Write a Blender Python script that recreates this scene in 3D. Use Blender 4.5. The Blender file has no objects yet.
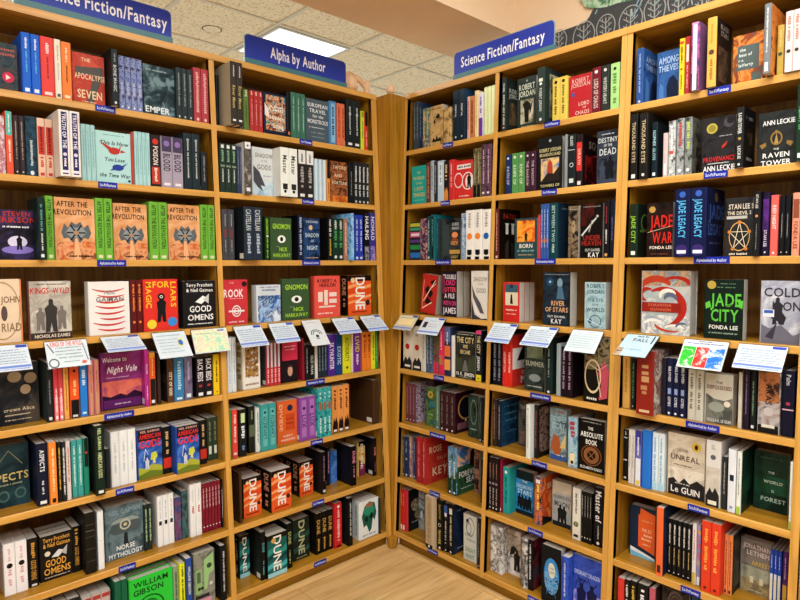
import bpy, math, random
from mathutils import Matrix, Vector
R = math.radians
C = bpy.context.scene.collection
random.seed(7)

# ------------------------------------------------------------ camera
cam_d = bpy.data.cameras.new('camera'); cam = bpy.data.objects.new('camera', cam_d); C.objects.link(cam)
cam_d.sensor_width = 36.0; cam_d.lens = 36.0*592.224/800.0; cam_d.clip_start = 0.02; cam_d.clip_end = 60
cam.matrix_world = Matrix([[0.685726, -0.040598, 0.726726, 2.100847], [0.727845, 0.044473, -0.684298, -1.919569], [-0.004539, 0.998185, 0.060045, 1.393843], [0.0, 0.0, 0.0, 1.0]])
bpy.context.scene.camera = cam
# ------------------------------------------------------------ world, light, exposure
w = bpy.data.worlds.new('world'); bpy.context.scene.world = w; w.use_nodes = True
w.node_tree.nodes['Background'].inputs[0].default_value = (.93, .97, 1.0, 1)
w.node_tree.nodes['Background'].inputs[1].default_value = .5
vs = bpy.context.scene.view_settings
vs.view_transform = 'Standard'; vs.look = 'None'; vs.gamma = 1.0; vs.use_curve_mapping = False
vs.exposure = -0.08
def area_light(x, y, z, sx, sy, power, col=(.92, .98, 1)):
    l = bpy.data.lights.new('ceiling_lamp', 'AREA'); l.shape = 'RECTANGLE'; l.size = sx; l.size_y = sy
    l.energy = power; l.color = col
    o = bpy.data.objects.new('ceiling_lamp', l); C.objects.link(o); o.location = (x, y, z)
    return o
LIGHTS = [(1.65, -.7, 34), (.35, -2.2, 34), (2.5, -1.9, 60), (3.7, -.7, 34), (1.65, -3.6, 40), (3.7, -3.4, 34),
          (-1.64, -1.6, 62), (-1.64, 2.4, 68), (-3.5, .53, 66), (-3.5, 3.6, 66)]
for lx, ly, lp in LIGHTS: area_light(lx, ly, 2.94, .56, 1.16, lp)

# ------------------------------------------------------------ materials
MATS = {}
def lin(h):
    h = h.lstrip('#')
    if len(h) == 3: h = ''.join(c*2 for c in h)
    o = []
    for i in (0, 2, 4):
        c = int(h[i:i+2], 16)/255.0
        o.append(c/12.92 if c <= .04045 else ((c+.055)/1.055)**2.4)
    return (o[0], o[1], o[2], 1)
def newmat(name):
    m = bpy.data.materials.new(name); m.use_nodes = True
    return m, m.node_tree.nodes, m.node_tree.links, m.node_tree.nodes['Principled BSDF']
def ink(col, rough=.42):
    """flat printed colour '#rrggbb', or 'm:#a,#b,#c@scale' for a mottled printed picture"""
    k = (col, rough); dk = lambda c: tuple(max(0, x*1.0-.004) for x in c[:3])+(1,)
    if k in MATS: return MATS[k]
    m, n, l, b = newmat('print ' + col)
    b.inputs['Roughness'].default_value = rough; b.inputs['Specular IOR Level'].default_value = .16
    tc = n.new('ShaderNodeTexCoord'); nz = n.new('ShaderNodeTexNoise'); l.new(tc.outputs['Object'], nz.inputs['Vector'])
    if col.startswith('m:'):
        body, _, sc = col[2:].partition('@'); cs = body.split(',')
        nz.inputs['Scale'].default_value = float(sc or 45); nz.inputs['Detail'].default_value = 5; nz.inputs['Roughness'].default_value = .62; nz.inputs['Distortion'].default_value = .6
        r = n.new('ShaderNodeValToRGB'); l.new(nz.outputs['Fac'], r.inputs[0])
        while len(r.color_ramp.elements) < len(cs): r.color_ramp.elements.new(.5)
        for i, c in enumerate(cs):
            r.color_ramp.elements[i].position = .4 + .2*i/max(1, len(cs)-1); r.color_ramp.elements[i].color = dk(lin(c))
        l.new(r.outputs[0], b.inputs['Base Color'])
    else:
        nz.inputs['Scale'].default_value = 25; nz.inputs['Detail'].default_value = 4
        r = n.new('ShaderNodeValToRGB'); l.new(nz.outputs['Fac'], r.inputs[0]); c = dk(lin(col))
        r.color_ramp.elements[0].position = .3; r.color_ramp.elements[0].color = (c[0]*.93, c[1]*.93, c[2]*.93, 1)
        r.color_ramp.elements[1].position = .7; r.color_ramp.elements[1].color = c
        l.new(r.outputs[0], b.inputs['Base Color'])
    MATS[k] = m; return m
def paper():
    if 'paper' in MATS: return MATS['paper']
    m, n, l, b = newmat('paper edges'); b.inputs['Roughness'].default_value = .8
    tc = n.new('ShaderNodeTexCoord'); mp = n.new('ShaderNodeMapping'); mp.inputs['Scale'].default_value = (900, 6, 6)
    nz = n.new('ShaderNodeTexNoise'); nz.inputs['Scale'].default_value = 1; nz.inputs['Detail'].default_value = 2
    l.new(tc.outputs['Object'], mp.inputs[0]); l.new(mp.outputs[0], nz.inputs['Vector'])
    r = n.new('ShaderNodeValToRGB'); l.new(nz.outputs['Fac'], r.inputs[0])
    r.color_ramp.elements[0].position = .3; r.color_ramp.elements[0].color = lin('#a59d90')
    r.color_ramp.elements[1].position = .7; r.color_ramp.elements[1].color = lin('#d2cbbf')
    l.new(r.outputs[0], b.inputs['Base Color']); MATS['paper'] = m; return m
def wood(name, c1, c2, c3, axis='z', rough=.38):
    m, n, l, b = newmat(name); b.inputs['Roughness'].default_value = rough
    tc = n.new('ShaderNodeTexCoord'); mp = n.new('ShaderNodeMapping')
    s = {'z': (26, 26, 1.3), 'x': (1.3, 26, 26), 'y': (26, 1.3, 26)}[axis]; mp.inputs['Scale'].default_value = s
    nz = n.new('ShaderNodeTexNoise'); nz.inputs['Scale'].default_value = 1.6; nz.inputs['Detail'].default_value = 6; nz.inputs['Distortion'].default_value = .9
    l.new(tc.outputs['Object'], mp.inputs[0]); l.new(mp.outputs[0], nz.inputs['Vector'])
    r = n.new('ShaderNodeValToRGB'); l.new(nz.outputs['Fac'], r.inputs[0]); r.color_ramp.elements.new(.5)
    for e, p, c in zip(r.color_ramp.elements, (.32, .52, .72), (c1, c2, c3)): e.position = p; e.color = lin(c)
    l.new(r.outputs[0], b.inputs['Base Color'])
    bp = n.new('ShaderNodeBump'); bp.inputs['Strength'].default_value = .08; bp.inputs['Distance'].default_value = .002
    l.new(nz.outputs['Fac'], bp.inputs['Height']); l.new(bp.outputs[0], b.inputs['Normal'])
    return m
OAK = ('#8e6112', '#a8741a', '#b88424')
W_UP = wood('oak upright', *OAK, 'z'); W_X = wood('oak shelf x', *OAK, 'x'); W_Y = wood('oak shelf y', *OAK, 'y')
EDGE = ('#bf8a38', '#d19a45', '#dca854')
E_UP = wood('oak edge upright', *EDGE, 'z'); E_X = wood('oak edge x', *EDGE, 'x'); E_Y = wood('oak edge y', *EDGE, 'y')
W_BACK = wood('oak back panel', '#8a5c18', '#b07c26', '#c8923a', 'z', .5)

# ------------------------------------------------------------ mesh helpers
class MB:
    def __init__(s): s.v = []; s.f = []; s.m = []; s.mats = []
    def mi(s, m):
        if m not in s.mats: s.mats.append(m)
        return s.mats.index(m)
    def face(s, pts, m):
        i = len(s.v); s.v += [tuple(p) for p in pts]; s.f.append(list(range(i, i+len(pts)))); s.m.append(s.mi(m))
    def poly(s, verts, faces, m):
        i = len(s.v); s.v += [tuple(p) for p in verts]; k = s.mi(m)
        for f in faces: s.f.append([i+a for a in f]); s.m.append(k)
    def prism(s, outline, z0, z1, m, M=None, top=None):
        """outline: ccw list of (x, y); z0/z1 heights; optional matrix"""
        n = len(outline); vs_ = [Vector((x, y, z0)) for x, y in outline]+[Vector((x, y, z1)) for x, y in outline]
        if M is not None: vs_ = [M @ v for v in vs_]
        fs = [[i, (i+1) % n, n+(i+1) % n, n+i] for i in range(n)]
        s.poly(vs_, fs + [list(range(n))[::-1], list(range(n, 2*n))], m)
    def box(s, x0, y0, z0, x1, y1, z1, m, front=None, ch=0.0):
        """box; front = other material for the -y face; ch = chamfered edges of the vertical prism"""
        if ch:
            o = [(x0+ch, y0), (x1-ch, y0), (x1, y0+ch), (x1, y1-ch), (x1-ch, y1), (x0+ch, y1), (x0, y1-ch), (x0, y0+ch)]
            s.prism(o, z0, z1, m)
        else:
            s.prism([(x0, y0), (x1, y0), (x1, y1), (x0, y1)], z0, z1, m)
            if front: s.m[-6] = s.mi(front)
    def hexa(s, pts, m, mats=None):
        """8 points: bottom ccw 4, top ccw 4"""
        fs = [[3, 2, 1, 0], [4, 5, 6, 7], [0, 1, 5, 4], [1, 2, 6, 5], [2, 3, 7, 6], [3, 0, 4, 7]]
        s.poly(pts, fs, m)
    def tube(s, pts, rads, m, seg=12, M=None):
        """lathe-like tube along z through (x, y, z) points"""
        rings = []
        for (x, y, z), r in zip(pts, rads):
            rings += [Vector((x+r*math.cos(2*math.pi*k/seg), y+r*math.sin(2*math.pi*k/seg), z)) for k in range(seg)]
        if M is not None: rings = [M @ v for v in rings]
        fs = []
        for i in range(len(pts)-1):
            for k in range(seg):
                a = i*seg+k; b = i*seg+(k+1) % seg
                fs.append([a, b, b+seg, a+seg])
        fs.append(list(range(seg))[::-1]); fs.append([(len(pts)-1)*seg+k for k in range(seg)])
        s.poly(rings, fs, m)
    def merge(s, o, M):
        i = len(s.v); s.v += [tuple(M @ Vector(p)) for p in o.v]; mi = [s.mi(m) for m in o.mats]
        s.f += [[i+a for a in f] for f in o.f]; s.m += [mi[k] for k in o.m]
    def build(s, name, parent=None, M=None, data=False):
        me = bpy.data.meshes.new(name); me.from_pydata(s.v, [], s.f)
        for m in s.mats: me.materials.append(m)
        me.polygons.foreach_set('material_index', s.m); me.update()
        if M is not None: me.transform(M)
        o = bpy.data.objects.new(name, me); C.objects.link(o)
        if parent: o.parent = parent
        return o
def tag(o, label, cat, group=None):
    o['label'] = label; o['category'] = cat
    if group: o['group'] = group
    return o
def struct(o): o['kind'] = 'structure'; return o
def empty(name, M):
    o = bpy.data.objects.new(name, None); o.empty_display_size = .03; C.objects.link(o); o.matrix_world = M; return o

# ------------------------------------------------------------ lettering: glyph outlines from the built-in font, cached once
GLYPH = {}
def load_glyphs(chars):
    tmp = []
    for c in chars:
        cu = bpy.data.curves.new('g', 'FONT'); cu.body = c; cu.size = 1; cu.resolution_u = 2; cu.offset = .018
        o = bpy.data.objects.new('g', cu); C.objects.link(o); tmp.append((c, o, cu))
    bpy.context.view_layer.update()
    dg = bpy.context.evaluated_depsgraph_get()
    for c, o, cu in tmp:
        e = o.evaluated_get(dg); me = e.to_mesh()
        vs_ = [(v.co.x, v.co.y) for v in me.vertices]; fs = [list(p.vertices) for p in me.polygons]
        e.to_mesh_clear()
        x0 = min(v[0] for v in vs_); x1 = max(v[0] for v in vs_)
        GLYPH[c] = ([(x-x0, y) for x, y in vs_], fs, x1-x0)
    for c, o, cu in tmp: bpy.data.objects.remove(o); bpy.data.curves.remove(cu)
    H = max(y for x, y in GLYPH['H'][0])
    for c in list(GLYPH):
        v, f, wd = GLYPH[c]; GLYPH[c] = ([(x/H, y/H) for x, y in v], f, wd/H)
def layout(text, gap=.13):
    """flat glyph geometry with cap height 1, starting at x = 0; returns verts, faces, width"""
    V, Fc, x = [], [], 0
    for c in text:
        if c == ' ': x += .42; continue
        g = GLYPH.get(c)
        if not g: continue
        i = len(V); V += [(x+a, b) for a, b in g[0]]; Fc += [[i+k for k in f] for f in g[1]]; x += g[2]+gap
    return V, Fc, max(x-gap, .01)

# ------------------------------------------------------------ printed faces
class Face:
    """a flat printed face: origin o, unit axes u (right), v (up), n (out), size W x H in metres"""
    def __init__(s, mb, o, u, v, n, W, H):
        s.mb = mb; s.o = Vector(o); s.u = Vector(u); s.v = Vector(v); s.n = Vector(n); s.W = W; s.H = H; s.k = 0
    def P(s, x, y): return s.o + s.u*x + s.v*y + s.n*(.00035+.00012*s.k)
    def flat(s, pts, col): s.mb.face([s.P(x, y) for x, y in pts], ink(col)); 
    def rect(s, x0, y0, x1, y1, col): s.flat([(x0, y0), (x1, y0), (x1, y1), (x0, y1)], col)
    def text(s, t, cx, cy, size, col, maxw, vert=False, shear=0.0):
        V, Fc, wd = layout(t); sx = size
        if wd*size > maxw: sx = maxw/wd
        if vert: sx = min(sx, size*1.15)
        out = []
        for a, b in V:
            x = (a-wd/2)*sx + shear*b*size; y = (b-.5)*size
            if vert: x, y = y, -x
            out.append(s.P(cx+x, cy+y))
        s.mb.poly(out, Fc, ink(col))
    def dashes(s, cx, cy, length, size, col, vert=False, seed=0):
        rd = random.Random(seed); x = -length/2
        while x < length/2 - size*.4:
            wd = size*rd.uniform(.35, .62); b = rd.uniform(0, .25)*size; t = size*rd.uniform(.75, 1)
            if rd.random() < .16: x += size*.5; continue
            a0, a1 = x, min(x+wd, length/2)
            pts = [(a0, b-size/2), (a1, b-size/2), (a1, t-size/2), (a0, t-size/2)]
            if vert: pts = [(y, -x_) for x_, y in pts][::1]
            s.mb.face([s.P(cx+p, cy+q) for p, q in pts], ink(col)); x += wd + size*.16
    def ell(s, cx, cy, rx, ry, col, hole=0.0, seg=20):
        c = [(math.cos(2*math.pi*i/seg), math.sin(2*math.pi*i/seg)) for i in range(seg)]
        if not hole: s.flat([(cx+rx*a, cy+ry*b) for a, b in c], col); return
        V = [s.P(cx+rx*a, cy+ry*b) for a, b in c]+[s.P(cx+rx*a*hole, cy+ry*b*hole) for a, b in c]
        s.mb.poly(V, [[i, (i+1) % seg, seg+(i+1) % seg, seg+i] for i in range(seg)], ink(col))
    def spine(s, deco):
        W, H = s.W, s.H
        for i, it in enumerate(x for x in deco.split(';') if x):
            s.k += 1; a = it.split('~'); k = a[0]; g = lambda j, d: float(a[j]) if len(a) > j and a[j] != '' else d
            if k == 't':      # t~text~col~y0~y1~size
                y0, y1 = g(3, .15), g(4, .85); s.text(a[1], W/2, (y0+y1)/2*H, g(5, .5)*W, a[2], (y1-y0)*H, True)
            elif k == 'd':    # d~col~y0~y1~size
                y0, y1 = g(2, .2), g(3, .8); s.dashes(W/2, (y0+y1)/2*H, (y1-y0)*H, g(4, .4)*W, a[1], True, i+len(deco))
            elif k == 'b': s.rect(0, g(2, 0)*H, W, g(3, 1)*H, a[1])
            elif k == 'e': s.ell(W/2, g(2, .5)*H, g(3, .35)*W, g(3, .35)*W, a[1])
            elif k == 'q': s.rect(W*.18, g(2, 0)*H, W*.82, g(3, 1)*H, a[1])
            elif k == 'p': s.ell(W/2, .05*H, .2*W, .26*W, a[1])
            elif k == 'g':    # silhouettes rising from the bottom
                s.flat([(0, 0), (W, 0), (W, g(2, .2)*H*.6), (W*.7, g(2, .2)*H), (W*.5, g(2, .2)*H*.7), (W*.3, g(2, .2)*H*.95), (0, g(2, .2)*H*.5)], a[1])
    def cover(s, deco):
        W, H = s.W, s.H
        for i, it in enumerate(x for x in deco.split(';') if x):
            s.k += 1; a = it.split('~'); k = a[0]; g = lambda j, d: float(a[j]) if len(a) > j and a[j] != '' else d
            if k in 'ti' :     # t~text~col~cx~cy~capheight~maxwidth  (i = slanted)
                s.text(a[1], g(3, .5)*W, g(4, .8)*H, g(5, .08)*H, a[2], g(6, .88)*W, False, .22 if k == 'i' else 0)
            elif k == 'T':     # vertical text: T~text~col~cx~y0~y1~size(of W)
                y0, y1 = g(4, .1), g(5, .9); V, Fc, wd = layout(a[1]); L_ = (y1-y0)*H; sz = g(6, .2)*W; cx = g(3, .5)*W; cy = (y0+y1)/2*H
                s.mb.poly([s.P(cx+(b-.5)*sz, cy-(x-wd/2)*L_/wd) for x, b in V], Fc, ink(a[2]))
            elif k == 'h': s.dashes(g(2, .5)*W, g(3, .5)*H, g(4, .7)*W, g(5, .03)*H, a[1], False, i+len(deco))
            elif k == 'b': s.rect(g(2, 0)*W, g(3, 0)*H, g(4, 1)*W, g(5, 1)*H, a[1])
            elif k == 'e': s.ell(g(2, .5)*W, g(3, .5)*H, g(4, .2)*W, g(5, g(4, .2)*W/H)*H, a[1])
            elif k == 'o': s.ell(g(2, .5)*W, g(3, .5)*H, g(4, .2)*W, g(5, g(4, .2)*W/H)*H, a[1], g(6, .8), 28)
            elif k == 'g': q = [float(z) for z in a[2].split(',')]; s.flat([(q[j]*W, q[j+1]*H) for j in range(0, len(q), 2)], a[1])
            elif k == 'l':     # line l~col~x0~y0~x1~y1~thick(of W)
                p = Vector((g(2, 0)*W, g(3, 0)*H)); q = Vector((g(4, 1)*W, g(5, 1)*H)); d = (q-p).normalized()*g(6, .03)*W*.5; n_ = Vector((-d.y, d.x))
                s.flat([p-n_, q-n_, q+n_, p+n_], a[1])
            elif k == 'a':     # arc a~col~cx~cy~r(of W)~deg0~deg1~thick(of W)~squash
                cx, cy, rr, a0, a1, th, sq = g(2, .5)*W, g(3, .5)*H, g(4, .3)*W, g(5, 0), g(6, 180), g(7, .06)*W, g(8, 1); nn = 18
                V = []
                for q in range(nn+1):
                    an = math.radians(a0+(a1-a0)*q/nn); tt = th*.5*math.sin(math.pi*min(1, max(.06, q/nn)))**.5 if 0 < q < nn else th*.12
                    V += [s.P(min(max(cx+r_*math.cos(an), 0), W), min(max(cy+r_*math.sin(an)*sq, 0), H)) for r_ in (rr-tt, rr+tt)]
                s.mb.poly(V, [[2*q, 2*q+1, 2*q+3, 2*q+2] for q in range(nn)], ink(a[1]))
            elif k == 'F':     # standing figure in silhouette
                cx, by, hh = g(2, .5)*W, g(3, .1)*H, g(4, .4)*H
                s.flat([(cx+x*hh, by+y*hh) for x, y in ((-.16, 0), (-.04, .02), (0, .3), (.04, .02), (.16, 0), (.14, .45), (.17, .72), (.06, .83), (.06, .96), (0, 1), (-.06, .96), (-.06, .83), (-.17, .72), (-.14, .45))], a[1])

# ------------------------------------------------------------ books
def book_mesh(kind, t, wd, h, hard, sp, cv, bk, sdeco, cdeco):
    """S: spine towards -y, front cover at x = t.  F: same book turned so that the front cover is towards -y."""
    mb = MB(); pg = MB(); c = .0022 if hard else .0008; e = .003 if hard else .0006
    rr = min(t*.22, .0035)
    spm, cvm, bkm = ink(sp), ink(cv), ink(bk)
    # spine slab with rounded shoulders, then the two boards
    o = [(0, rr), (rr*.3, rr*.3), (rr, 0), (t-rr, 0), (t-rr*.3, rr*.3), (t, rr), (t, rr+.0012), (0, rr+.0012)]
    mb.prism(o, 0, h, spm)
    mb.box(0, rr+.0012, 0, c, wd, h, bkm); mb.box(t-c, rr+.0012, 0, t, wd, h, cvm)
    pg.box(c+.0002, rr+.002, e, t-c-.0002, wd-e, h-e, paper())
    f = Face(mb, (rr*.7, 0, 0), (1, 0, 0), (0, 0, 1), (0, -1, 0), t-rr*1.4, h); f.spine(sdeco)
    f = Face(mb, (t, rr+.0012, 0), (0, 1, 0), (0, 0, 1), (1, 0, 0), wd-rr-.0012, h); f.cover(cdeco)
    if kind == 'S':
        f = Face(mb, (0, wd, 0), (0, -1, 0), (0, 0, 1), (-1, 0, 0), wd, h)
        if (int(t*1e5)+int(h*1e5)) % 3 == 0: f.cover('b~#dcdad2~.72~.03~.94~.13')
        f.k = 2; f.cover('h~#9a958a~.5~.6~.7~.02;h~#9a958a~.5~.54~.66~.02;h~#9a958a~.5~.48~.7~.02' if (int(h*1e5)) % 2 else '')
    M = None
    if kind == 'F': M = Matrix.Translation((0, t, 0)) @ Matrix.Rotation(-math.pi/2, 4, 'Z')
    return mb, pg, M
REST = MB()      # the smallest books in view, beyond the first three hundred
RAKE = 0.04429; Z0 = 0.035
LEV = [2.185, 1.9387, 1.6794, 1.4133, 1.1554, 0.8879, 0.6231, 0.3532, 0.085]          # upper faces of the shelves, LEV[0] = underside of the top board
def front(z): return RAKE*(z+Z0)
def place(side, pos, z, sb, roll=0):
    """local frame on a shelf: x to the right seen from the room, y into the case"""
    d = front(z)+sb
    if side == 'L': M = Matrix.Translation((-d, pos, z)) @ Matrix.Rotation(math.pi/2, 4, 'Z')
    else: M = Matrix.Translation((pos, d, z))
    if roll: M = M @ Matrix.Translation((0, 0, .105*math.sin(R(roll))))
    return M @ Matrix.Rotation(R(roll), 4, 'Y')
BAYN = {'L1': 'far left bay', 'L2': 'left corner bay', 'R1': 'right corner bay', 'R2': 'middle right bay', 'R3': 'far right bay'}
ORD = ['', 'top', 'second', 'third', 'fourth', 'fifth', 'sixth', 'seventh', 'bottom']
NUM = ['', 'only', 'two', 'three', 'four', 'five', 'six']
ORDN = ['first', 'second', 'third', 'fourth', 'fifth', 'sixth']
def book(bay, row, kind, poss, t, wd, h, sb, roll, hard, sp, cv, bk, sdeco, cdeco, desc, group=None):
    side = bay[0]; z = LEV[row]
    mb, pg, M = book_mesh(kind, t, wd, h, hard, sp, cv, bk, sdeco, cdeco)
    n = len(poss); src = None
    where = ORD[row]+' shelf, '+BAYN[bay]
    for i, (p, off, single) in enumerate(poss):
        W = place(side, p, z+.0004, sb+off, roll)
        if not single:
            for q in (mb, pg): REST.merge(q, W @ M if M is not None else W)
            continue
        if src is None:
            r = root = empty('book', W); src = (mb.build('cover', root, M), pg.build('page_block', root, M))
        else:
            r = root.copy(); C.objects.link(r); r.matrix_world = W
            for ch in src:
                c = ch.copy(); C.objects.link(c); c.parent = r
        if n == 1 or (poss[1][1] != poss[0][1] and not any(q[2] for q in poss[1:])): lb = desc+', '+where
        elif poss[1][1] != poss[0][1]: lb = desc+', '+('front copy' if i == 0 else ['', 'second', 'third'][i]+' copy back')+', '+where
        else: lb = desc+', '+('leftmost' if i == 0 else 'rightmost' if i == n-1 else ORDN[i])+' of '+NUM[n]+', '+where
        r['label'] = lb; r['category'] = 'book'; r['group'] = 'books on the '+ORD[row]+' shelf of the '+BAYN[bay]
load_glyphs("ABCDEFGHIJKLMNOPQRSTUVWXYZabcdefghijklmnopqrstuvwxyz&'./0123456789-!")
# ------------------------------------------------------------ room
def floor_mat():
    m, n, l, b = newmat('plank floor'); b.inputs['Roughness'].default_value = .35
    tc = n.new('ShaderNodeTexCoord'); mp = n.new('ShaderNodeMapping'); mp.inputs['Rotation'].default_value = (0, 0, math.pi/2)
    br = n.new('ShaderNodeTexBrick'); br.inputs['Scale'].default_value = 1; br.inputs['Brick Width'].default_value = 1.1; br.inputs['Row Height'].default_value = .14
    br.inputs['Mortar Size'].default_value = .0015; br.inputs['Color1'].default_value = lin('#d2aa70'); br.inputs['Color2'].default_value = lin('#e0bb80'); br.inputs['Mortar'].default_value = lin('#a98453')
    l.new(tc.outputs['Object'], mp.inputs[0]); l.new(mp.outputs[0], br.inputs['Vector'])
    mp2 = n.new('ShaderNodeMapping'); mp2.inputs['Scale'].default_value = (14, 1.3, 1); nz = n.new('ShaderNodeTexNoise'); nz.inputs['Scale'].default_value = 2.2; nz.inputs['Detail'].default_value = 6; nz.inputs['Distortion'].default_value = 1
    l.new(tc.outputs['Object'], mp2.inputs[0]); l.new(mp2.outputs[0], nz.inputs['Vector'])
    r = n.new('ShaderNodeValToRGB'); r.color_ramp.elements[0].position = .35; r.color_ramp.elements[0].color = (.72, .64, .52, 1); r.color_ramp.elements[1].position = .6; r.color_ramp.elements[1].color = (1, 1, 1, 1)
    l.new(nz.outputs['Fac'], r.inputs[0])
    mx = n.new('ShaderNodeMix'); mx.data_type = 'RGBA'; mx.blend_type = 'MULTIPLY'; mx.inputs[0].default_value = .8
    l.new(br.outputs[0], mx.inputs[6]); l.new(r.outputs[0], mx.inputs[7]); l.new(mx.outputs[2], b.inputs['Base Color']); return m
def tile_mat():
    m, n, l, b = newmat('acoustic tile'); b.inputs['Roughness'].default_value = .9
    tc = n.new('ShaderNodeTexCoord'); vo = n.new('ShaderNodeTexNoise'); vo.inputs['Scale'].default_value = 70; vo.inputs['Detail'].default_value = 3; vo.inputs['Roughness'].default_value = .7
    l.new(tc.outputs['Object'], vo.inputs['Vector']); r = n.new('ShaderNodeValToRGB'); l.new(vo.outputs['Fac'], r.inputs[0])
    r.color_ramp.elements[0].position = .37; r.color_ramp.elements[0].color = lin('#cdb48c'); r.color_ramp.elements[1].position = .47; r.color_ramp.elements[1].color = lin('#ffefd2')
    l.new(r.outputs[0], b.inputs['Base Color']); return m
def plain(name, col, rough=.6):
    m, n, l, b = newmat(name); b.inputs['Roughness'].default_value = rough
    tc = n.new('ShaderNodeTexCoord'); nz = n.new('ShaderNodeTexNoise'); nz.inputs['Scale'].default_value = 6; nz.inputs['Detail'].default_value = 5
    l.new(tc.outputs['Object'], nz.inputs['Vector']); r = n.new('ShaderNodeValToRGB'); l.new(nz.outputs['Fac'], r.inputs[0]); c = lin(col)
    r.color_ramp.elements[0].color = (c[0]*.92, c[1]*.92, c[2]*.92, 1); r.color_ramp.elements[1].color = c
    l.new(r.outputs[0], b.inputs['Base Color']); return m
m = MB(); m.box(-.4, -5.5, -.05, 5, .5, 0, floor_mat()); struct(m.build('floor'))
m = MB(); m.box(-7, -5.5, -.05, -.401, 7, 0, plain('grey bounce floor', '#c4beb0', .95)); m.box(-.4, .501, -.05, 5, 7, 0, plain('grey bounce floor', '#c4beb0', .95)); struct(m.build('floor'))  # unseen floor behind the cases, grey invented to bounce neutral light onto the ceiling
CZ = 3.0-Z0; BZ = 2.5-Z0          # ceiling and underside of the bulkhead
m = MB(); m.box(-7, -5.5, CZ, 5, 7, CZ+.05, tile_mat()); struct(m.build('ceiling'))
grid_m = plain('ceiling grid', '#e6dcc8', .5)
g = MB()
for i in range(-9, 10):
    x = -1.32+.62*i
    if -7 < x < 5: g.box(x-.012, -5.5, CZ-.008, x+.012, 7, CZ-.0005, grid_m)
for i in range(-9, 11):
    y = .22+.62*i
    if -5.4 < y < 7: g.box(-7, y-.012, CZ-.009, 5, y+.012, CZ-.0005, grid_m)
struct(g.build('trim_1'))
peach = plain('peach wall paint', '#fbdcb6'); soff = plain('shaded bulkhead paint', '#efca9e')  # bulkhead darker than the wall: weaker light on its underside put into the colour
m = MB(); m.box(.4, .42, 0, 5, .6, CZ, peach); struct(m.build('wall_right'))
m = MB(); m.box(0, -5, BZ, .4, .6, CZ-.01, soff); m.box(.3995, -5, BZ, .401, .42, CZ-.01, peach); struct(m.build('wall_bulkhead'))
# lit ceiling panels
def lit():
    m, n, l, b = newmat('light diffuser'); b.inputs['Base Color'].default_value = (.9, .9, .9, 1); b.inputs['Emission Color'].default_value = (.95, .98, 1, 1); b.inputs['Emission Strength'].default_value = 3.0; return m
LIT = lit(); WHITE = plain('white enamel', '#e8e8e4', .4)
def ceiling_light(x0, y0, x1, y1, label):
    o = empty('ceiling_light', Matrix.Translation(((x0+x1)/2, (y0+y1)/2, CZ))); a = (x1-x0)/2; b = (y1-y0)/2
    f = MB()
    for q in ((-a, -b, a, -b+.02), (-a, b-.02, a, b), (-a, -b+.02, -a+.02, b-.02), (a-.02, -b+.02, a, b-.02)): f.box(q[0], q[1], -.014, q[2], q[3], -.001, WHITE)
    f.build('frame', o); d = MB(); d.box(-a+.021, -b+.021, -.012, a-.021, b-.021, -.002, LIT); d.build('diffuser', o)
    tag(o, label, 'ceiling light', 'ceiling lights')
ceiling_light(-1.93, .24, -1.34, .83, 'square lit ceiling panel behind the Alpha by Author sign')
m = MB(); seg = 16
m.tube([(0, 0, -.004), (0, 0, 0)], [.056, .06], tile_mat(), 24); m.tube([(0, 0, -.0015), (0, 0, 0)], [.066, .066], plain('dark rim', '#6a4f30'), 24)
sp_ = m.build('ceiling_speaker'); sp_.location = (-1.70, -.05, CZ-.0005); tag(sp_, 'round tan disc set in the ceiling tile above the left signs', 'ceiling vent')

# mural on the wall above the right bookcase
mural = MB(); MW, MH = 3.2, .62
fm = Face(mural, (0, 0, 0), (1, 0, 0), (0, 0, 1), (0, -1, 0), MW, MH)
MX, MZ = 0.632, 2.333
DARK = '#4c4d4e'
pts = [(-0.0121, -0.35), (3.2, -0.35), (3.2, 0.55), (0.2555, 0.55), (0.1955, 0.1419), (0.1757, 0.1137), (0.1625, 0.0934), (0.1421, 0.0748), (0.0642, 0.0724), (0.0028, 0.0707), (-0.0121, 0.062)]
mural.prism(pts, 0, .006, ink(DARK, .8), Matrix(((1, 0, 0, 0), (0, 0, -1, 0), (0, 1, 0, 0), (0, 0, 0, 1))))
fm.o = Vector((0, -.006, 0))
def chalk(x0, y0, x1, y1, th, col='#a9aaa5'):
    fm.cover('l~%s~%f~%f~%f~%f~%f' % (col, x0/MW, y0/MH, x1/MW, y1/MH, th)); fm.k = 1
def mural_tree(cx, ty, wdt):
    seg = 14; hgt = wdt*2.3; cy = ty-hgt*.55; P_ = []
    for i in range(seg+1):
        a = -.5+(math.pi+1)*i/seg; P_.append((cx+wdt*math.cos(a)*(1 if math.sin(a) > 0 else .95), cy+(hgt*.55 if math.sin(a) > 0 else hgt*.7)*math.sin(a)))
    for p, q in zip(P_, P_[1:]): chalk(*p, *q, .0013)
    chalk(cx, cy-hgt, cx, cy+hgt*.42, .0016)
    for q in (-.55, -.3, -.05, .18):
        for sg in (-1, 1): chalk(cx, cy+hgt*q, cx+sg*wdt*.62, cy+hgt*(q+.2), .0011); chalk(cx+sg*wdt*.32, cy+hgt*(q+.1), cx+sg*wdt*.36, cy+hgt*(q+.24), .0009)
for cx, ty, wdt in [(0.0177, 0.0793, 0.0393), (0.1374, 0.0803, 0.0504), (0.2363, 0.0792, 0.0412), (0.342, 0.0821, 0.0487), (0.4372, 0.088, 0.0421), (0.5269, 0.0954, 0.0398), (0.6118, 0.0952, 0.041), (0.6951, 0.1008, 0.0388), (0.7799, 0.1105, 0.0396)]: mural_tree(cx, ty, wdt)
fm.k = 3
rd = random.Random(3)
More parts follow.
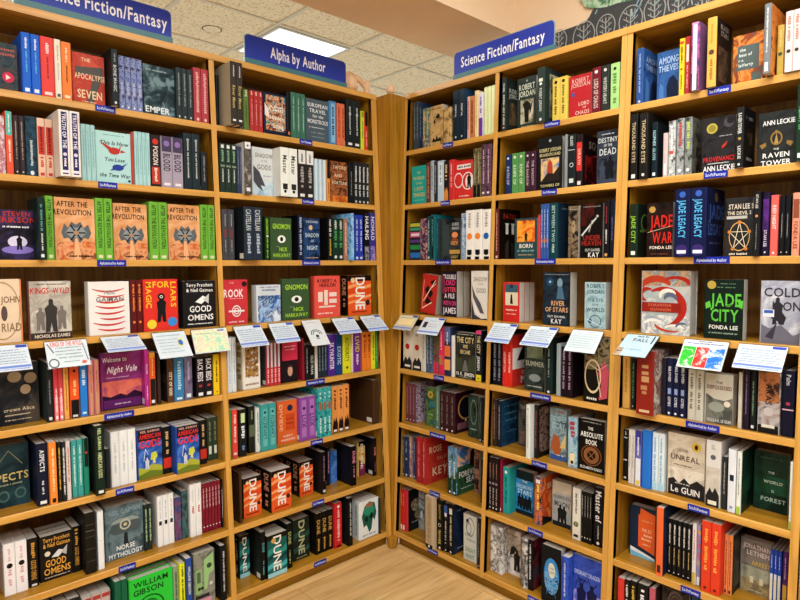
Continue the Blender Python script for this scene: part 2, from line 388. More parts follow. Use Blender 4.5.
fm.flat([(0.0977, 0.2307), (0.1197, 0.1741), (0.1411, 0.1395), (0.1756, 0.1239), (0.2093, 0.1135), (0.2423, 0.1081), (0.2873, 0.109), (0.3375, 0.1009), (0.4173, 0.1095), (0.4544, 0.179)], 'm:#5f9468,#8fb890,#c4d8bc,#4f8060@14'); fm.k = 4
for i in range(60):
    x = rd.uniform(0.1756, 0.1756+1.1); y = rd.uniform(0.1081-.08, 0.1081+.08); chalk(x, y, x+rd.uniform(-.03, .04), y+rd.uniform(.015, .05), .0016, rd.choice(['#7fa89a', '#8fb3b0', '#a9bdb4', '#8ab0c4'])); fm.k = 4
mo = mural.build('wall_mural'); mo.location = (MX, .4135, MZ); tag(mo, 'dark grey mural of white outlined trees above the right bookcase', 'mural')

# ------------------------------------------------------------ bookcases
TH = .022; BACK = .345; TOPZ = LEV[0]+.024
def side_M(side): return Matrix.Rotation(math.pi/2, 4, 'Z') if side == 'L' else Matrix.Identity(4)
def bookcase(side, bays, label, ends):
    """bays: list of (x_left, x_right) inner limits in the local frame (x right, y into the case)"""
    M = side_M(side); xl, xr = ends
    root = empty('bookcase', M @ Matrix.Translation(((xl+xr)/2, .2, 0))); Mi = Matrix.Translation((-(xl+xr)/2, -.2, 0))
    wl, el = (W_Y, E_Y) if False else (W_X, E_X)
    walls = [(xl, bays[0][0])]+[(a[1], b[0]) for a, b in zip(bays, bays[1:])]+[(bays[-1][1], xr)]
    for a, b in walls:
        m = MB(); z1 = LEV[0]; zb = LEV[8]-TH-.0005; y0, y1 = front(zb)-.001, front(z1)-.001
        m.hexa([(a, y0+.0015, zb), (b, y0+.0015, zb), (b, BACK, zb), (a, BACK, zb), (a, y1+.0015, z1), (b, y1+.0015, z1), (b, BACK, z1), (a, BACK, z1)], W_UP)
        m.hexa([(a, y0, zb), (b, y0, zb), (b, y0+.022, zb), (a, y0+.022, zb), (a, y1, z1), (b, y1, z1), (b, y1+.022, z1), (a, y1+.022, z1)], E_UP)
        m.build('upright', root, Mi)
    for a, b in bays:
        for k in range(1, 9):
            z = LEV[k]; m = MB(); f = front(z)
            m.box(a+.0005, f+.006, z-TH, b-.0005, BACK-.012, z, wl)
            m.prism([(f, z-TH), (f+.0065, z-TH), (f+.0065, z), (f+.0015, z), (f, z-.002)], a+.0003, b-.0003, el, Matrix(((0, 0, 1, 0), (1, 0, 0, 0), (0, 1, 0, 0), (0, 0, 0, 1))))
            m.build('shelf', root, Mi)
        m = MB(); m.box(a, BACK-.011, zb, b, BACK-.004, LEV[0]-.001, W_BACK); m.build('back_panel', root, Mi)
    m = MB(); f = front(LEV[0])-.004
    m.box(xl, f+.005, LEV[0]+.0005, xr, BACK, TOPZ, wl); m.box(xl, f, LEV[0]+.0005, xr, f+.0055, TOPZ, el); m.build('top_board', root, Mi)
    m = MB(); m.box(xl, .045, 0, xr, .063, LEV[8]-TH-.001, W_X); m.build('kick_board', root, Mi)
    tag(root, label, 'bookcase', 'oak bookcases around the corner'); return root
P = {'L0': 0.0343, 'L1': 0.835, 'A': 0.0183, 'B': 0.5456, 'C': 0.5655, 'D': 1.0945, 'E': 1.1344, 'F': 1.6613, 'M0': 0.8565, 'M1': 1.6565, 'DE': 1.1145}
lx = lambda p: -p      # along the left case the local x is minus the distance from the corner
bookcase('L', [(-P['M1'], -P['M0']), (-P['L1'], -P['L0'])], 'two-bay honey oak bookcase left of the corner post, under two blue signs', (-P['M1']-.022, -.002))
bookcase('R', [(P['A'], P['B']), (P['C'], P['D'])], 'two-bay honey oak bookcase just right of the corner post', (.002, P['DE']-.0005))
bookcase('R', [(P['E'], P['F'])], 'single-bay honey oak bookcase at the far right, under the tree mural', (P['DE']+.0005, P['F']+.022))
# corner post between the two cases, with its foot
m = MB(); zt = 2.235-Z0
m.prism([(-.115, .0005), (.0005, .0005), (.0005, .115), (-.115, .115)], .0635, zt, W_UP)
root = empty('corner_post', Matrix.Translation((0, 0, 0)))
m.build('post', root)
m = MB(); m.tube([(0, 0, 0), (0, 0, .012), (0, 0, .04), (0, 0, .052), (0, 0, .0625)], [.018, .025, .03, .032, .032], W_UP, 20, Matrix.Translation((.0, .0, 0))); m.build('foot', root)
tag(root, 'square honey oak corner post joining the two bookcases', 'post')
# floor strip along both cases
m = MB(); m.box(-.008, -1.9, .0, .012, -.0, .014, wood('floor moulding y', '#c99d5e', '#dcb478', '#e6c58c', 'y'), ch=.004); struct(m.build('baseboard_left')).location = (-.022, 0, 0)
m = MB(); m.box(.0, -.012, .0, 1.9, .008, .014, wood('floor moulding x', '#c99d5e', '#dcb478', '#e6c58c', 'x'), ch=.004); struct(m.build('baseboard_right')).location = (.0, .022, 0)

# ------------------------------------------------------------ blue signs standing on the cases
SIGNB = '#3342a6'; SGR = '#4f7a80'
def sign(side, x0, x1, h0, text, label, tx=None, cap=.05, mw=.4):
    z = TOPZ+.0008; f = front(LEV[0])-.004; W = x1-x0
    root = empty('aisle_sign', side_M(side) @ Matrix.Translation((x0, f+.004, z)))
    m = MB(); r = .018
    def outline(a, b, z0, z1, rr):
        o = [(a, z0), (b, z0)]
        for i in range(5): t = math.pi/2*i/4; o.append((b-rr+rr*math.cos(t), z1-rr+rr*math.sin(t)))
        for i in range(5): t = math.pi/2*(1+i/4); o.append((a+rr+rr*math.cos(t), z1-rr+rr*math.sin(t)))
        return o
    XZ = Matrix(((1, 0, 0, 0), (0, 0, 1, 0), (0, 1, 0, 0), (0, 0, 0, 1)))
    m.prism(outline(.001, W-.001, .001, h0, r), .0015, .006, ink('#8fa3a6', .4), XZ)
    m.prism(outline(.004, W-.004, .02, h0-.003, r), -.0005, .0014, ink(SIGNB, .35), XZ)
    fc = Face(m, (0, -.0006, 0), (1, 0, 0), (0, 0, 1), (0, -1, 0), W, h0)
    fc.text(text, W/2 if tx is None else tx, h0*.5+.008, cap, '#f4f4f8', mw)
    m.build('sign_panel', root)
    m = MB(); m.box(0, -.003, 0, W, .012, .02, ink(SGR, .3)); m.build('sign_holder', root)
    tag(root, label, 'sign', 'blue signs on top of the bookcases')
sign('L', -1.4932, -0.9943, 0.116, 'Science Fiction/Fantasy', 'long blue sign reading Science Fiction/Fantasy on the left bookcase', .27, 0.044, 0.42)
sign('L', -0.7018, -0.1826, 0.116, 'Alpha by Author', 'blue sign reading Alpha by Author on the left bookcase', None, 0.044, 0.28)
sign('R', 0.3118, 0.8244, 0.116, 'Science Fiction/Fantasy', 'blue sign reading Science Fiction/Fantasy on the right bookcase', None, 0.043, 0.425)
# small blue labels on the shelf edges
def shelf_label(bay, k, x0, x1, txt, nth):
    side = bay[0]; z = LEV[k]; f = front(z)
    root = empty('shelf_label', side_M(side) @ Matrix.Translation((x0, f-.0025, z-TH+.001)))
    m = MB(); W = x1-x0
    m.box(0, 0, 0, W, .0022, .021, ink('#222f9a', .35)); fc = Face(m, (0, 0, 0), (1, 0, 0), (0, 0, 1), (0, -1, 0), W, .021)
    fc.text(txt, W/2, .0105, .0095, '#dfe4f8', W*.84); root2 = m.build('strip', root)
    tag(root, 'small blue label on the front edge of the '+{1: 'top', 2: 'second', 3: 'third', 4: 'fourth', 5: 'fifth', 6: 'sixth', 7: 'seventh', 8: 'bottom'}[k]+' shelf, '+BAYN[bay], 'shelf label', 'blue shelf edge labels')
shelf_label('L1', 1, -1.2708, -1.2065, 'Sci-Fi/Fantasy', 0)
shelf_label('L1', 2, -1.2732, -1.2120, 'Sci-Fi/Fantasy', 0)
shelf_label('L1', 3, -1.2885, -1.1945, 'Alphabetical by Author', 0)
shelf_label('L1', 5, -1.2903, -1.1921, 'Alphabetical by Author', 0)
shelf_label('L1', 6, -1.2653, -1.2042, 'Sci-Fi/Fantasy', 0)
shelf_label('L1', 7, -1.2678, -1.2112, 'Sci-Fi/Fantasy', 0)
shelf_label('L2', 1, -0.4519, -0.3865, 'Sci-Fi/Fantasy', 0)
shelf_label('L2', 2, -0.4512, -0.3882, 'Sci-Fi/Fantasy', 0)
shelf_label('L2', 3, -0.4637, -0.3685, 'Alphabetical by Author', 0)
shelf_label('L2', 5, -0.4676, -0.3690, 'Alphabetical by Author', 0)
shelf_label('L2', 6, -0.4565, -0.3924, 'Sci-Fi/Fantasy', 0)
shelf_label('L2', 7, -0.4613, -0.3970, 'Sci-Fi/Fantasy', 0)
shelf_label('L2', 8, -0.4633, -0.3987, 'Sci-Fi/Fantasy', 0)
shelf_label('R1', 1, 0.2580, 0.3182, 'Sci-Fi/Fantasy', 0)
shelf_label('R1', 2, 0.2561, 0.3108, 'Sci-Fi/Fantasy', 0)
shelf_label('R1', 3, 0.2327, 0.3276, 'Alphabetical by Author', 0)
shelf_label('R1', 5, 0.2444, 0.3066, 'Sci-Fi/Fantasy', 0)
shelf_label('R1', 6, 0.2297, 0.3264, 'Alphabetical by Author', 0)
shelf_label('R1', 7, 0.2406, 0.3036, 'Sci-Fi/Fantasy', 0)
shelf_label('R1', 8, 0.2386, 0.3020, 'Sci-Fi/Fantasy', 0)
shelf_label('R2', 1, 0.7906, 0.8584, 'Sci-Fi/Fantasy', 0)
shelf_label('R2', 2, 0.7894, 0.8558, 'Sci-Fi/Fantasy', 0)
shelf_label('R2', 3, 0.7682, 0.8622, 'Alphabetical by Author', 0)
shelf_label('R2', 5, 0.7691, 0.8614, 'Alphabetical by Author', 0)
shelf_label('R2', 6, 0.7863, 0.8544, 'Sci-Fi/Fantasy', 0)
shelf_label('R2', 7, 0.7785, 0.8474, 'Sci-Fi/Fantasy', 0)
shelf_label('R2', 8, 0.7894, 0.8492, 'Sci-Fi/Fantasy', 0)
shelf_label('R3', 1, 1.3853, 1.4519, 'Sci-Fi/Fantasy', 0)
shelf_label('R3', 2, 1.3840, 1.4538, 'Sci-Fi/Fantasy', 0)
shelf_label('R3', 3, 1.3646, 1.4701, 'Alphabetical by Author', 0)
shelf_label('R3', 5, 1.3613, 1.4624, 'Alphabetical by Author', 0)
shelf_label('R3', 6, 1.3782, 1.4441, 'Sci-Fi/Fantasy', 0)
shelf_label('R3', 7, 1.3673, 1.4282, 'Sci-Fi/Fantasy', 0)
# review cards held out from the fourth shelf
CLEAR = None
def clear_mat():
    m, n, l, b = newmat('clear acrylic'); b.inputs['Transmission Weight'].default_value = 1; b.inputs['Roughness'].default_value = .05; b.inputs['IOR'].default_value = 1.2; return m
CLEAR = clear_mat()
def card(side, x0, wd, ext, drop, kind, label):
    z = LEV[4]; f = front(z)
    root = empty('review_card', side_M(side) @ Matrix.Translation((x0, f-.004, z-.004)))
    L = math.hypot(ext, drop); v = Vector((0, ext, drop))/L; n = Vector((0, -drop, ext))/L
    # v points back up from the low front edge; the card's local origin is its lower left corner
    o = Vector((0, -ext, -drop))
    def slab(m, x0_, x1_, a, b, th0, th1, mat):
        p = [o+Vector((x, 0, 0))+v*q+n*t for t in (th0, th1) for x, q in ((x0_, a), (x1_, a), (x1_, b), (x0_, b))]
        m.hexa(p, mat)
    m = MB(); slab(m, -.001, wd+.001, -.001, L, -.0016, -.0002, CLEAR)
    pth = [Vector((0, -.0005, .004)), Vector((wd, -.0005, .004)), Vector((wd, .0015, .004)), Vector((0, .0015, .004))]
    m.hexa([Vector((0, 0, -.014)), Vector((wd, 0, -.014)), Vector((wd, .0015, -.014)), Vector((0, .0015, -.014))]+pth, CLEAR); m.build('card_holder', root)
    m = MB(); base = {'warm': '#d6cfae', 'rgb': '#d8dcdd', 'pale': '#b9cfd6'}.get(kind, '#d3dce2')
    slab(m, .001, wd-.001, .001, L-.002, 0, .0006, ink(base, .4))
    fc = Face(m, o+n*.0006, (1, 0, 0), v, n, wd, L)
    if kind in ('std', 'warm'):
        fc.cover('b~#7088d0~.02~.12~.98~.2;h~#7f94d8~.5~.07~.9~.05;b~#3a48b0~.7~.86~.97~.96;h~#7088a8~.42~.78~.66~.05;h~#7088a8~.5~.68~.84~.035;h~#7088a8~.48~.58~.84~.035;h~#7088a8~.5~.48~.84~.035;h~#7088a8~.46~.38~.8~.035;h~#7088a8~.5~.29~.84~.035')
        if kind == 'warm': fc.cover('b~#efd9a0~.1~.3~.9~.75')
    elif kind == 'wyld':
        fc.cover('t~KINGS OF THE WYLD~#e0562a~.5~.87~.17~.74;h~#7a9890~.53~.72~.6~.05;h~#7a9890~.53~.6~.62~.05;h~#7a9890~.53~.48~.62~.05;h~#7a9890~.55~.36~.6~.05;o~#5c6260~.15~.18~.12~.17~.75;l~#6a6f70~.06~.9~.18~.55~.03;l~#6a6f70~.88~.85~.95~.2~.02;e~#d06a5a~.85~.14~.06~.06;h~#7a9890~.55~.2~.4~.04')
    elif kind == 'disc':
        fc.cover('h~#8fb0b8~.45~.85~.7~.05;h~#8fb0b8~.4~.7~.66~.04;h~#8fb0b8~.4~.58~.6~.04;h~#8fb0b8~.4~.46~.62~.04;h~#8fb0b8~.4~.34~.6~.04;h~#8fb0b8~.45~.22~.7~.04;e~#e0dc70~.76~.55~.1~.16;e~#3a6ac0~.76~.55~.07~.11')
    elif kind == 'art':
        fc.cover('b~m:#a9d8b8,#e6ecc0,#e8c8b8,#f0f0a8@35~.03~.05~.97~.95;b~#5a7ac0~.72~.86~.9~.93;h~#7aa89a~.4~.8~.6~.04')
    elif kind == 'bw':
        fc.cover('b~#d6dadb~0~0~1~1;o~#2c2c2e~.5~.45~.3~.17~.86;o~#2c2c2e~.5~.45~.2~.12~.8;b~#d6dadb~.1~.25~.9~.42;e~#2c2c2e~.5~.36~.09~.05;h~#2c2c2e~.5~.27~.2~.05;h~#c98a7a~.5~.9~.6~.03')
    elif kind == 'stamp':
        fc.cover('b~#7088d0~.02~.12~.98~.2;b~#3a48b0~.7~.86~.97~.96;b~#34302e~.12~.38~.3~.7;h~#7088a8~.5~.78~.3~.035;h~#d99a9a~.6~.58~.4~.04;h~#7088a8~.6~.46~.4~.035')
    elif kind == 'plain':
        fc.cover('h~#9dbcb0~.5~.8~.84~.03;h~#9dbcb0~.5~.7~.84~.03;h~#9dbcb0~.5~.6~.84~.03;h~#9dbcb0~.5~.5~.84~.03;h~#9dbcb0~.5~.4~.84~.03;h~#d8b5a5~.5~.9~.7~.03;h~#9dbcb0~.5~.3~.84~.03;h~#9dbcb0~.5~.2~.8~.03')
    elif kind == 'pale':
        fc.cover('b~m:#9a7a5a,#c9b49a,#6a5a4a@40~0~0~.2~.35;t~FALL~#4a4f58~.55~.74~.13~.5;h~#4a4f58~.55~.9~.4~.07;h~#4a9ac0~.5~.3~.5~.04;b~#2a2c34~.88~.6~.92~.95')
    elif kind == 'rgb':
        fc.cover('b~m:#3ec43e,#2fae2f,#dff0d8@45~.04~.06~.33~.74;b~m:#d8382f,#e04a40,#f0d8d8@45~.34~.06~.63~.74;b~m:#2f6fd0,#3a80dc,#d8e4f4@45~.64~.06~.96~.74;h~#4a5a9a~.5~.86~.8~.04;h~#4a4a4a~.5~.93~.3~.04')
    m.build('printed_card', root); tag(root, label, 'card', 'review cards held out from the fourth shelf')
card('L', -1.6169, 0.1117, 0.070, 0.073, 'std', 'white review card at the far left edge, left bookcase')
card('L', -1.4598, 0.1244, 0.048, 0.082, 'wyld', 'review card with orange capitals and round drawing')
card('L', -1.2935, 0.1266, 0.084, 0.044, 'std', 'white review card in front of the purple sunset cover')
card('L', -1.1216, 0.1210, 0.076, 0.086, 'disc', 'pale review card with a blue and yellow disc')
card('L', -0.9764, 0.1442, 0.040, 0.088, 'art', 'review card tinted green, pink and yellow')
card('L', -0.8048, 0.1225, 0.074, 0.078, 'std', 'white review card just right of the left bookcase divider')
card('L', -0.6465, 0.1178, 0.066, 0.077, 'std', 'white review card below the blue and white cover')
card('L', -0.4830, 0.0947, 0.082, 0.102, 'bw', 'tall white card with a black line drawing')
card('L', -0.3241, 0.1273, 0.068, 0.068, 'std', 'white review card below the orange-red maze cover')
card('L', -0.1607, 0.1235, 0.076, 0.067, 'std', 'white review card nearest the corner post on its left')
card('R', 0.0196, 0.1251, 0.061, 0.066, 'warm', 'cream-centred review card nearest the corner post on its right')
card('R', 0.1821, 0.1316, 0.062, 0.075, 'stamp', 'white review card with a dark block below the leaning red book')
card('R', 0.5837, 0.1215, 0.070, 0.073, 'std', 'white review card below the red snow scene cover')
card('R', 0.7622, 0.1271, 0.079, 0.069, 'std', 'white review card below the black cover with copper title')
card('R', 0.9483, 0.1229, 0.067, 0.074, 'plain', 'plain pale green review card without blue band')
card('R', 1.1582, 0.1102, 0.108, 0.061, 'pale', 'pale blue review card with brown corner in clear holder')
card('R', 1.3486, 0.1332, 0.069, 0.083, 'rgb', 'review card with green, red and blue panels')
card('R', 1.5080, 0.1290, 0.066, 0.066, 'std', 'white review card below the grey-lilac cover')
# pale wooden ornaments on top of the cases
BEECH = wood('pale turned wood', '#e0b084', '#ecc298', '#f2d0aa', 'z', .5)
m = MB(); m.tube([(0, 0, 0), (0, 0, .006), (0, 0, .012), (0, 0, .022), (0, 0, .033), (0, 0, .042), (0, 0, .047)], [.012, .013, .019, .0215, .0205, .014, .004], BEECH, 20)
k = m.build('knob_ornament'); k.location = (-.022, .024, zt+.0005); tag(k, 'small pale wooden knob standing on the corner post', 'ornament')
root = empty('wooden_ornament', Matrix.Translation((-.135, -.115, TOPZ+.0005)))
m = MB(); m.tube([(0, 0, 0), (0, 0, .01), (0, 0, .03), (0, 0, .055), (0, 0, .075), (0, 0, .086)], [.03, .036, .04, .036, .024, .006], BEECH, 20, Matrix.Rotation(.25, 4, 'X')); b1 = m.build('rounded_body', root, Matrix.Translation((0, -.01, .008)))
m = MB(); m.tube([(0, 0, 0), (0, 0, .02), (0, 0, .07), (0, 0, .1)], [.01, .012, .012, .008], BEECH, 14, Matrix.Translation((.03, .075, .012)) @ Matrix.Rotation(.95, 4, 'X')); m.build('crossed_bar', root)
m = MB(); m.tube([(0, 0, 0), (0, 0, .02), (0, 0, .05), (0, 0, .06)], [.012, .018, .016, .008], BEECH, 14, Matrix.Translation((.03, .06, .0))); m.build('side_knob', root)
tag(root, 'pale carved wooden ornament behind the right end of the Alpha by Author sign', 'ornament')

# ------------------------------------------------------------ books: bay, shelf, S spine-out / F face-out, positions, thickness, width, height, set-back, tilt, hardback, colours, prints, look
BOOKS = [
('L1', 1, 'F', [(-1.5583, 0.0, 1)], 0.032, 0.0681, 0.1431, 0.012, 0, 0, 'm:#1c2a33,#2b3f46,#4a3a3a', 'm:#1c2a33,#2b3f46,#4a3a3a', 'm:#1c2a33,#2b3f46,#4a3a3a', '', 'h~#a85a50~.5~.86~.8~.05;h~#a85a50~.5~.76~.8~.07;e~#c8284a~.6~.28~.25;g~#f0e0e0~.5,.22,.5,.34,.7,.28', 'dark teal cover with red disc, cut off at the left'),
('L1', 1, 'S', [(-1.4787, 0.0, 1), (-1.4528, 0.0, 1)], 0.0254, 0.135, 0.1877, 0.006, 0, 0, '#1f62d2', '#1f62d2', '#1f62d2', 'd~#e8f0ff~.72~.92~.35;d~#63b8e8~.35~.7~.25;q~#e8f0ff~.03~.09', '', 'blue spine with white lettering'),
('L1', 1, 'S', [(-1.4265, 0.0, 1)], 0.039, 0.135, 0.1887, 0.006, 0, 0, '#e2453f', '#e2453f', '#e2453f', 'd~#f4dcd8~.7~.9~.3;d~#8a1f1f~.3~.66~.16;q~#f4dcd8~.03~.08', '', 'wide red spine with white lettering'),
('L1', 1, 'S', [(-1.3866, 0.0, 1)], 0.019, 0.135, 0.1889, 0.006, 0, 0, '#ebe5d3', '#ebe5d3', '#ebe5d3', 'd~#a09a88~.65~.9~.3;d~#a09a88~.3~.6~.2;q~#55504a~.03~.08', '', 'cream spine between red and orange ones'),
('L1', 1, 'S', [(-1.3665, 0.0, 1)], 0.0294, 0.135, 0.1861, 0.006, 0, 0, '#f28338', '#f28338', '#f28338', 'd~#ffe0c0~.66~.9~.3;d~#7a3a10~.3~.6~.2;q~#ffe0c0~.03~.08', '', 'orange spine with pale lettering'),
('L1', 1, 'F', [(-1.3329, 0.0, 1)], 0.032, 0.1008, 0.1668, 0.02, 0, 0, 'm:#c5452f,#b03a2a,#c94f38@20', 'm:#c5452f,#b03a2a,#c94f38@20', 'm:#c5452f,#b03a2a,#c94f38@20', '', 'g~#55504c~.05,.72,.95,.78,.95,.6,.62,.05,.38,.05,.66,.6,.05,.56;t~THE~#e8c8a0~.4~.88~.07~.3;t~APOCALYPSE~#eec9a4~.52~.55~.11~.98;t~SEVEN~#ead2ac~.5~.2~.16~.8;h~#e8c8a0~.5~.05~.5~.03', 'red cover with a large grey seven'),
('L1', 1, 'S', [(-1.2245, 0.0, 1)], 0.0228, 0.135, 0.1877, -0.03, 0, 0, '#1e2426', '#1e2426', '#1e2426', 't~BONE MAGIC~#c9ccc8~.25~.72~.55;d~#9aa0a0~.75~.92~.3;p~#d8d8d4', '', 'black spine with white lettering, sticking out'),
('L1', 1, 'S', [(-1.1891, 0.0, 1), (-1.169, 0.0, 1), (-1.1489, 0.0, 1), (-1.1288, 0.0, 1)], 0.0196, 0.108, 0.1827, 0.006, 0, 0, 'm:#5a6aa8,#8f9cc8,#2e2a5a@60', 'm:#5a6aa8,#8f9cc8,#2e2a5a@60', 'm:#5a6aa8,#8f9cc8,#2e2a5a@60', 't~SEARCH~#d8d8e8~.2~.6~.5;p~#e8e8f0', '', 'mottled blue and violet spine'),
('L1', 1, 'F', [(-1.1023, 0.0, 1)], 0.032, 0.1145, 0.1791, 0.02, 0, 0, 'm:#15242a,#2a4048,#6f8a90@22', 'm:#15242a,#2a4048,#6f8a90@22', 'm:#15242a,#2a4048,#6f8a90@22', '', 't~EMPER~#e6ecec~.42~.12~.12~.8;h~#9ab0b0~.4~.9~.7~.03', 'dark teal painted cover lettered EMPER'),
('L1', 1, 'S', [(-0.9874, 0.0, 1), (-0.9656, 0.0, 1), (-0.9439, 0.0, 1)], 0.0213, 0.135, 0.1871, 0.006, 0, 0, '#2b3538', '#2b3538', '#2b3538', 'd~#8a9494~.25~.9~.4;p~#b0b8b8', '', 'black spine with grey lettering'),
('L1', 1, 'S', [(-0.92, 0.0, 1), (-0.8901, 0.0, 1)], 0.0294, 0.135, 0.2015, 0.006, 0, 0, '#b03f49', '#b03f49', '#b03f49', 'd~#e0a8a4~.15~.92~.5;p~#e8c8c8', '', 'brick red spine with pale lettering'),
('L1', 2, 'S', [(-1.5525, 0.0, 1)], 0.0182, 0.108, 0.1754, 0.006, 0, 0, 'm:#cfc4ca,#a85060,#e8e0e0@40', 'm:#cfc4ca,#a85060,#e8e0e0@40', 'm:#cfc4ca,#a85060,#e8e0e0@40', '', '', 'pinkish white mottled spine'),
('L1', 2, 'S', [(-1.5328, 0.0, 1)], 0.0192, 0.135, 0.1919, 0.006, 0, 0, '#e0563a', '#e0563a', '#e0563a', 'b~#49b5a8~.62~1;d~#f0e8d0~.2~.55~.4;d~#e8f0e8~.66~.95~.3', '', 'coral and teal spine'),
('L1', 2, 'S', [(-1.5126, 0.0, 1), (-1.4967, 0.0, 1)], 0.0154, 0.108, 0.183, 0.006, 0, 0, '#33282a', '#33282a', '#33282a', 'd~#a89a90~.25~.9~.35;p~#c8c0b8', '', 'dark brown spine with faint lettering'),
('L1', 2, 'S', [(-1.4802, 0.0, 1)], 0.032, 0.135, 0.1858, 0.006, 0, 0, 'm:#16262e,#24465a,#0f1a20@50', 'm:#16262e,#24465a,#0f1a20@50', 'm:#16262e,#24465a,#0f1a20@50', 'd~#b8c8cc~.15~.6~.3;p~#d8e0e0', '', 'dark blue-black spine with pale lettering'),
('L1', 2, 'S', [(-1.4471, 0.0, 1), (-1.4242, 0.0, 1)], 0.0223, 0.135, 0.185, 0.006, 0, 0, '#e4bfa6', '#e4bfa6', '#e4bfa6', 'b~#c8342a~.38~.86;d~#1d1414~.4~.84~.4;d~#c8342a~.12~.34~.5;q~#c8342a~.02~.07', '', 'cream spine with bright red block'),
('L1', 2, 'S', [(-1.401, 0.0, 1), (-1.3699, 0.0, 1)], 0.0306, 0.16, 0.2072, -0.06, 0, 1, '#e9e2dc', '#e9e2dc', '#e9e2dc', 'q~#28285c~.03~.97;t~TRUTH OF THE~#e9e2ee~.42~.95~.42;e~#d8d0e8~.33~.22;d~#e9e2ee~.14~.27~.3;q~#e9e2ee~.05~.09', '', 'cream hardback spine with navy panel, sticking out'),
('L1', 2, 'S', [(-1.32, 0.0, 1), (-1.3051, 0.0, 1), (-1.2903, 0.0, 1)], 0.0144, 0.135, 0.1865, 0.006, 0, 0, '#a9d5d6', '#a9d5d6', '#a9d5d6', 'd~#6a9aa0~.2~.9~.25', '', 'pale aqua spine left of the bird cover'),
('L1', 2, 'F', [(-1.2742, 0.0, 1)], 0.032, 0.115, 0.1746, 0.012, 0, 0, '#b2dddd', '#b2dddd', '#b2dddd', '', 'h~#7aa6aa~.5~.93~.6~.025;i~This Is How~#2a3a40~.5~.78~.075~.85;i~You Lose~#2a3a40~.5~.46~.075~.6;i~the Time War~#2a3a40~.5~.15~.075~.9;e~#b8382c~.5~.63~.17~.07;g~#b8382c~.05,.8,.4,.7,.4,.6;g~#b8382c~.62,.66,.72,.76,.64,.58;g~#b8382c~.7,.66,.86,.63,.68,.6;e~#2a3f9a~.6~.31~.17~.06;g~#2a3f9a~.35,.24,.55,.34,.5,.26;g~#2a3f9a~.6,.3,.9,.42,.7,.28;e~#3a3f48~.93~.06~.04', 'pale aqua cover with red and blue birds'),
('L1', 2, 'S', [(-1.1587, 0.0, 0)], 0.0077, 0.108, 0.1828, 0.006, 0, 0, '#b8453c', '#b8453c', '#b8453c', '', '', 'thin red spine beside the bird cover'),
('L1', 2, 'S', [(-1.1486, 0.0, 0), (-1.1348, 0.0, 0), (-1.121, 0.0, 0), (-1.1072, 0.0, 0)], 0.0133, 0.135, 0.1868, 0.006, 0, 0, '#a9d5d6', '#a9d5d6', '#a9d5d6', 'd~#6a9aa0~.2~.9~.25', '', 'pale aqua spine right of the bird cover'),
('L1', 2, 'S', [(-1.0916, 0.0, 1)], 0.0336, 0.108, 0.1844, 0.006, 0, 0, '#2a2022', '#2a2022', '#2a2022', 'e~#c8382a~.87~.36;t~POISON~#e8dcd8~.42~.78~.6;b~#b8382c~.05~.38;d~#f0d8c8~.1~.36~.4', '', 'black spine with red emblem'),
('L1', 2, 'S', [(-1.0546, 0.0, 1), (-1.0138, 0.0, 1)], 0.0403, 0.108, 0.1848, 0.006, 0, 0, '#a79dae', '#a79dae', '#a79dae', 'b~#4a3f5a~.7~1;e~#8a70b0~.86~.3;t~BLOOD~#2a2230~.32~.66~.7;q~#e8e4ec~.04~.09', '', 'lilac-grey spine with black lettering'),
('L1', 2, 'S', [(-0.9696, 0.0, 1), (-0.9376, 0.0, 1)], 0.0315, 0.16, 0.2084, 0.006, 0, 1, '#243036', '#243036', '#243036', 'd~#c8c8c0~.2~.9~.25;e~#9aa8a8~.88~.2', '', 'thick dark slate hardback spine'),
('L1', 2, 'S', [(-0.9031, 0.0, 0)], 0.0238, 0.108, 0.1457, 0.006, 0, 0, '#23282c', '#23282c', '#23282c', 'd~#8a8a88~.2~.9~.4', '', 'short black spine at the divider'),
('L1', 3, 'F', [(-1.5898, 0.0, 1)], 0.032, 0.1249, 0.1569, 0.03, 0, 0, 'm:#16141c,#2a2238,#3a2f5a@20', 'm:#16141c,#2a2238,#3a2f5a@20', 'm:#16141c,#2a2238,#3a2f5a@20', '', 't~STEVEN~#b8382c~.62~.92~.09~.7;t~ERIKSON~#b8382c~.62~.8~.11~.9;h~#e8e8f0~.6~.66~.6~.04;e~#d8d4ee~.62~.36~.22~.12;e~#8a78c8~.62~.2~.36~.08;F~#15121c~.66~.2~.3', 'black cover with white and violet battle scene'),
('L1', 3, 'S', [(-1.4645, 0.0, 1)], 0.019, 0.135, 0.1962, -0.03, 0, 0, '#1b2a2a', '#1b2a2a', '#1b2a2a', 'd~#5a9a90~.45~.92~.5;d~#d8d8d0~.15~.42~.4;q~#d8e0dc~.04~.09', '', 'black and teal spine, sticking out'),
('L1', 3, 'S', [(-1.4353, 0.0, 1)], 0.0225, 0.135, 0.2056, 0.006, 0, 0, '#6fb03c', '#6fb03c', '#6fb03c', 't~AFTER THE REVOLUTION~#26381a~.2~.95~.55;q~#d8d8b0~.03~.08', '', 'lime green spine left of the first orange gear cover'),
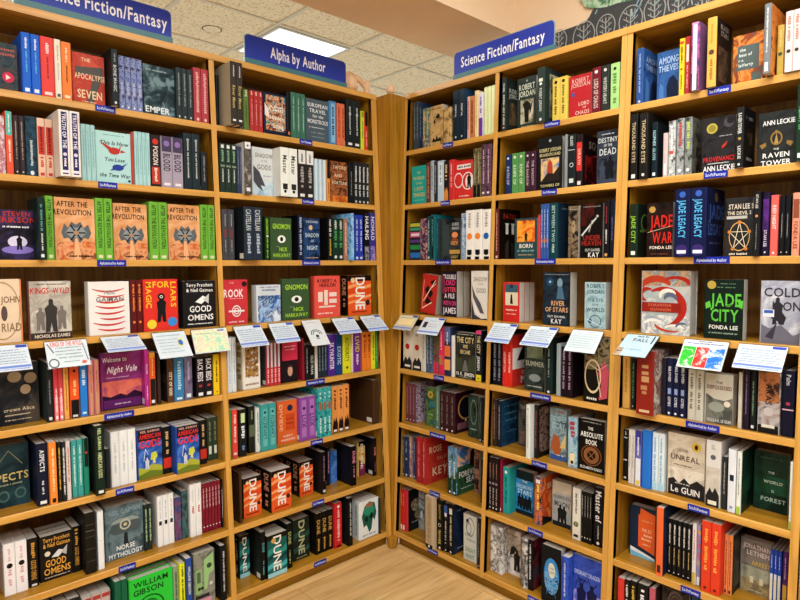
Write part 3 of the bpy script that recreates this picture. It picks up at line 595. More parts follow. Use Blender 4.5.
('L1', 3, 'F', [(-1.4094, 0.0, 1)], 0.032, 0.1212, 0.2041, 0.012, 0, 0, 'm:#e4ae80,#d89c6a,#c98850@12', 'm:#e4ae80,#d89c6a,#c98850@12', 'm:#e4ae80,#d89c6a,#c98850@12', '', 't~AFTER THE~#2a1c14~.42~.9~.085~.8;t~REVOLUTION~#2a1c14~.42~.77~.085~.98;b~m:#c2602f,#e0a070,#8a4a2a@25~0~0~1~.3;g~#5d6468~.12,.44,.2,.58,.3,.52,.38,.62,.5,.57,.62,.62,.7,.52,.82,.58,.9,.44,.82,.34,.7,.36,.6,.28,.5,.32,.4,.28,.3,.36,.18,.34;g~#8a9296~.22,.44,.34,.54,.5,.52,.66,.54,.78,.44,.62,.36,.38,.36;l~#202024~.25~.44~.75~.44~.04;l~#202024~.36~.56~.64~.32~.04;l~#202024~.36~.32~.64~.56~.04;e~#b08868~.5~.44~.07~.035;g~#e8b080~.46,.35,.54,.35,.62,0,.42,0;h~#2a1c14~.6~.06~.6~.035', 'orange cover with grey gear, leftmost of the three'),
('L1', 3, 'S', [(-1.2873, 0.0, 1), (-1.2597, 0.0, 1)], 0.0271, 0.135, 0.2091, 0.006, 0, 0, '#6fb03c', '#6fb03c', '#6fb03c', 't~AFTER THE REVOLUTION~#26381a~.2~.95~.55;q~#d8d8b0~.03~.08', '', 'lime spine between first and second gear covers'),
('L1', 3, 'F', [(-1.2271, 0.0, 1)], 0.032, 0.1155, 0.1976, 0.02, 0, 0, 'm:#e4ae80,#d89c6a,#c98850@12', 'm:#e4ae80,#d89c6a,#c98850@12', 'm:#e4ae80,#d89c6a,#c98850@12', '', 't~AFTER THE~#2a1c14~.42~.9~.085~.8;t~REVOLUTION~#2a1c14~.42~.77~.085~.98;b~m:#c2602f,#e0a070,#8a4a2a@25~0~0~1~.3;g~#5d6468~.12,.44,.2,.58,.3,.52,.38,.62,.5,.57,.62,.62,.7,.52,.82,.58,.9,.44,.82,.34,.7,.36,.6,.28,.5,.32,.4,.28,.3,.36,.18,.34;g~#8a9296~.22,.44,.34,.54,.5,.52,.66,.54,.78,.44,.62,.36,.38,.36;l~#202024~.25~.44~.75~.44~.04;l~#202024~.36~.56~.64~.32~.04;l~#202024~.36~.32~.64~.56~.04;e~#b08868~.5~.44~.07~.035;g~#e8b080~.46,.35,.54,.35,.62,0,.42,0;h~#2a1c14~.6~.06~.6~.035', 'orange cover with grey gear, middle of the three'),
('L1', 3, 'S', [(-1.1075, 0.0, 1), (-1.0748, 0.0, 1)], 0.0322, 0.135, 0.209, 0.006, 0, 0, '#6fb03c', '#6fb03c', '#6fb03c', 't~AFTER THE REVOLUTION~#26381a~.2~.95~.55;q~#d8d8b0~.03~.08', '', 'lime spine between second and third gear covers'),
('L1', 3, 'F', [(-1.0376, 0.0, 1)], 0.032, 0.1215, 0.2057, 0.015, 0, 0, 'm:#e4ae80,#d89c6a,#c98850@12', 'm:#e4ae80,#d89c6a,#c98850@12', 'm:#e4ae80,#d89c6a,#c98850@12', '', 't~AFTER THE~#2a1c14~.42~.9~.085~.8;t~REVOLUTION~#2a1c14~.42~.77~.085~.98;b~m:#c2602f,#e0a070,#8a4a2a@25~0~0~1~.3;g~#5d6468~.12,.44,.2,.58,.3,.52,.38,.62,.5,.57,.62,.62,.7,.52,.82,.58,.9,.44,.82,.34,.7,.36,.6,.28,.5,.32,.4,.28,.3,.36,.18,.34;g~#8a9296~.22,.44,.34,.54,.5,.52,.66,.54,.78,.44,.62,.36,.38,.36;l~#202024~.25~.44~.75~.44~.04;l~#202024~.36~.56~.64~.32~.04;l~#202024~.36~.32~.64~.56~.04;e~#b08868~.5~.44~.07~.035;g~#e8b080~.46,.35,.54,.35,.62,0,.42,0;h~#2a1c14~.6~.06~.6~.035', 'orange cover with grey gear, rightmost of the three'),
('L1', 3, 'S', [(-0.9157, 0.0, 1), (-0.8868, 0.0, 1)], 0.0284, 0.135, 0.2109, 0.006, 0, 0, '#6fb03c', '#6fb03c', '#6fb03c', 't~AFTER THE REVOLUTION~#26381a~.2~.95~.55;q~#d8d8b0~.03~.08', '', 'lime spine right of third gear cover'),
('L1', 4, 'F', [(-1.6194, 0.0, 1)], 0.02, 0.1091, 0.1977, 0.024, 0, 1, '#e2cbae', '#e2cbae', '#e2cbae', '', 'o~#b08a60~.5~.5~.46~.46~.95;t~JOHN~#8a6a4a~.72~.68~.1~.5;t~RIAD~#8a6f50~.72~.24~.13~.5;e~#5a4a48~.55~.46~.08~.12;b~#d8865a~.96~0~1~1', 'tan bordered cover cut off at the left'),
('L1', 4, 'F', [(-1.493, 0.0, 1)], 0.032, 0.1236, 0.1885, 0.024, 0, 0, '#6a4038', 'm:#b9b2a6,#a09a90,#cfc8bc@15', 'm:#b9b2a6,#a09a90,#cfc8bc@15', '', 't~KINGS~#c0281f~.24~.84~.1~.44;t~WYLD~#c0281f~.76~.84~.1~.4;t~OF THE~#c0281f~.53~.83~.03~.14;b~#3a2f2c~0~0~1~.12;t~NICHOLAS EAMES~#ecdcc8~.52~.06~.055~.86;F~#3a3634~.5~.12~.58;F~#77706a~.24~.16~.4;F~#77706a~.76~.16~.42;h~#5a4a44~.5~.95~.8~.02', 'grey cover with red title and hooded figure'),
('L1', 4, 'F', [(-1.3166, 0.0, 1)], 0.045, 0.1325, 0.1833, 0.024, 0, 0, '#e6e2dc', '#ece6e2', '#ece6e2', '', 'a~#c8403a~0.47~1.580~1.1~-112~-68~.05~1;a~#c8403a~0.54~1.475~1.1~-109~-72~.05~1;a~#c8403a~0.47~1.370~1.1~-106~-68~.05~1;a~#c8403a~0.54~1.265~1.1~-112~-72~.05~1;a~#c8403a~0.47~1.160~1.1~-109~-68~.05~1;a~#c8403a~0.54~1.055~1.1~-106~-72~.05~1;a~#c8403a~0.47~0.950~1.1~-112~-68~.05~1;a~#c8403a~0.54~0.845~1.1~-109~-72~.05~1;t~NEIL~#9a9690~.5~.8~.07~.4;t~GAIMAN~#7a7672~.5~.67~.09~.7', 'white cover with red hand-drawn stripes'),
('L1', 4, 'S', [(-1.181, 0.0, 1), (-1.1603, 0.0, 1)], 0.0203, 0.135, 0.1864, 0.018, 0, 0, '#5c1a1c', '#5c1a1c', '#5c1a1c', 'e~#e8823a~.9~.25;d~#e8823a~.4~.86~.5;e~#e8823a~.2~.3', '', 'dark red spine with orange dots'),
('L1', 4, 'F', [(-1.1362, 0.0, 1)], 0.032, 0.1257, 0.1876, 0.024, 0, 0, '#da352c', '#da352c', '#da352c', '', 't~FOR~#f2c230~.5~.9~.12~.5;T~MAGIC~#f2c230~.13~.45~.95~.16;T~LIARS~#f2c230~.87~.45~.95~.16;e~#1a1a1c~.5~.66~.11~.07;F~#1a1a1c~.5~.16~.54;o~#f2e8e0~.5~.66~.05~.03~.6;e~#e8d23a~.2~.13~.14;e~#3a8ad8~.82~.16~.14', 'red cover with yellow words and black figure'),
('L1', 4, 'F', [(-0.9907, 0.0, 1)], 0.045, 0.1285, 0.1791, 0.024, 0, 0, '#1c1c1e', '#1c1c1e', '#1c1c1e', '', 't~Terry Pratchett~#f0f0ee~.5~.91~.07~.85;t~& Neil Gaiman~#f0f0ee~.5~.8~.07~.85;t~GOOD~#f0f0ee~.52~.4~.13~.7;t~OMENS~#f0f0ee~.52~.22~.12~.85;g~#f0f0ee~.35,.55,.6,.68,.75,.62,.55,.5;g~#c8c8c8~.6,.6,.8,.72,.78,.5;h~#f0f0ee~.5~.08~.8~.025', 'black cover with curly white title'),
('L1', 5, 'F', [(-1.6197, 0.0, 1)], 0.032, 0.1513, 0.1971, 0.06, 0, 0, 'm:#17181a,#22252a,#4a4038@12', 'm:#17181a,#22252a,#4a4038@12', 'm:#17181a,#22252a,#4a4038@12', '', 'e~#9a8468~.55~.78~.13~.09;e~#8a7458~.85~.74~.12~.09;e~#a08a6e~.75~.56~.1~.08;t~crown Alice~#c8b898~.62~.25~.055~.6;h~#c8b898~.6~.16~.5~.025;h~#c8b898~.6~.08~.5~.02', 'black cover with pale blurred heads and cream title'),
('L1', 5, 'S', [(-1.4554, 0.0, 1)], 0.0187, 0.135, 0.1959, 0.018, 0, 0, '#23282a', '#23282a', '#33403c', 'd~#8a8f8c~.3~.7~.3;q~#d8d8d4~.03~.08', '', 'black spine beside the cut-off dark cover'),
('L1', 5, 'S', [(-1.4344, 0.0, 1), (-1.4203, 0.0, 1)], 0.0135, 0.135, 0.1929, 0.018, 0, 0, '#d2434c', '#d2434c', '#d2434c', 'b~#e88a90~.0~.4;d~#f4dcd8~.15~.55~.6;q~#f8ecec~.03~.08', '', 'red and pink spine with white lettering'),
('L1', 5, 'S', [(-1.4054, 0.0, 1)], 0.0151, 0.135, 0.1874, 0.018, 0, 0, '#e8a855', '#e8a855', '#e8a855', 'd~#a8602a~.15~.9~.4', '', 'yellow-orange thin spine'),
('L1', 5, 'S', [(-1.3872, 0.0, 1)], 0.0286, 0.108, 0.1795, 0.018, 0, 0, '#e9582a', '#e9582a', '#e9582a', 'b~#16161a~0~.34;e~#2a1a16~.88~.2;d~#f8c87a~.42~.7~.4;q~#d8d8d8~.02~.06', '', 'spine with orange top and black foot'),
('L1', 5, 'S', [(-1.3564, 0.0, 1)], 0.0228, 0.108, 0.1712, 0.018, 0, 0, '#2a7cd2', '#2a7cd2', '#2a7cd2', 'd~#d8ecfa~.6~.92~.6;q~#d8ecfa~.05~.09', '', 'bright blue spine with white lettering'),
('L1', 5, 'S', [(-1.3308, 0.0, 1), (-1.3129, 0.0, 1)], 0.0174, 0.135, 0.1874, 0.018, 0, 0, '#c46c78', '#c46c78', '#c46c78', 'q~#c8946a~0~1;d~#8a3040~.4~.8~.3', '', 'dusty pink spine with tan centre stripe'),
('L1', 5, 'F', [(-1.2831, 0.0, 1)], 0.032, 0.1383, 0.2008, 0.05, 0, 0, 'm:#6a2560,#8a3070,#4a1848@8', 'm:#6a2560,#8a3070,#4a1848@8', 'm:#6a2560,#8a3070,#4a1848@8', '', 'b~m:#b84a5a,#d8705a,#9a3a6a@10~0~.18~1~.5;g~#2a1030~0,.0,1,0,1,.24,.8,.3,.6,.22,.45,.27,.2,.22,0,.26;b~#5a2060~.02~.02~.98~.17;t~Welcome to~#ead8e4~.32~.88~.08~.6;i~Night Vale~#f2e4ee~.5~.7~.11~.75;h~#c8a0b8~.4~.56~.6~.02;h~#d8c0d0~.5~.09~.4~.025', 'purple sunset cover with white script title'),
('L1', 5, 'S', [(-1.1444, 0.0, 1)], 0.0147, 0.135, 0.2049, 0.018, 0, 0, '#b4318c', '#b4318c', '#b4318c', 't~WELCOME~#f2d8ea~.4~.92~.5;d~#f2d8ea~.12~.36~.3', '', 'magenta spine with white lettering'),
('L1', 5, 'S', [(-1.1283, 0.0, 1)], 0.0225, 0.135, 0.1917, 0.018, 0, 0, '#e8602c', '#e8602c', '#e8602c', 'b~#1d1c20~0~.5;b~#e8a03a~.9~1;d~#f8d090~.55~.88~.3;q~#e0e0e0~.04~.1', '', 'orange over black spine'),
('L1', 5, 'S', [(-1.0999, 0.0, 0)], 0.0122, 0.135, 0.1892, 0.018, 0, 0, '#3a2a28', '#3a2a28', '#3a2a28', '', '', 'thin dark brown spine'),
('L1', 5, 'S', [(-1.0639, 0.0, 1)], 0.0235, 0.108, 0.1609, 0.018, 0, 0, '#5c3c28', '#5c3c28', '#2a2a28', 't~CITY OF GOD~#ece4d8~.15~.7~.55', '', 'brown spine with bold white lettering'),
('L1', 5, 'S', [(-1.0386, 0.0, 1)], 0.0373, 0.108, 0.1649, 0.018, 0, 0, '#3a7cae', '#3a7cae', '#3a7cae', 'd~#a8d0e8~.2~.9~.5;q~#d8e8f0~.03~.08', '', 'steel blue spine with pale lettering'),
('L1', 5, 'S', [(-0.9997, 0.0, 1)], 0.0313, 0.108, 0.1576, 0.018, 0, 0, 'm:#5a6088,#7a6a80,#4a4a6a@40', 'm:#5a6088,#7a6a80,#4a4a6a@40', 'm:#5a6088,#7a6a80,#4a4a6a@40', 'd~#b0a0b8~.4~.9~.4;q~#d8e8f0~.05~.14', '', 'slate violet mottled spine'),
('L1', 5, 'S', [(-0.9538, 0.0, 1), (-0.9202, 0.0, 1)], 0.0332, 0.108, 0.1539, 0.018, 0, 0, '#201c22', '#201c22', '#1b1b1f', 't~BACK BEDS~#e8e4ea~.4~.95~.72;d~#a83a3a~.22~.36~.5;q~#e8e8e8~.04~.12', '', 'black spine with stacked white lettering'),
('L1', 5, 'S', [(-0.8838, 0.0, 0)], 0.0254, 0.108, 0.1585, 0.018, 0, 0, '#eac422', '#eac422', '#eac422', 'd~#6a4a1a~.3~.85~.35;e~#3a2a1a~.5~.15;e~#c8382a~.08~.15', '', 'yellow spine beside the divider'),
('L1', 6, 'F', [(-1.6386, 0.0, 1), (-1.6386, 0.0325, 0), (-1.6386, 0.065, 0)], 0.032, 0.1357, 0.2026, 0.081, 0, 0, 'm:#14242a,#1d343a,#26424a@14', 'm:#14242a,#1d343a,#26424a@14', 'm:#14242a,#1d343a,#26424a@14', '', 't~ASPECTS~#c8b070~.5~.48~.12~.96;h~#9aa080~.6~.36~.5~.03;l~#8a8a60~.3~.66~.58~.9~.015;l~#8a8a60~.86~.66~.58~.9~.015;o~#4a6a60~.45~.18~.12~.09~.7;o~#4a6a60~.8~.2~.12~.09~.7', 'dark teal cover with gold title, cut off at left'),
('L1', 6, 'S', [(-1.4951, 0.0, 1)], 0.033, 0.16, 0.2026, 0.016, 0, 1, '#161c30', '#161c30', '#161c30', 't~ASPECTS~#e8e8ec~.55~.9~.45;d~#d0d0d8~.15~.4~.25;q~#e8e8e8~.03~.08', '', 'navy hardback spine with white title'),
('L1', 6, 'S', [(-1.4613, 0.0, 1)], 0.0211, 0.135, 0.2035, 0.003, 0, 0, '#f28a38', '#f28a38', '#f28a38', 'd~#f8e0b0~.2~.9~.4;q~#2a2018~.03~.1', '', 'orange spine beside the navy hardback'),
('L1', 6, 'S', [(-1.4349, 0.0, 1)], 0.0108, 0.135, 0.1982, 0.015, 0, 0, '#231f1e', '#231f1e', '#231f1e', 'd~#e8c03a~.2~.9~.6', '', 'thin black spine with yellow marks'),
('L1', 6, 'S', [(-1.4233, 0.0, 1)], 0.0112, 0.135, 0.1967, 0.011, 0, 0, '#26282a', '#26282a', '#26282a', 'd~#e8e8e8~.1~.9~.7', '', 'thin black spine with white lettering'),
('L1', 6, 'S', [(-1.4105, 0.0, 1)], 0.0127, 0.135, 0.1957, 0.011, 0, 0, '#d8ccc8', '#d8ccc8', '#d8ccc8', 'd~#c85a50~.3~.9~.5', '', 'thin whitish spine with red marks'),
('L1', 6, 'S', [(-1.3933, 0.0, 1), (-1.3757, 0.0, 1)], 0.0171, 0.135, 0.1921, 0.019, 0, 0, '#3f9c96', '#3f9c96', '#3f9c96', 'd~#d0e8e0~.2~.9~.45', '', 'sea green spine with pale lettering'),
('L1', 6, 'S', [(-1.3573, 0.0, 1)], 0.016, 0.135, 0.1936, 0.015, 0, 0, '#23846a', '#23846a', '#23846a', 'b~#1a2420~.5~1;e~#c83a2a~.75~.35', '', 'dark green spine with black and red top'),
('L1', 6, 'S', [(-1.3312, 0.0, 1)], 0.0292, 0.16, 0.237, -0.02, 0, 1, '#16281f', '#16281f', '#1d1f20', 't~AMERICAN GODS~#cfd8a0~.25~.62~.5;t~NEIL GAIMAN~#cfd8a0~.66~.96~.42;q~#e0e0d8~.03~.07', '', 'black-green thick spine with gold lettering, sticking out'),
('L1', 6, 'S', [(-1.2856, 0.0, 0)], 0.014, 0.108, 0.1386, 0.028, 0, 0, '#26282c', '#26282c', '#26282c', '', '', 'thin dark spine behind the protruding one'),
('L1', 6, 'S', [(-1.2687, 0.0, 1), (-1.2403, 0.0, 1), (-1.212, 0.0, 1)], 0.0278, 0.135, 0.1939, 0.025, 0, 0, '#e9ecec', '#e9ecec', '#e9ecec', 'd~#b8c4cc~.25~.8~.3', '', 'plain white spine'),
('L1', 6, 'F', [(-1.1791, 0.0, 1), (-1.1791, 0.0325, 0), (-1.1791, 0.065, 0)], 0.032, 0.0894, 0.1806, 0.034, 0, 0, '#23489a', '#23489a', '#23489a', '', 'b~m:#142c6a,#2f5fb4,#5a80d0@14~0~.0~1~1;b~#1a1c2c~0~.76~1~1;g~#a8ac3a~0,0,1,0,1,.2,.6,.28,.3,.2,0,.24;g~#6a7a2a~0,0,1,0,1,.1,.5,.15,0,.08;t~NEIL GAIMAN~#e0a890~.5~.95~.045~.8;t~AMERICAN~#e0342a~.5~.85~.09~.9;t~GODS~#e0342a~.5~.7~.15~.9;l~#e8ecf8~.3~.6~.22~.36~.02;l~#e8ecf8~.3~.6~.4~.48~.015;F~#c8ccd8~.36~.18~.24;g~#c8cc4a~.5,.36,.54,.5,.74,.52,.8,.42,.7,.34;g~#e0dc8a~.58,.3,.66,.4,.72,.28', 'stormy blue cover with red title beside white spines'),
('L1', 6, 'S', [(-1.0879, 0.0, 1)], 0.0338, 0.108, 0.1752, 0.032, 0, 0, '#17181c', '#17181c', '#17181c', 'b~#c8342a~.12~.34;d~#d8b07a~.4~.9~.4', '', 'black spine with red block, left copy'),
('L1', 6, 'F', [(-1.0532, 0.0, 1), (-1.0532, 0.0325, 0), (-1.0532, 0.065, 0)], 0.032, 0.0891, 0.1762, -0.003, 0, 0, '#23489a', '#23489a', '#23489a', '', 'b~m:#142c6a,#2f5fb4,#5a80d0@14~0~.0~1~1;b~#1a1c2c~0~.76~1~1;g~#a8ac3a~0,0,1,0,1,.2,.6,.28,.3,.2,0,.24;g~#6a7a2a~0,0,1,0,1,.1,.5,.15,0,.08;t~NEIL GAIMAN~#e0a890~.5~.95~.045~.8;t~AMERICAN~#e0342a~.5~.85~.09~.9;t~GODS~#e0342a~.5~.7~.15~.9;l~#e8ecf8~.3~.6~.22~.36~.02;l~#e8ecf8~.3~.6~.4~.48~.015;F~#c8ccd8~.36~.18~.24;g~#c8cc4a~.5,.36,.54,.5,.74,.52,.8,.42,.7,.34;g~#e0dc8a~.58,.3,.66,.4,.72,.28', 'stormy blue cover with red title between black spines'),
('L1', 6, 'S', [(-0.9426, 0.0, 1)], 0.0298, 0.108, 0.1718, 0.04, 0, 0, '#17181c', '#17181c', '#17181c', 'b~#c8342a~.12~.34;d~#d8b07a~.4~.9~.4', '', 'black spine with red block, right copy'),
('L1', 6, 'S', [(-0.9019, 0.0, 0), (-0.8799, 0.0, 0)], 0.0215, 0.108, 0.1706, 0.059, 0, 0, '#35402f', '#35402f', '#35402f', 'd~#8a9078~.45~.9~.4;q~#d8dcc8~.15~.34', '', 'dark olive spine with white label'),
('L1', 7, 'S', [(-1.5903, 0.0, 1), (-1.5578, 0.0, 1)], 0.032, 0.108, 0.1667, 0.053, 0, 0, '#eeeaea', '#eeeaea', '#eeeaea', 'd~#d8a0a8~.12~.5~.4;d~#d8b0b8~.62~.9~.3;g~#eeeaea~0;e~#1c1c20~.57~.3', '', 'white spine with a black bird mark'),
('L1', 7, 'S', [(-1.5221, 0.0, 1)], 0.0279, 0.108, 0.1602, 0.058, 0, 0, '#191716', '#191716', '#191716', 't~GOOD OMENS~#c8923a~.15~.55~.6;d~#c8923a~.6~.95~.5;q~#d8d8d8~.02~.06', '', 'black spine with gold curly title, left copy'),
('L1', 7, 'F', [(-1.4897, 0.0, 1), (-1.4897, 0.0325, 0), (-1.4897, 0.065, 0)], 0.032, 0.0974, 0.1523, 0.066, 0, 0, '#1a1817', '#1a1817', '#1a1817', '', 't~Terry Pratchett~#dba044~.5~.9~.09~.85;t~& Neil Gaiman~#dba044~.5~.78~.09~.85;t~GOOD~#e0a040~.46~.38~.15~.65;t~OMENS~#e0a040~.5~.2~.14~.85;g~#d8d8d8~.32,.5,.55,.64,.74,.6,.55,.48;g~#b0b0b0~.62,.56,.84,.7,.8,.48;e~#d8d0b8~.2~.6~.09;h~#c8b8a0~.5~.07~.8~.025', 'black cover with curly gold title and grey figure'),
('L1', 7, 'S', [(-1.391, 0.0, 1)], 0.0242, 0.108, 0.1576, 0.064, 0, 0, '#191716', '#191716', '#191716', 't~GOOD OMENS~#c8923a~.15~.55~.6;d~#c8923a~.6~.95~.5', '', 'black spine with gold curly title, right copy'),
('L1', 7, 'S', [(-1.3644, 0.0, 1)], 0.0337, 0.16, 0.2101, 0.019, 0, 1, '#1b1a18', '#1b1a18', '#1b1a18', 'b~#4a4844~.2~.21;b~#4a4844~.4~.41;b~#4a4844~.6~.61;b~#6a6864~.7~.71;b~#4a4844~.8~.81', '', 'thick black leather spine with raised bands, sticking out'),
('L1', 7, 'S', [(-1.3238, 0.0, 1)], 0.0203, 0.135, 0.2025, 0.024, 0, 0, '#e6e8e8', '#e6e8e8', '#e6e8e8', 'e~#9aa0a8~.5~.1', '', 'white spine beside the black leather one'),
('L1', 7, 'F', [(-1.2892, 0.0, 1), (-1.2892, 0.0325, 0), (-1.2892, 0.065, 0)], 0.032, 0.1298, 0.1916, 0.061, 0, 0, 'm:#4a6068,#6a7e84,#33444c@12', 'm:#4a6068,#6a7e84,#33444c@12', 'm:#4a6068,#6a7e84,#33444c@12', '', 't~NEIL GAIMAN~#7f98a8~.5~.88~.09~.84;g~#1f262a~.44,.16,.58,.16,.55,.5,.47,.5;g~#4a5659~.1,.52,.14,.7,.3,.76,.7,.76,.88,.7,.92,.52,.8,.46,.2,.46;g~#8d9a96~.12,.66,.16,.72,.32,.75,.7,.75,.86,.7,.9,.66,.5,.68;o~#b8b8a4~.5~.62~.15~.1~.72;e~#c8b890~.5~.62~.05~.03;t~NORSE~#eef0ee~.5~.2~.085~.5;t~MYTHOLOGY~#eef0ee~.5~.07~.085~.92', 'grey-blue cover with a stone hammer'),
('L1', 7, 'S', [(-1.1589, 0.0, 0), (-1.1447, 0.0, 0)], 0.0138, 0.108, 0.1715, 0.052, 0, 0, '#24302c', '#24302c', '#24302c', 'd~#a8c8a0~.2~.9~.6', '', 'thin dark spine with green and white marks'),
('L1', 7, 'S', [(-1.1123, 0.0, 1), (-1.0916, 0.0, 1), (-1.0709, 0.0, 1)], 0.0202, 0.135, 0.1906, 0.048, 0, 0, '#ebecec', '#ebecec', '#e6e6e4', 'q~#22242a~.42~.5;d~#a8b0b8~.55~.9~.3;g~#eee~0', '', 'white spine with a small black square mark'),
('L1', 7, 'S', [(-1.0465, 0.0, 1)], 0.0258, 0.108, 0.1649, 0.052, 0, 0, 'm:#2a4a7a,#7a3a5a,#3a6a8a@40', 'm:#2a4a7a,#7a3a5a,#3a6a8a@40', 'm:#2a4a7a,#7a3a5a,#3a6a8a@40', '', '', 'blue and plum mottled spine'),
('L1', 7, 'S', [(-1.0188, 0.0, 1)], 0.0216, 0.108, 0.1836, 0.051, 0, 0, 'm:#22343a,#4a6a6a,#1a2428@40', 'm:#22343a,#4a6a6a,#1a2428@40', 'm:#22343a,#4a6a6a,#1a2428@40', '', '', 'dark teal mottled spine'),
('L1', 7, 'S', [(-0.9912, 0.0, 1), (-0.968, 0.0, 1)], 0.0227, 0.135, 0.205, 0.041, 0, 0, '#ebebea', '#ebebea', '#ebebea', 'd~#c84a4a~.42~.58~.6;d~#b8b8b8~.66~.9~.2', '', 'white spine with red dots'),
('L1', 7, 'S', [(-0.9433, 0.0, 0), (-0.9305, 0.0, 0), (-0.9178, 0.0, 0), (-0.905, 0.0, 0), (-0.8923, 0.0, 0), (-0.8795, 0.0, 0)], 0.0123, 0.135, 0.1946, 0.041, 0, 0, '#7a1f2e', '#7a1f2e', '#7a1f2e', 'd~#d8b0b0~.5~.9~.5;e~#e8d8d8~.12~.3', '', 'dark crimson spine with white marks'),
('L1', 7, 'S', [(-0.8653, 0.0, 0)], 0.0068, 0.16, 0.1938, 0.038, 0, 1, '#1a1c1e', '#1a1c1e', '#1a1c1e', 'd~#d8d8d8~.2~.8~.5', '', 'black spine beside the divider'),
('L1', 8, 'S', [(-1.544, 0.0, 0), (-1.511, 0.0, 0)], 0.0325, 0.155, 0.2425, 0.02, 0, 0, '#3a3a44', '#3a3a44', '#3a3a44', '', '', 'dark grey spine seen only at its top'),
('L1', 8, 'S', [(-1.4637, 0.0, 0), (-1.4268, 0.0, 0)], 0.0364, 0.135, 0.2088, 0.02, 0, 0, '#20242a', '#20242a', '#20242a', '', '', 'black spine seen only at its top'),
('L1', 8, 'S', [(-1.3834, 0.0, 0), (-1.3535, 0.0, 0), (-1.3236, 0.0, 0)], 0.0294, 0.135, 0.1975, 0.02, 0, 0, '#b8a8a0', '#b8a8a0', '#b8a8a0', 'b~#a83a3a~.9~.97', '', 'red-topped pale spine, only top seen'),
('L1', 8, 'S', [(-1.2851, 0.0, 0), (-1.2645, 0.0, 0)], 0.02, 0.155, 0.2232, 0.0, 0, 0, '#1c5f42', '#1c5f42', '#1c5a40', '', '', 'dark green spine beside the bright green cover'),
('L1', 8, 'F', [(-1.237, 0.0, 1), (-1.237, 0.0325, 0), (-1.237, 0.065, 0)], 0.032, 0.1545, 0.204, 0.012, 0, 1, '#2fc63c', '#2fc63c', '#2fc63c', '', 't~WILLIAM~#15301a~.48~.88~.1~.85;t~GIBSON~#15301a~.42~.74~.1~.7;o~#16501f~.45~.4~.34~.24~.9;e~#1d7a2a~.45~.42~.2~.15;e~#2fc63c~.38~.45~.06;e~#2fc63c~.54~.4~.07;h~#15301a~.5~.08~.7~.04', 'bright green cover with black block lettering'),
('L1', 8, 'S', [(-1.0802, 0.0, 0)], 0.0195, 0.135, 0.1982, 0.01, 0, 0, '#8a9a80', '#8a9a80', '#8a9a80', 'd~#3a4a38~.3~.9~.5', '', 'grey-green spine beside the bright green cover'),
('L1', 8, 'S', [(-1.0598, 0.0, 0)], 0.02, 0.135, 0.2065, 0.0, 0, 0, '#e4e62a', '#e4e62a', '#e4e62a', 'd~#2a2a10~.3~.95~.5', '', 'acid yellow spine with black lettering'),
('L1', 8, 'S', [(-1.0389, 0.0, 0)], 0.0214, 0.155, 0.2215, -0.01, 0, 0, '#2a4a9c', '#2a4a9c', '#2a3a5a', 't~WILLIAM GIBSON~#e0e4c0~.3~.95~.55', '', 'blue spine with yellow-white lettering'),
('L1', 8, 'F', [(-0.9985, 0.0, 1), (-0.9985, 0.0325, 0), (-0.9985, 0.065, 0)], 0.032, 0.0838, 0.2126, 0.02, 0, 0, 'm:#7a7a6e,#8f9080,#5a5a54@15', 'm:#7a7a6e,#8f9080,#5a5a54@15', 'm:#7a7a6e,#8f9080,#5a5a54@15', '', 'b~#8fb878~.02~.25~.35~.7;b~#5a6a52~.1~.45~.28~.65;g~#9ac480~.45,.3,.45,.85,.95,.95,.95,.6,.7,.55,.6,.3;e~#3a4a3a~.72~.72~.13;e~#2a302a~.2~.34~.08;e~#2a302a~.35~.34~.08;e~#c8d0c0~.8~.38~.09;b~#d890a8~0~.06~.8~.14;b~#2a2a2a~0~.16~.7~.22', 'grey and green machine cover'),
('L1', 8, 'S', [(-0.899, 0.0, 1)], 0.0257, 0.16, 0.2193, 0, 0, 1, '#17181a', '#17181a', '#17181a', 'd~#c8c8c8~.15~.9~.35', '', 'black spine beside the divider'),
('L2', 1, 'S', [(-0.8118, 0.0, 0)], 0.0122, 0.135, 0.2049, 0.04, 0, 0, '#1c1f20', '#1c1f20', '#1c1f20', '', '', 'thin black spine at the divider'),
('L2', 1, 'S', [(-0.7987, 0.0, 1), (-0.7732, 0.0, 1)], 0.025, 0.16, 0.2376, -0.055, 0, 1, '#37322e', '#37322e', '#b3aa93', 't~River Moon~#c0ab62~.26~.62~.6;d~#d0c8b8~.76~.94~.3;q~#e0e0dc~.05~.08', '', 'charcoal hardback spine with gold script, sticking out'),
('L2', 1, 'S', [(-0.7134, 0.0, 0)], 0.0241, 0.108, 0.1616, 0.006, 0, 0, '#5f803c', '#5f803c', '#5f803c', 'd~#d8e0b0~.82~.98~.6;d~#2a3a1a~.2~.7~.2', '', 'olive green spine'),
('L2', 1, 'S', [(-0.6856, 0.0, 0), (-0.6653, 0.0, 0), (-0.645, 0.0, 0)], 0.0198, 0.108, 0.1635, 0.006, 0, 0, '#b53434', '#b53434', '#b53434', 'd~#f0dcd4~.84~.97~.5;d~#e8b0a8~.15~.78~.3', '', 'red spine with white cap'),
('L2', 1, 'F', [(-0.6191, 0.0, 1)], 0.032, 0.1087, 0.1704, 0.01, 0, 0, '#1d2238', '#1d2238', '#1d2238', '', 'b~m:#1d2238,#b8683a,#d8b890,#3a7a88@55~.05~.1~.95~.95;g~#ece4e0~0,.45,.0,.75,.16,.6,.2,.4;h~#f0e8dc~.55~.68~.6~.05;t~A Sweet~#f2ece0~.5~.62~.09~.7;t~Hidden~#f2ece0~.55~.42~.09~.8;t~Sting~#f2ece0~.6~.22~.1~.6', 'navy cover with a swirl of orange, teal and cream'),
('L2', 1, 'S', [(-0.5099, 0.0, 0)], 0.0182, 0.135, 0.1901, 0.005, 0, 0, '#17191b', '#17191b', '#17191b', 'q~#d87a4a~.05~.12', '', 'black spine beside the swirl cover'),
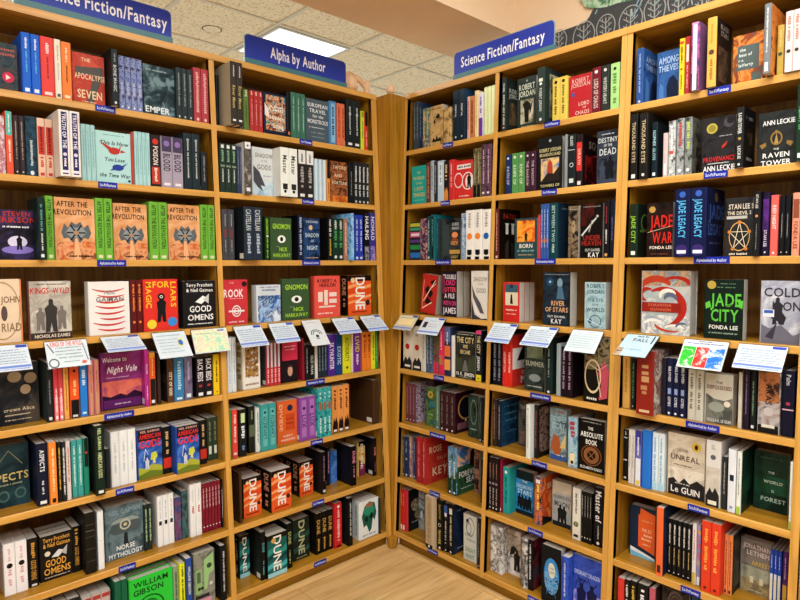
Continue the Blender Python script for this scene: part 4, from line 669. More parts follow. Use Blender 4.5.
('L2', 1, 'S', [(-0.4881, 0.0, 0), (-0.4633, 0.0, 0), (-0.4385, 0.0, 0)], 0.0243, 0.135, 0.1934, 0.006, 0, 0, '#3f6f5c', '#3f6f5c', '#3f6f5c', 'd~#a8c8b8~.15~.9~.3', '', 'grey-green spine with pale lettering'),
('L2', 1, 'F', [(-0.4066, 0.0, 1)], 0.032, 0.1207, 0.1867, 0.015, 0, 0, '#4e5d66', '#4e5d66', '#4e5d66', '', 't~EUROPEAN~#e4e8ea~.5~.86~.085~.92;t~TRAVEL~#e4e8ea~.5~.73~.085~.8;i~for the~#e4e8ea~.5~.61~.07~.5;t~MONSTROUS~#e4e8ea~.5~.48~.09~.94;h~#c8d0d4~.5~.34~.8~.03;h~#8a9aa4~.5~.22~.6~.04;h~#8a9aa4~.5~.12~.6~.03', 'slate grey cover with ornate white title'),
('L2', 1, 'S', [(-0.2857, 0.0, 1)], 0.039, 0.135, 0.1931, 0.006, 0, 0, '#4a86b8', '#4a86b8', '#4a86b8', 'q~#8ab8d8~.05~.95;d~#16242c~.2~.9~.35', '', 'light blue spine with black border'),
('L2', 1, 'S', [(-0.2434, 0.0, 0), (-0.2203, 0.0, 0)], 0.0226, 0.135, 0.1912, 0.006, 0, 0, '#d8704a', '#d8704a', '#d8704a', 'd~#8a2a1a~.2~.9~.5', '', 'salmon orange thin spine'),
('L2', 1, 'S', [(-0.1884, 0.0, 1), (-0.1464, 0.0, 1)], 0.0414, 0.155, 0.2193, 0.006, 0, 0, '#1f2628', '#1f2628', '#1f2628', 'd~#c8ccca~.25~.85~.25;e~#b8c0c0~.7~.2;q~#e8e8e8~.05~.1', '', 'black spine with white ring mark'),
('L2', 1, 'S', [(-0.1017, 0.0, 0)], 0.0211, 0.108, 0.1794, 0.006, 0, 0, '#cdd835', '#cdd835', '#cdd835', 'b~#8aa82a~.84~.98;d~#5a6a1a~.3~.75~.4', '', 'acid yellow spine'),
('L2', 1, 'S', [(-0.0787, 0.0, 0)], 0.0197, 0.108, 0.1774, 0.006, 0, 0, '#d4342a', '#d4342a', '#d4342a', 'b~#17181a~.64~1;d~#f0a8a0~.1~.5~.5', '', 'red spine with black top'),
('L2', 2, 'S', [(-0.8262, 0.0, 1), (-0.802, 0.0, 1), (-0.7778, 0.0, 1)], 0.0237, 0.135, 0.1907, 0.006, 0, 0, '#26352d', '#26352d', '#26352d', 'd~#c8d0c4~.2~.48~.35;b~#7a8a78~.52~.56;d~#8ab090~.6~.86~.6;q~#e0e4dc~.9~.97', '', 'dark green spine with white bands'),
('L2', 2, 'S', [(-0.7526, 0.0, 0), (-0.7422, 0.0, 0)], 0.0099, 0.135, 0.1873, 0.006, 0, 0, '#39435e', '#39435e', '#39435e', 'd~#8a94a8~.2~.9~.4', '', 'thin slate blue spine'),
('L2', 2, 'S', [(-0.7314, 0.0, 1)], 0.0299, 0.135, 0.2047, -0.015, 0, 0, 'm:#6a6662,#3a3230,#a8a4a0@40', 'm:#6a6662,#3a3230,#a8a4a0@40', '#d8d8d4', 'b~#e8e8e6~.87~1;e~#3a3a3a~.93~.15;q~#e0e0e0~.05~.12', '', 'mottled grey-brown spine with white top'),
('L2', 2, 'F', [(-0.6781, 0.0, 1)], 0.032, 0.0961, 0.1978, 0.02, 0, 0, '#d3d9da', '#d3d9da', '#d3d9da', '', 't~SHADOW~#8a8070~.55~.84~.09~.9;t~OF THE~#9a9080~.55~.73~.04~.3;t~GODS~#8a8070~.55~.6~.1~.7;b~m:#8fb4cc,#c8d8e0,#a8c4d4@15~0~0~1~.3;g~#4a4a52~0,.62,.3,.5,.6,.2,.35,.22,.5,.1,.2,.18,0,.3;h~#8a9098~.7~.42~.4~.03', 'white cover with dark dragon head below'),
('L2', 2, 'S', [(-0.5808, 0.0, 1), (-0.5392, 0.0, 1)], 0.0411, 0.16, 0.1999, -0.04, 0, 1, '#e9ece5', '#e9ece5', '#ebebe6', 't~Master~#2c2c30~.46~.84~.55;b~#e9ece5~0~.01;e~#1f1f22~.1~.18;l~#000~0;q~#2a2a2c~.14~.26', '', 'thick white hardback spine with black sword mark'),
('L2', 2, 'S', [(-0.4647, 0.0, 1), (-0.4235, 0.0, 1)], 0.0407, 0.135, 0.2107, 0.006, 0, 0, '#2d2828', '#2d2828', '#2d2828', 'b~#e8e8e4~.72~1;d~#2a2a2a~.76~.92~.3;d~#b0a8a4~.2~.66~.5;q~#e8e8e4~.05~.11', '', 'white-topped black spine with grey lettering'),
('L2', 2, 'S', [(-0.3813, 0.0, 0), (-0.3591, 0.0, 0), (-0.3368, 0.0, 0)], 0.0217, 0.108, 0.1818, 0.006, 0, 0, '#a9c5d2', '#a9c5d2', '#a9c5d2', 'q~#d8e4ea~0~1', '', 'pale blue spine with white streak'),
('L2', 2, 'S', [(-0.3133, 0.0, 0)], 0.0204, 0.108, 0.1848, 0.006, 0, 0, '#e2923e', '#e2923e', '#e2923e', 'b~#1c1a1a~.55~1;d~#a83a1a~.1~.45~.5', '', 'orange-footed black spine'),
('L2', 2, 'F', [(-0.2852, 0.0, 1)], 0.032, 0.095, 0.184, 0.012, 0, 0, 'm:#4a2a1e,#a8663c,#2a1814@30', 'm:#4a2a1e,#a8663c,#2a1814@30', 'm:#4a2a1e,#a8663c,#2a1814@30', '', 't~SWORD~#e4c8a8~.5~.86~.08~.85;t~AND~#e4c8a8~.4~.66~.08~.5;t~FORTUNE~#e4c8a8~.5~.48~.08~.95;b~m:#e08a3a,#a84a1a@30~0~0~1~.16', 'dark brown fiery cover with pale lettering'),
('L2', 2, 'S', [(-0.1846, 0.0, 0)], 0.0248, 0.108, 0.1827, 0.006, 0, 0, '#171a1c', '#171a1c', '#171a1c', 'd~#8a8a8a~.2~.8~.3', '', 'black spine beside the fiery cover'),
('L2', 2, 'S', [(-0.1564, 0.0, 0), (-0.1326, 0.0, 0), (-0.1088, 0.0, 0), (-0.085, 0.0, 0)], 0.0233, 0.135, 0.1932, 0.006, 0, 0, '#26282a', '#26282a', '#26282a', 'd~#dcdcd8~.15~.9~.6;e~#c8c8c8~.05~.3', '', 'black spine with white lettering'),
('L2', 3, 'S', [(-0.8285, 0.0, 1), (-0.8022, 0.0, 1)], 0.0258, 0.135, 0.1993, 0.006, 0, 0, '#46464a', '#46464a', '#46464a', 'd~#8a3a3a~.45~.6~.6;d~#a0a0a4~.65~.9~.25;d~#a0a0a4~.15~.4~.25', '', 'dark grey spine with faint red mark'),
('L2', 3, 'S', [(-0.762, 0.0, 1), (-0.7215, 0.0, 1)], 0.04, 0.135, 0.2099, -0.045, 0, 0, '#28323f', '#28323f', '#1d2226', 't~CASTELLAN~#c0c8cc~.56~.95~.62;d~#a8b4c4~.1~.5~.5', '', 'thick slate spine with pale lettering, sticking out'),
('L2', 3, 'S', [(-0.6394, 0.0, 0)], 0.0207, 0.108, 0.1804, 0.006, 0, 0, '#1f3a1c', '#1f3a1c', '#1f3a1c', 't~GNOMON~#9ad43a~.6~.95~.7;d~#9ad43a~.05~.5~.5;e~#e8eee0~.55~.3', '', 'dark green spine with lime lettering'),
('L2', 3, 'F', [(-0.6124, 0.0, 1)], 0.032, 0.1033, 0.1781, 0.01, 0, 0, '#3c5636', '#3c5636', '#3c5636', '', 't~GNOMON~#a6d83c~.5~.8~.12~.86;e~#eef2ec~.5~.5~.2~.09;e~#1c241c~.5~.5~.08~.055;t~NICK~#a6d83c~.58~.26~.09~.4;t~HARKAWAY~#a6d83c~.5~.12~.09~.86;h~#a8b8a0~.3~.32~.2~.02', 'dark green cover with one white eye, lime lettering'),
('L2', 3, 'S', [(-0.4767, 0.0, 0)], 0.0239, 0.135, 0.195, 0.006, 0, 0, '#1a2238', '#1a2238', '#15171c', 'd~#a8b8d8~.1~.95~.65', '', 'navy spine with pale lettering'),
('L2', 3, 'F', [(-0.4458, 0.0, 1)], 0.032, 0.0859, 0.184, 0.012, 0, 0, 'm:#16223c,#2a4a7a,#101828@25', 'm:#16223c,#2a4a7a,#101828@25', 'm:#16223c,#2a4a7a,#101828@25', '', 't~THE BURNED~#c0c8d4~.5~.92~.05~.8;t~SHADOW~#b8d0e4~.5~.6~.1~.9;t~OF~#b8d0e4~.5~.46~.06~.2;t~NIGHT~#b8d0e4~.5~.3~.1~.7;e~#d8b890~.4~.78~.12~.06;h~#c8a890~.5~.06~.8~.03', 'dark blue cover with a glowing shape'),
('L2', 3, 'S', [(-0.3185, 0.0, 0)], 0.0247, 0.135, 0.1927, 0.006, 0, 0, '#16181c', '#16181c', '#131519', 'd~#c8a83a~.1~.5~.5;d~#d8d0c8~.55~.95~.6', '', 'black spine with coloured dots'),
('L2', 3, 'S', [(-0.2907, 0.0, 0), (-0.2608, 0.0, 0)], 0.0294, 0.135, 0.1907, 0.006, 0, 0, '#1c3428', '#1c3428', '#1c3428', 'd~#4a9a5a~.3~.7~.7;d~#c8d0c8~.72~.95~.5;e~#d8d8d8~.08~.3', '', 'black-green spine with green marks'),
('L2', 3, 'S', [(-0.2281, 0.0, 0)], 0.0217, 0.135, 0.1907, 0.006, 0, 0, '#a8705a', '#a8705a', '#a8705a', 'd~#f0d8c8~.1~.9~.4', '', 'dusty pink thin spine'),
('L2', 3, 'S', [(-0.2055, 0.0, 0)], 0.0177, 0.155, 0.2158, -0.02, 0, 0, 'm:#5aa4d6,#9accec,#3a7ab8@40', 'm:#5aa4d6,#9accec,#3a7ab8@40', 'm:#5aa4d6,#9accec,#3a7ab8@40', 'd~#e8f4fa~.6~.9~.3', '', 'sky blue spine, sticking out slightly'),
('L2', 3, 'S', [(-0.1635, 0.0, 0), (-0.1382, 0.0, 0)], 0.0248, 0.155, 0.2123, 0.006, 0, 0, '#2a3eaa', '#2a3eaa', '#2a3eaa', 'd~#c8d0f0~.2~.9~.45;q~#c8d0f0~.03~.08', '', 'royal blue spine with white lettering'),
('L2', 3, 'S', [(-0.1056, 0.0, 0)], 0.032, 0.155, 0.2194, 0.006, 0, 0, '#17181c', '#17181c', '#17181c', 't~HAILING~#e8e8ea~.45~.95~.75;b~m:#9a9aa8,#3a3a44@60~0~.3', '', 'black spine with heavy white lettering'),
('L2', 3, 'S', [(-0.0701, 0.0, 0)], 0.0338, 0.155, 0.2259, 0.006, 0, 0, '#3a3684', '#3a3684', '#3a3684', 't~NOMAD~#d0d0ea~.4~.95~.7;b~m:#a890c8,#3a3684@60~0~.3', '', 'indigo spine with white lettering'),
('L2', 4, 'F', [(-0.8255, 0.0, 1)], 0.032, 0.1037, 0.1798, 0.024, 0, 0, '#ca3840', '#ca3840', '#ca3840', '', 't~THE~#e8b0b0~.3~.93~.04~.2;t~ROOK~#f4ecea~.38~.7~.17~.86;h~#e8b8b8~.5~.58~.6~.02;o~#ece4e2~.5~.3~.2~.13~.8;o~#ece4e2~.5~.3~.12~.075~.7;b~#ece4e2~.15~.28~.85~.32;e~#1f1f22~.86~.9~.11;h~#e8c0c0~.5~.06~.7~.04', 'red cover with large white title and round emblem'),
('L2', 4, 'F', [(-0.6798, 0.0, 1)], 0.045, 0.1129, 0.1548, 0.024, 0, 0, '#dce2e6', 'm:#3a66b0,#a8c8e8,#2a4484,#d8e4f0@18', 'm:#3a66b0,#a8c8e8,#2a4484,#d8e4f0@18', '', 'b~#ccd4dc~0~.72~1~1;h~#4a5a7a~.5~.94~.8~.03;h~#4a5a7a~.5~.86~.6~.05;t~PANDORA S~#26324c~.5~.66~.1~.92;t~STAR~#26324c~.45~.53~.1~.5', 'blue and white cover with grey top band'),
('L2', 4, 'F', [(-0.5571, 0.0, 1)], 0.03, 0.1373, 0.1779, 0.024, 0, 0, '#3c5636', '#3c5636', '#3c5636', '', 't~GNOMON~#a6d83c~.5~.8~.12~.86;e~#eef2ec~.5~.5~.2~.09;e~#1c241c~.5~.5~.08~.055;t~NICK~#a6d83c~.58~.26~.09~.4;t~HARKAWAY~#a6d83c~.5~.12~.09~.86;h~#a8b8a0~.3~.32~.2~.02', 'dark green white-eyed cover between blue and red ones'),
('L2', 4, 'F', [(-0.3943, 0.0, 1)], 0.032, 0.1444, 0.1875, 0.024, 0, 0, '#c8483e', '#e4574a', '#e4574a', '', 't~ROBERT A.~#3a1a1a~.5~.88~.08~.8;t~HEINLEIN~#3a1a1a~.5~.78~.08~.8;b~#ecd8cc~.12~.38~.3~.62;b~#ecd8cc~.36~.3~.5~.66;b~#ecd8cc~.56~.34~.86~.44;b~#ecd8cc~.56~.5~.86~.6;b~#ecd8cc~.15~.24~.8~.28;h~#f4e0d8~.4~.1~.6~.04', 'orange-red cover with dark title and pale maze'),
('L2', 4, 'F', [(-0.2068, 0.0, 1)], 0.05, 0.1455, 0.1866, 0.024, 0, 0, '#17140f', '#e45a28', '#e45a28', 'd~#e8a080~.1~.42~.4;t~DUNE~#eca888~.5~.92~.6', 'b~#161314~0~.86~1~1;g~#f0a060~0,.74,.3,.8,.6,.72,1,.78,1,.7,.6,.64,.3,.72,0,.66;g~#d84a20~0,.64,.3,.7,.6,.62,1,.68,1,.54,.6,.5,.3,.58,0,.52;g~#f2a868~0,.5,.4,.56,.7,.46,1,.52,1,.46,.7,.4,.4,.5,0,.44;g~#f0a060~0,.34,.4,.4,.7,.3,1,.36,1,.3,.7,.24,.4,.34,0,.28;T~DUNE~#f4ece4~.52~.13~.95~.4;e~#3a2420~.84~.3~.1;e~#f0c890~.2~.88~.09;h~#7a2a14~.5~.08~.7~.04;h~#7a2a14~.4~.95~.5~.02', 'orange wave cover with upright white title, at the divider post'),
('L2', 5, 'S', [(-0.8247, 0.0, 1), (-0.8053, 0.0, 1)], 0.0189, 0.155, 0.2192, 0.018, 0, 0, '#dde3e5', '#dde3e5', '#dde3e5', 'd~#8fb0c8~.15~.9~.35', '', 'white spine with pale blue lettering'),
('L2', 5, 'F', [(-0.7565, 0.0, 1)], 0.06, 0.0793, 0.1883, 0.024, 0, 0, '#e0d8c4', '#e8e4dc', '#e8e4dc', 'b~#e0d8c4~0~1;d~#a88a50~.1~.95~.7', 'b~m:#4a2a1a,#b89040,#7a3a20,#e8e4dc@60~.1~.25~.9~.92;h~#8a7050~.5~.1~.8~.05;h~#8a7050~.5~.6~.7~.05', 'white cover with ornate brown and gold drawing'),
('L2', 5, 'S', [(-0.6513, 0.0, 0), (-0.6339, 0.0, 0), (-0.6166, 0.0, 0), (-0.5992, 0.0, 0)], 0.0169, 0.108, 0.1836, 0.018, 0, 0, '#c0343c', '#c0343c', '#3a3f44', 'b~#5a5a68~.42~1;q~#d8c8cc~.42~.98;d~#f0d0d0~.05~.38~.6', '', 'red-footed spine with grey and white top'),
('L2', 5, 'F', [(-0.5718, 0.0, 1)], 0.032, 0.0817, 0.1724, 0.03, 0, 0, '#221a20', '#221a20', '#221a20', '', 'b~#ce3450~0~.55~1~1;h~#f0c8d0~.5~.9~.8~.03;h~#f0c8d0~.5~.82~.6~.03;e~#c89a80~.5~.28~.16~.13;g~#3a2420~.3,.2,.28,.36,.36,.44,.64,.44,.72,.36,.7,.2,.62,.38,.38,.38', 'black cover with red band and a small portrait'),
('L2', 5, 'S', [(-0.4734, 0.0, 0)], 0.0125, 0.108, 0.1839, 0.018, 0, 0, '#8f2230', '#8f2230', '#8f2230', '', '', 'thin dark red spine'),
('L2', 5, 'S', [(-0.458, 0.0, 0)], 0.0192, 0.108, 0.1547, 0.018, 0, 0, '#1f2224', '#1f2224', '#1f2224', 'd~#a8b8b0~.2~.9~.4', '', 'black spine behind the drawing card'),
('L2', 5, 'S', [(-0.4356, 0.0, 0)], 0.0275, 0.108, 0.1521, 0.018, 0, 0, '#1c1e20', '#1c1e20', '#1c1e20', 't~OLD MAN~#d0d4cc~.15~.7~.6', '', 'black spine with white script'),
('L2', 5, 'S', [(-0.405, 0.0, 0)], 0.0143, 0.108, 0.1498, 0.018, 0, 0, '#dcd8cc', '#dcd8cc', '#dcd8cc', '', '', 'thin cream spine'),
('L2', 5, 'S', [(-0.3887, 0.0, 0), (-0.3722, 0.0, 0), (-0.3558, 0.0, 0)], 0.016, 0.108, 0.151, 0.018, 0, 0, '#22303a', '#22303a', '#22303a', 'd~#8fa0a8~.2~.9~.5', '', 'thin black-blue spine'),
('L2', 5, 'S', [(-0.3348, 0.0, 1)], 0.0431, 0.135, 0.1895, 0.018, 0, 0, '#4e2a86', '#4e2a86', '#4e2a86', 't~SKYHUNTER~#e4d8f0~.15~.8~.6', '', 'purple spine with white lettering'),
('L2', 5, 'S', [(-0.2897, 0.0, 0)], 0.0369, 0.135, 0.186, 0.018, 0, 0, '#223f7c', '#223f7c', '#223f7c', 't~EXOTIC~#b8d0ea~.25~.7~.6', '', 'navy spine with pale blue lettering'),
('L2', 5, 'S', [(-0.2493, 0.0, 1)], 0.0481, 0.135, 0.1856, 0.018, 0, 0, '#d9d829', '#d9d829', '#d9d829', 't~AUTHORITY~#3a5a2a~.3~.9~.5;e~#3a3a1a~.15~.15', '', 'bright yellow spine with dark marks'),
('L2', 5, 'S', [(-0.1992, 0.0, 0)], 0.0115, 0.135, 0.1864, 0.018, 0, 0, '#dccac8', '#dccac8', '#dccac8', '', '', 'very thin pale pink spine'),
('L2', 5, 'S', [(-0.1857, 0.0, 0)], 0.0435, 0.135, 0.1864, 0.018, 0, 0, '#6c2f86', '#6c2f86', '#6c2f86', 't~LIVID~#d8c04a~.5~.9~.6;d~#d8c0e0~.15~.45~.4', '', 'violet spine with yellow lettering'),
('L2', 5, 'S', [(-0.1325, 0.0, 0), (-0.1051, 0.0, 0)], 0.0268, 0.108, 0.1839, 0.018, 0, 0, '#e67d2b', '#e67d2b', '#e67d2b', 'd~#8a3a10~.3~.8~.5;e~#5a2a10~.9~.3', '', 'bright orange spine with dark lettering'),
('L2', 5, 'S', [(-0.0762, 0.0, 0)], 0.025, 0.108, 0.183, 0.018, 0, 0, '#dedc2c', '#dedc2c', '#dedc2c', 'd~#4a8a3a~.2~.9~.6', '', 'yellow spine between orange and green'),
('L2', 5, 'S', [(-0.0491, 0.0, 0)], 0.0128, 0.108, 0.1809, 0.018, 0, 0, '#3a8c3c', '#3a8c3c', '#3a8c3c', 'd~#c8e0a0~.2~.9~.4', '', 'green spine at the right end'),
('L2', 6, 'S', [(-0.8228, 0.0, 0)], 0.0092, 0.135, 0.1927, 0.03, 0, 0, '#3a8c4c', '#3a8c4c', '#3a8c4c', '', '', 'thin green spine'),
('L2', 6, 'S', [(-0.8127, 0.0, 1)], 0.0244, 0.135, 0.1924, 0.026, 0, 0, '#e24a40', '#e24a40', '#e24a40', 'd~#f4d8d0~.3~.9~.5;q~#f4d8d0~.05~.1', '', 'coral red spine with white marks'),
('L2', 6, 'S', [(-0.7874, 0.0, 1)], 0.032, 0.135, 0.1913, 0.015, 0, 0, '#1c1f1d', '#1c1f1d', '#1c1f1d', 'q~#c8dca0~.72~.92;d~#d8e0e8~.35~.65~.6;d~#6a8ab8~.1~.3~.5', '', 'black spine with pale green label'),
('L2', 6, 'S', [(-0.7378, 0.0, 1)], 0.029, 0.135, 0.1938, 0.03, 0, 0, '#20241f', '#20241f', '#141414', 'b~#5a6448~.35~.6;d~#8a9070~.7~.9~.4', '', 'black spine with olive band'),
('L2', 6, 'S', [(-0.708, 0.0, 0)], 0.0179, 0.108, 0.1834, 0.024, 0, 0, '#d9ddd8', '#d9ddd8', '#d9ddd8', 'd~#7a8a88~.2~.9~.5', '', 'white spine beside the teal pair'),
('L2', 6, 'S', [(-0.6892, 0.0, 1), (-0.6528, 0.0, 1)], 0.0359, 0.135, 0.1945, 0.014, 0, 0, '#3b9a98', '#3b9a98', '#3b9a98', 'q~#64b4b0~.1~.9;t~ASCENDANCY~#1c3a50~.25~.75~.5;e~#1c3a50~.83~.18', '', 'teal spine with navy lettering panel'),
('L2', 6, 'F', [(-0.5927, 0.0, 1), (-0.5927, 0.0325, 0), (-0.5927, 0.065, 0)], 0.032, 0.098, 0.1859, 0.046, 0, 0, '#da6430', '#da6430', '#da6430', '', 'T~DIVIDE~#f0b890~.14~.3~.92~.16;e~#222c48~.62~.82~.15;b~#c84a24~.38~.3~.88~.68;h~#7a2410~.62~.56~.4~.03;h~#7a2410~.62~.46~.4~.03;t~HARRY~#f8dcc8~.5~.17~.05~.7;t~HARRISON~#f8dcc8~.5~.08~.05~.86', 'orange cover with dark blue disc'),
('L2', 6, 'S', [(-0.4943, 0.0, 1), (-0.4522, 0.0, 1)], 0.0416, 0.135, 0.1912, 0.022, 0, 0, '#8c4a9c', '#8c4a9c', '#8c4a9c', 'q~#a870b4~.08~.94;t~LUX~#4a2060~.3~.6~.6;e~#4a2060~.75~.2', '', 'purple spine with lilac ornament'),
('L2', 6, 'S', [(-0.4097, 0.0, 0), (-0.3847, 0.0, 0), (-0.3598, 0.0, 0)], 0.0245, 0.155, 0.2215, 0.006, 0, 0, 'm:#1f8082,#4ab4b0,#186068@40', 'm:#1f8082,#4ab4b0,#186068@40', 'm:#1f8082,#4ab4b0,#186068@40', 'q~#a8603a~.56~.72;d~#d8ecec~.1~.4~.5;d~#d8ecec~.78~.95~.4', '', 'teal wave spine with brown patch'),
('L2', 6, 'S', [(-0.3183, 0.0, 0), (-0.285, 0.0, 0), (-0.2517, 0.0, 0)], 0.0328, 0.155, 0.2147, 0.025, 0, 0, '#e3964e', '#e3964e', '#e3964e', 'g~#231a18~.34;d~#7a2a1a~.5~.92~.5;q~#e8e0d8~.02~.07', '', 'orange spine with black curve at the foot'),
('L2', 6, 'S', [(-0.0817, 0.0, 0)], 0.0395, 0.17, 0.2131, 0.015, 0, 1, '#47301f', '#47301f', '#46301f', '', '', 'dark brown leather hardback spine at the right end'),
('L2', 7, 'S', [(-0.7946, 0.0, 0)], 0.0107, 0.13, 0.2064, 0.021, 0, 1, '#46301f', '#46301f', '#46301f', '', '', 'dark brown leather hardback at the divider'),
('L2', 7, 'F', [(-0.766, 0.0, 1), (-0.766, 0.0455, 0), (-0.766, 0.091, 0)], 0.045, 0.0857, 0.1658, 0.051, 0, 0, '#17140f', '#e45a28', '#e45a28', '', 'b~#161314~0~.86~1~1;g~#f0a060~0,.74,.3,.8,.6,.72,1,.78,1,.7,.6,.64,.3,.72,0,.66;g~#d84a20~0,.64,.3,.7,.6,.62,1,.68,1,.54,.6,.5,.3,.58,0,.52;g~#f2a868~0,.5,.4,.56,.7,.46,1,.52,1,.46,.7,.4,.4,.5,0,.44;g~#f0a060~0,.34,.4,.4,.7,.3,1,.36,1,.3,.7,.24,.4,.34,0,.28;T~DUNE~#f4ece4~.52~.13~.95~.4;e~#3a2420~.84~.3~.1;e~#f0c890~.2~.88~.09;h~#7a2a14~.5~.08~.7~.04;h~#7a2a14~.4~.95~.5~.02', 'orange wave cover, left of three'),
('L2', 7, 'F', [(-0.6522, 0.0, 1), (-0.6522, 0.0655, 0), (-0.6522, 0.131, 0)], 0.065, 0.101, 0.1738, 0.025, 0, 0, '#17140f', '#e45a28', '#e45a28', 'd~#e8a080~.1~.42~.4;t~DUNE~#eca888~.5~.92~.6', 'b~#161314~0~.86~1~1;g~#f0a060~0,.74,.3,.8,.6,.72,1,.78,1,.7,.6,.64,.3,.72,0,.66;g~#d84a20~0,.64,.3,.7,.6,.62,1,.68,1,.54,.6,.5,.3,.58,0,.52;g~#f2a868~0,.5,.4,.56,.7,.46,1,.52,1,.46,.7,.4,.4,.5,0,.44;g~#f0a060~0,.34,.4,.4,.7,.3,1,.36,1,.3,.7,.24,.4,.34,0,.28;T~DUNE~#f4ece4~.52~.13~.95~.4;e~#3a2420~.84~.3~.1;e~#f0c890~.2~.88~.09;h~#7a2a14~.5~.08~.7~.04;h~#7a2a14~.4~.95~.5~.02', 'orange wave cover, middle of three'),
('L2', 7, 'F', [(-0.4714, 0.0, 1), (-0.4714, 0.0555, 0), (-0.4714, 0.111, 0)], 0.055, 0.0762, 0.1561, 0.086, 0, 0, '#17140f', '#e45a28', '#e45a28', 'd~#e8a080~.1~.42~.4;t~DUNE~#eca888~.5~.92~.6', 'b~#161314~0~.86~1~1;g~#f0a060~0,.74,.3,.8,.6,.72,1,.78,1,.7,.6,.64,.3,.72,0,.66;g~#d84a20~0,.64,.3,.7,.6,.62,1,.68,1,.54,.6,.5,.3,.58,0,.52;g~#f2a868~0,.5,.4,.56,.7,.46,1,.52,1,.46,.7,.4,.4,.5,0,.44;g~#f0a060~0,.34,.4,.4,.7,.3,1,.36,1,.3,.7,.24,.4,.34,0,.28;T~DUNE~#f4ece4~.52~.13~.95~.4;e~#3a2420~.84~.3~.1;e~#f0c890~.2~.88~.09;h~#7a2a14~.5~.08~.7~.04;h~#7a2a14~.4~.95~.5~.02', 'orange wave cover, right of three'),
('L2', 7, 'S', [(-0.379, 0.0, 0)], 0.0246, 0.135, 0.1934, 0.039, 0, 0, '#151316', '#151316', '#1c1a1e', 'd~#b08890~.3~.9~.3;q~#d8d8d8~.04~.1', '', 'black spine with small marks, sticking out'),
('L2', 7, 'S', [(-0.2978, 0.0, 0)], 0.0159, 0.108, 0.1818, 0.109, 0, 0, '#1c1a26', '#1c1a26', '#1c1a26', 'd~#c890a8~.3~.9~.6', '', 'thin black spine with violet lettering'),
('L2', 7, 'F', [(-0.2719, 0.0, 0)], 0.032, 0.0385, 0.1576, 0.12, 0, 0, '#2a5aa8', '#2a5aa8', '#2a5aa8', '', 'b~m:#2a5aa8,#5a8ad0@20~0~0~1~1', 'narrow strip of a blue cover set back'),
('L2', 7, 'S', [(-0.2184, 0.0, 0)], 0.0302, 0.135, 0.1872, 0.026, 0, 0, '#141216', '#141216', '#1a181c', 't~DUNE~#e08aa0~.55~.9~.6;d~#c87a90~.15~.5~.4', '', 'black spine with pink lettering, sticking out'),
('L2', 7, 'F', [(-0.1197, 0.0, 0), (-0.1197, 0.0325, 0), (-0.1197, 0.065, 0)], 0.032, 0.0451, 0.173, 0.1, 0, 0, '#d8b868', '#d8b868', '#d8b868', '', 'g~#7a2a4a~0,.0,1,0,1,.3,0,.5;b~#161314~0~.86~1~1;g~#c88a3a~0,.6,1,.5,1,.62,0,.7;T~DUNE~#f4ece4~.5~.2~.92~.34', 'yellow and plum wave cover'),
('L2', 7, 'S', [(-0.0578, 0.0, 0)], 0.0215, 0.135, 0.1876, 0.055, 0, 0, '#17141a', '#17141a', '#1a181c', 't~DUNE~#d87a8a~.4~.9~.65;d~#8a6a78~.1~.36~.4', '', 'black spine with pink title at the right end'),
('L2', 8, 'F', [(-0.7688, 0.0, 1), (-0.7688, 0.0355, 0), (-0.7688, 0.071, 0)], 0.035, 0.0493, 0.1795, 0.102, 0, 0, '#141312', '#1d5c58', '#1d5c58', 'd~#9ab0a8~.1~.95~.6', 'b~#16140f~0~.88~1~1;g~#2f8a80~0,.66,.4,.72,.7,.6,1,.7,1,.54,.6,.5,.3,.58,0,.5;g~#123f40~0,.5,.4,.56,.7,.46,1,.52,1,.42,.7,.36,.4,.44,0,.4;g~#4ab0b4~0,.3,.4,.36,.7,.26,1,.32,1,.2,.7,.16,.4,.24,0,.18;b~#9ad0d8~0~0~1~.1;T~DUNE~#f0ece0~.5~.13~.95~.4;e~#caa050~.3~.86~.12', 'green wave cover at the divider'),
('L2', 8, 'S', [(-0.708, 0.0, 0)], 0.0219, 0.135, 0.2043, 0.026, 0, 0, '#141513', '#141513', '#191a18', 't~DUNE~#5aa8a0~.45~.9~.6;d~#5aa8a0~.1~.4~.4', '', 'black spine with teal lettering, sticking out'),
('L2', 8, 'F', [(-0.6852, 0.0, 1), (-0.6852, 0.0325, 0), (-0.6852, 0.065, 0)], 0.032, 0.0969, 0.1805, 0.02, 0, 0, '#141312', '#1d5c58', '#1d5c58', '', 'b~#16140f~0~.88~1~1;g~#2f8a80~0,.66,.4,.72,.7,.6,1,.7,1,.54,.6,.5,.3,.58,0,.5;g~#123f40~0,.5,.4,.56,.7,.46,1,.52,1,.42,.7,.36,.4,.44,0,.4;g~#4ab0b4~0,.3,.4,.36,.7,.26,1,.32,1,.2,.7,.16,.4,.24,0,.18;b~#9ad0d8~0~0~1~.1;T~DUNE~#f0ece0~.5~.13~.95~.4;e~#caa050~.3~.86~.12', 'green wave cover with upright white title'),
('L2', 8, 'S', [(-0.578, 0.0, 0)], 0.0265, 0.135, 0.1973, 0.033, 0, 0, '#141512', '#141512', '#141512', 't~DUNE~#a8b070~.45~.9~.65;d~#a8b070~.1~.4~.4', '', 'black spine with gold-green title'),
('L2', 8, 'F', [(-0.5278, 0.0, 1), (-0.5278, 0.0325, 0), (-0.5278, 0.065, 0)], 0.032, 0.0863, 0.1853, 0.066, 0, 0, '#17241f', '#17241f', '#17241f', '', 'g~#24483e~0,.66,.4,.72,.7,.6,1,.7,1,.54,.6,.5,.3,.58,0,.5;g~#2a4a44~0,.3,.4,.36,.7,.26,1,.32,1,.2,.7,.16,.4,.24,0,.18;T~DUNE~#b0b284~.5~.13~.95~.38;h~#8a8a60~.5~.06~.7~.04', 'black-green wave cover with gold title'),
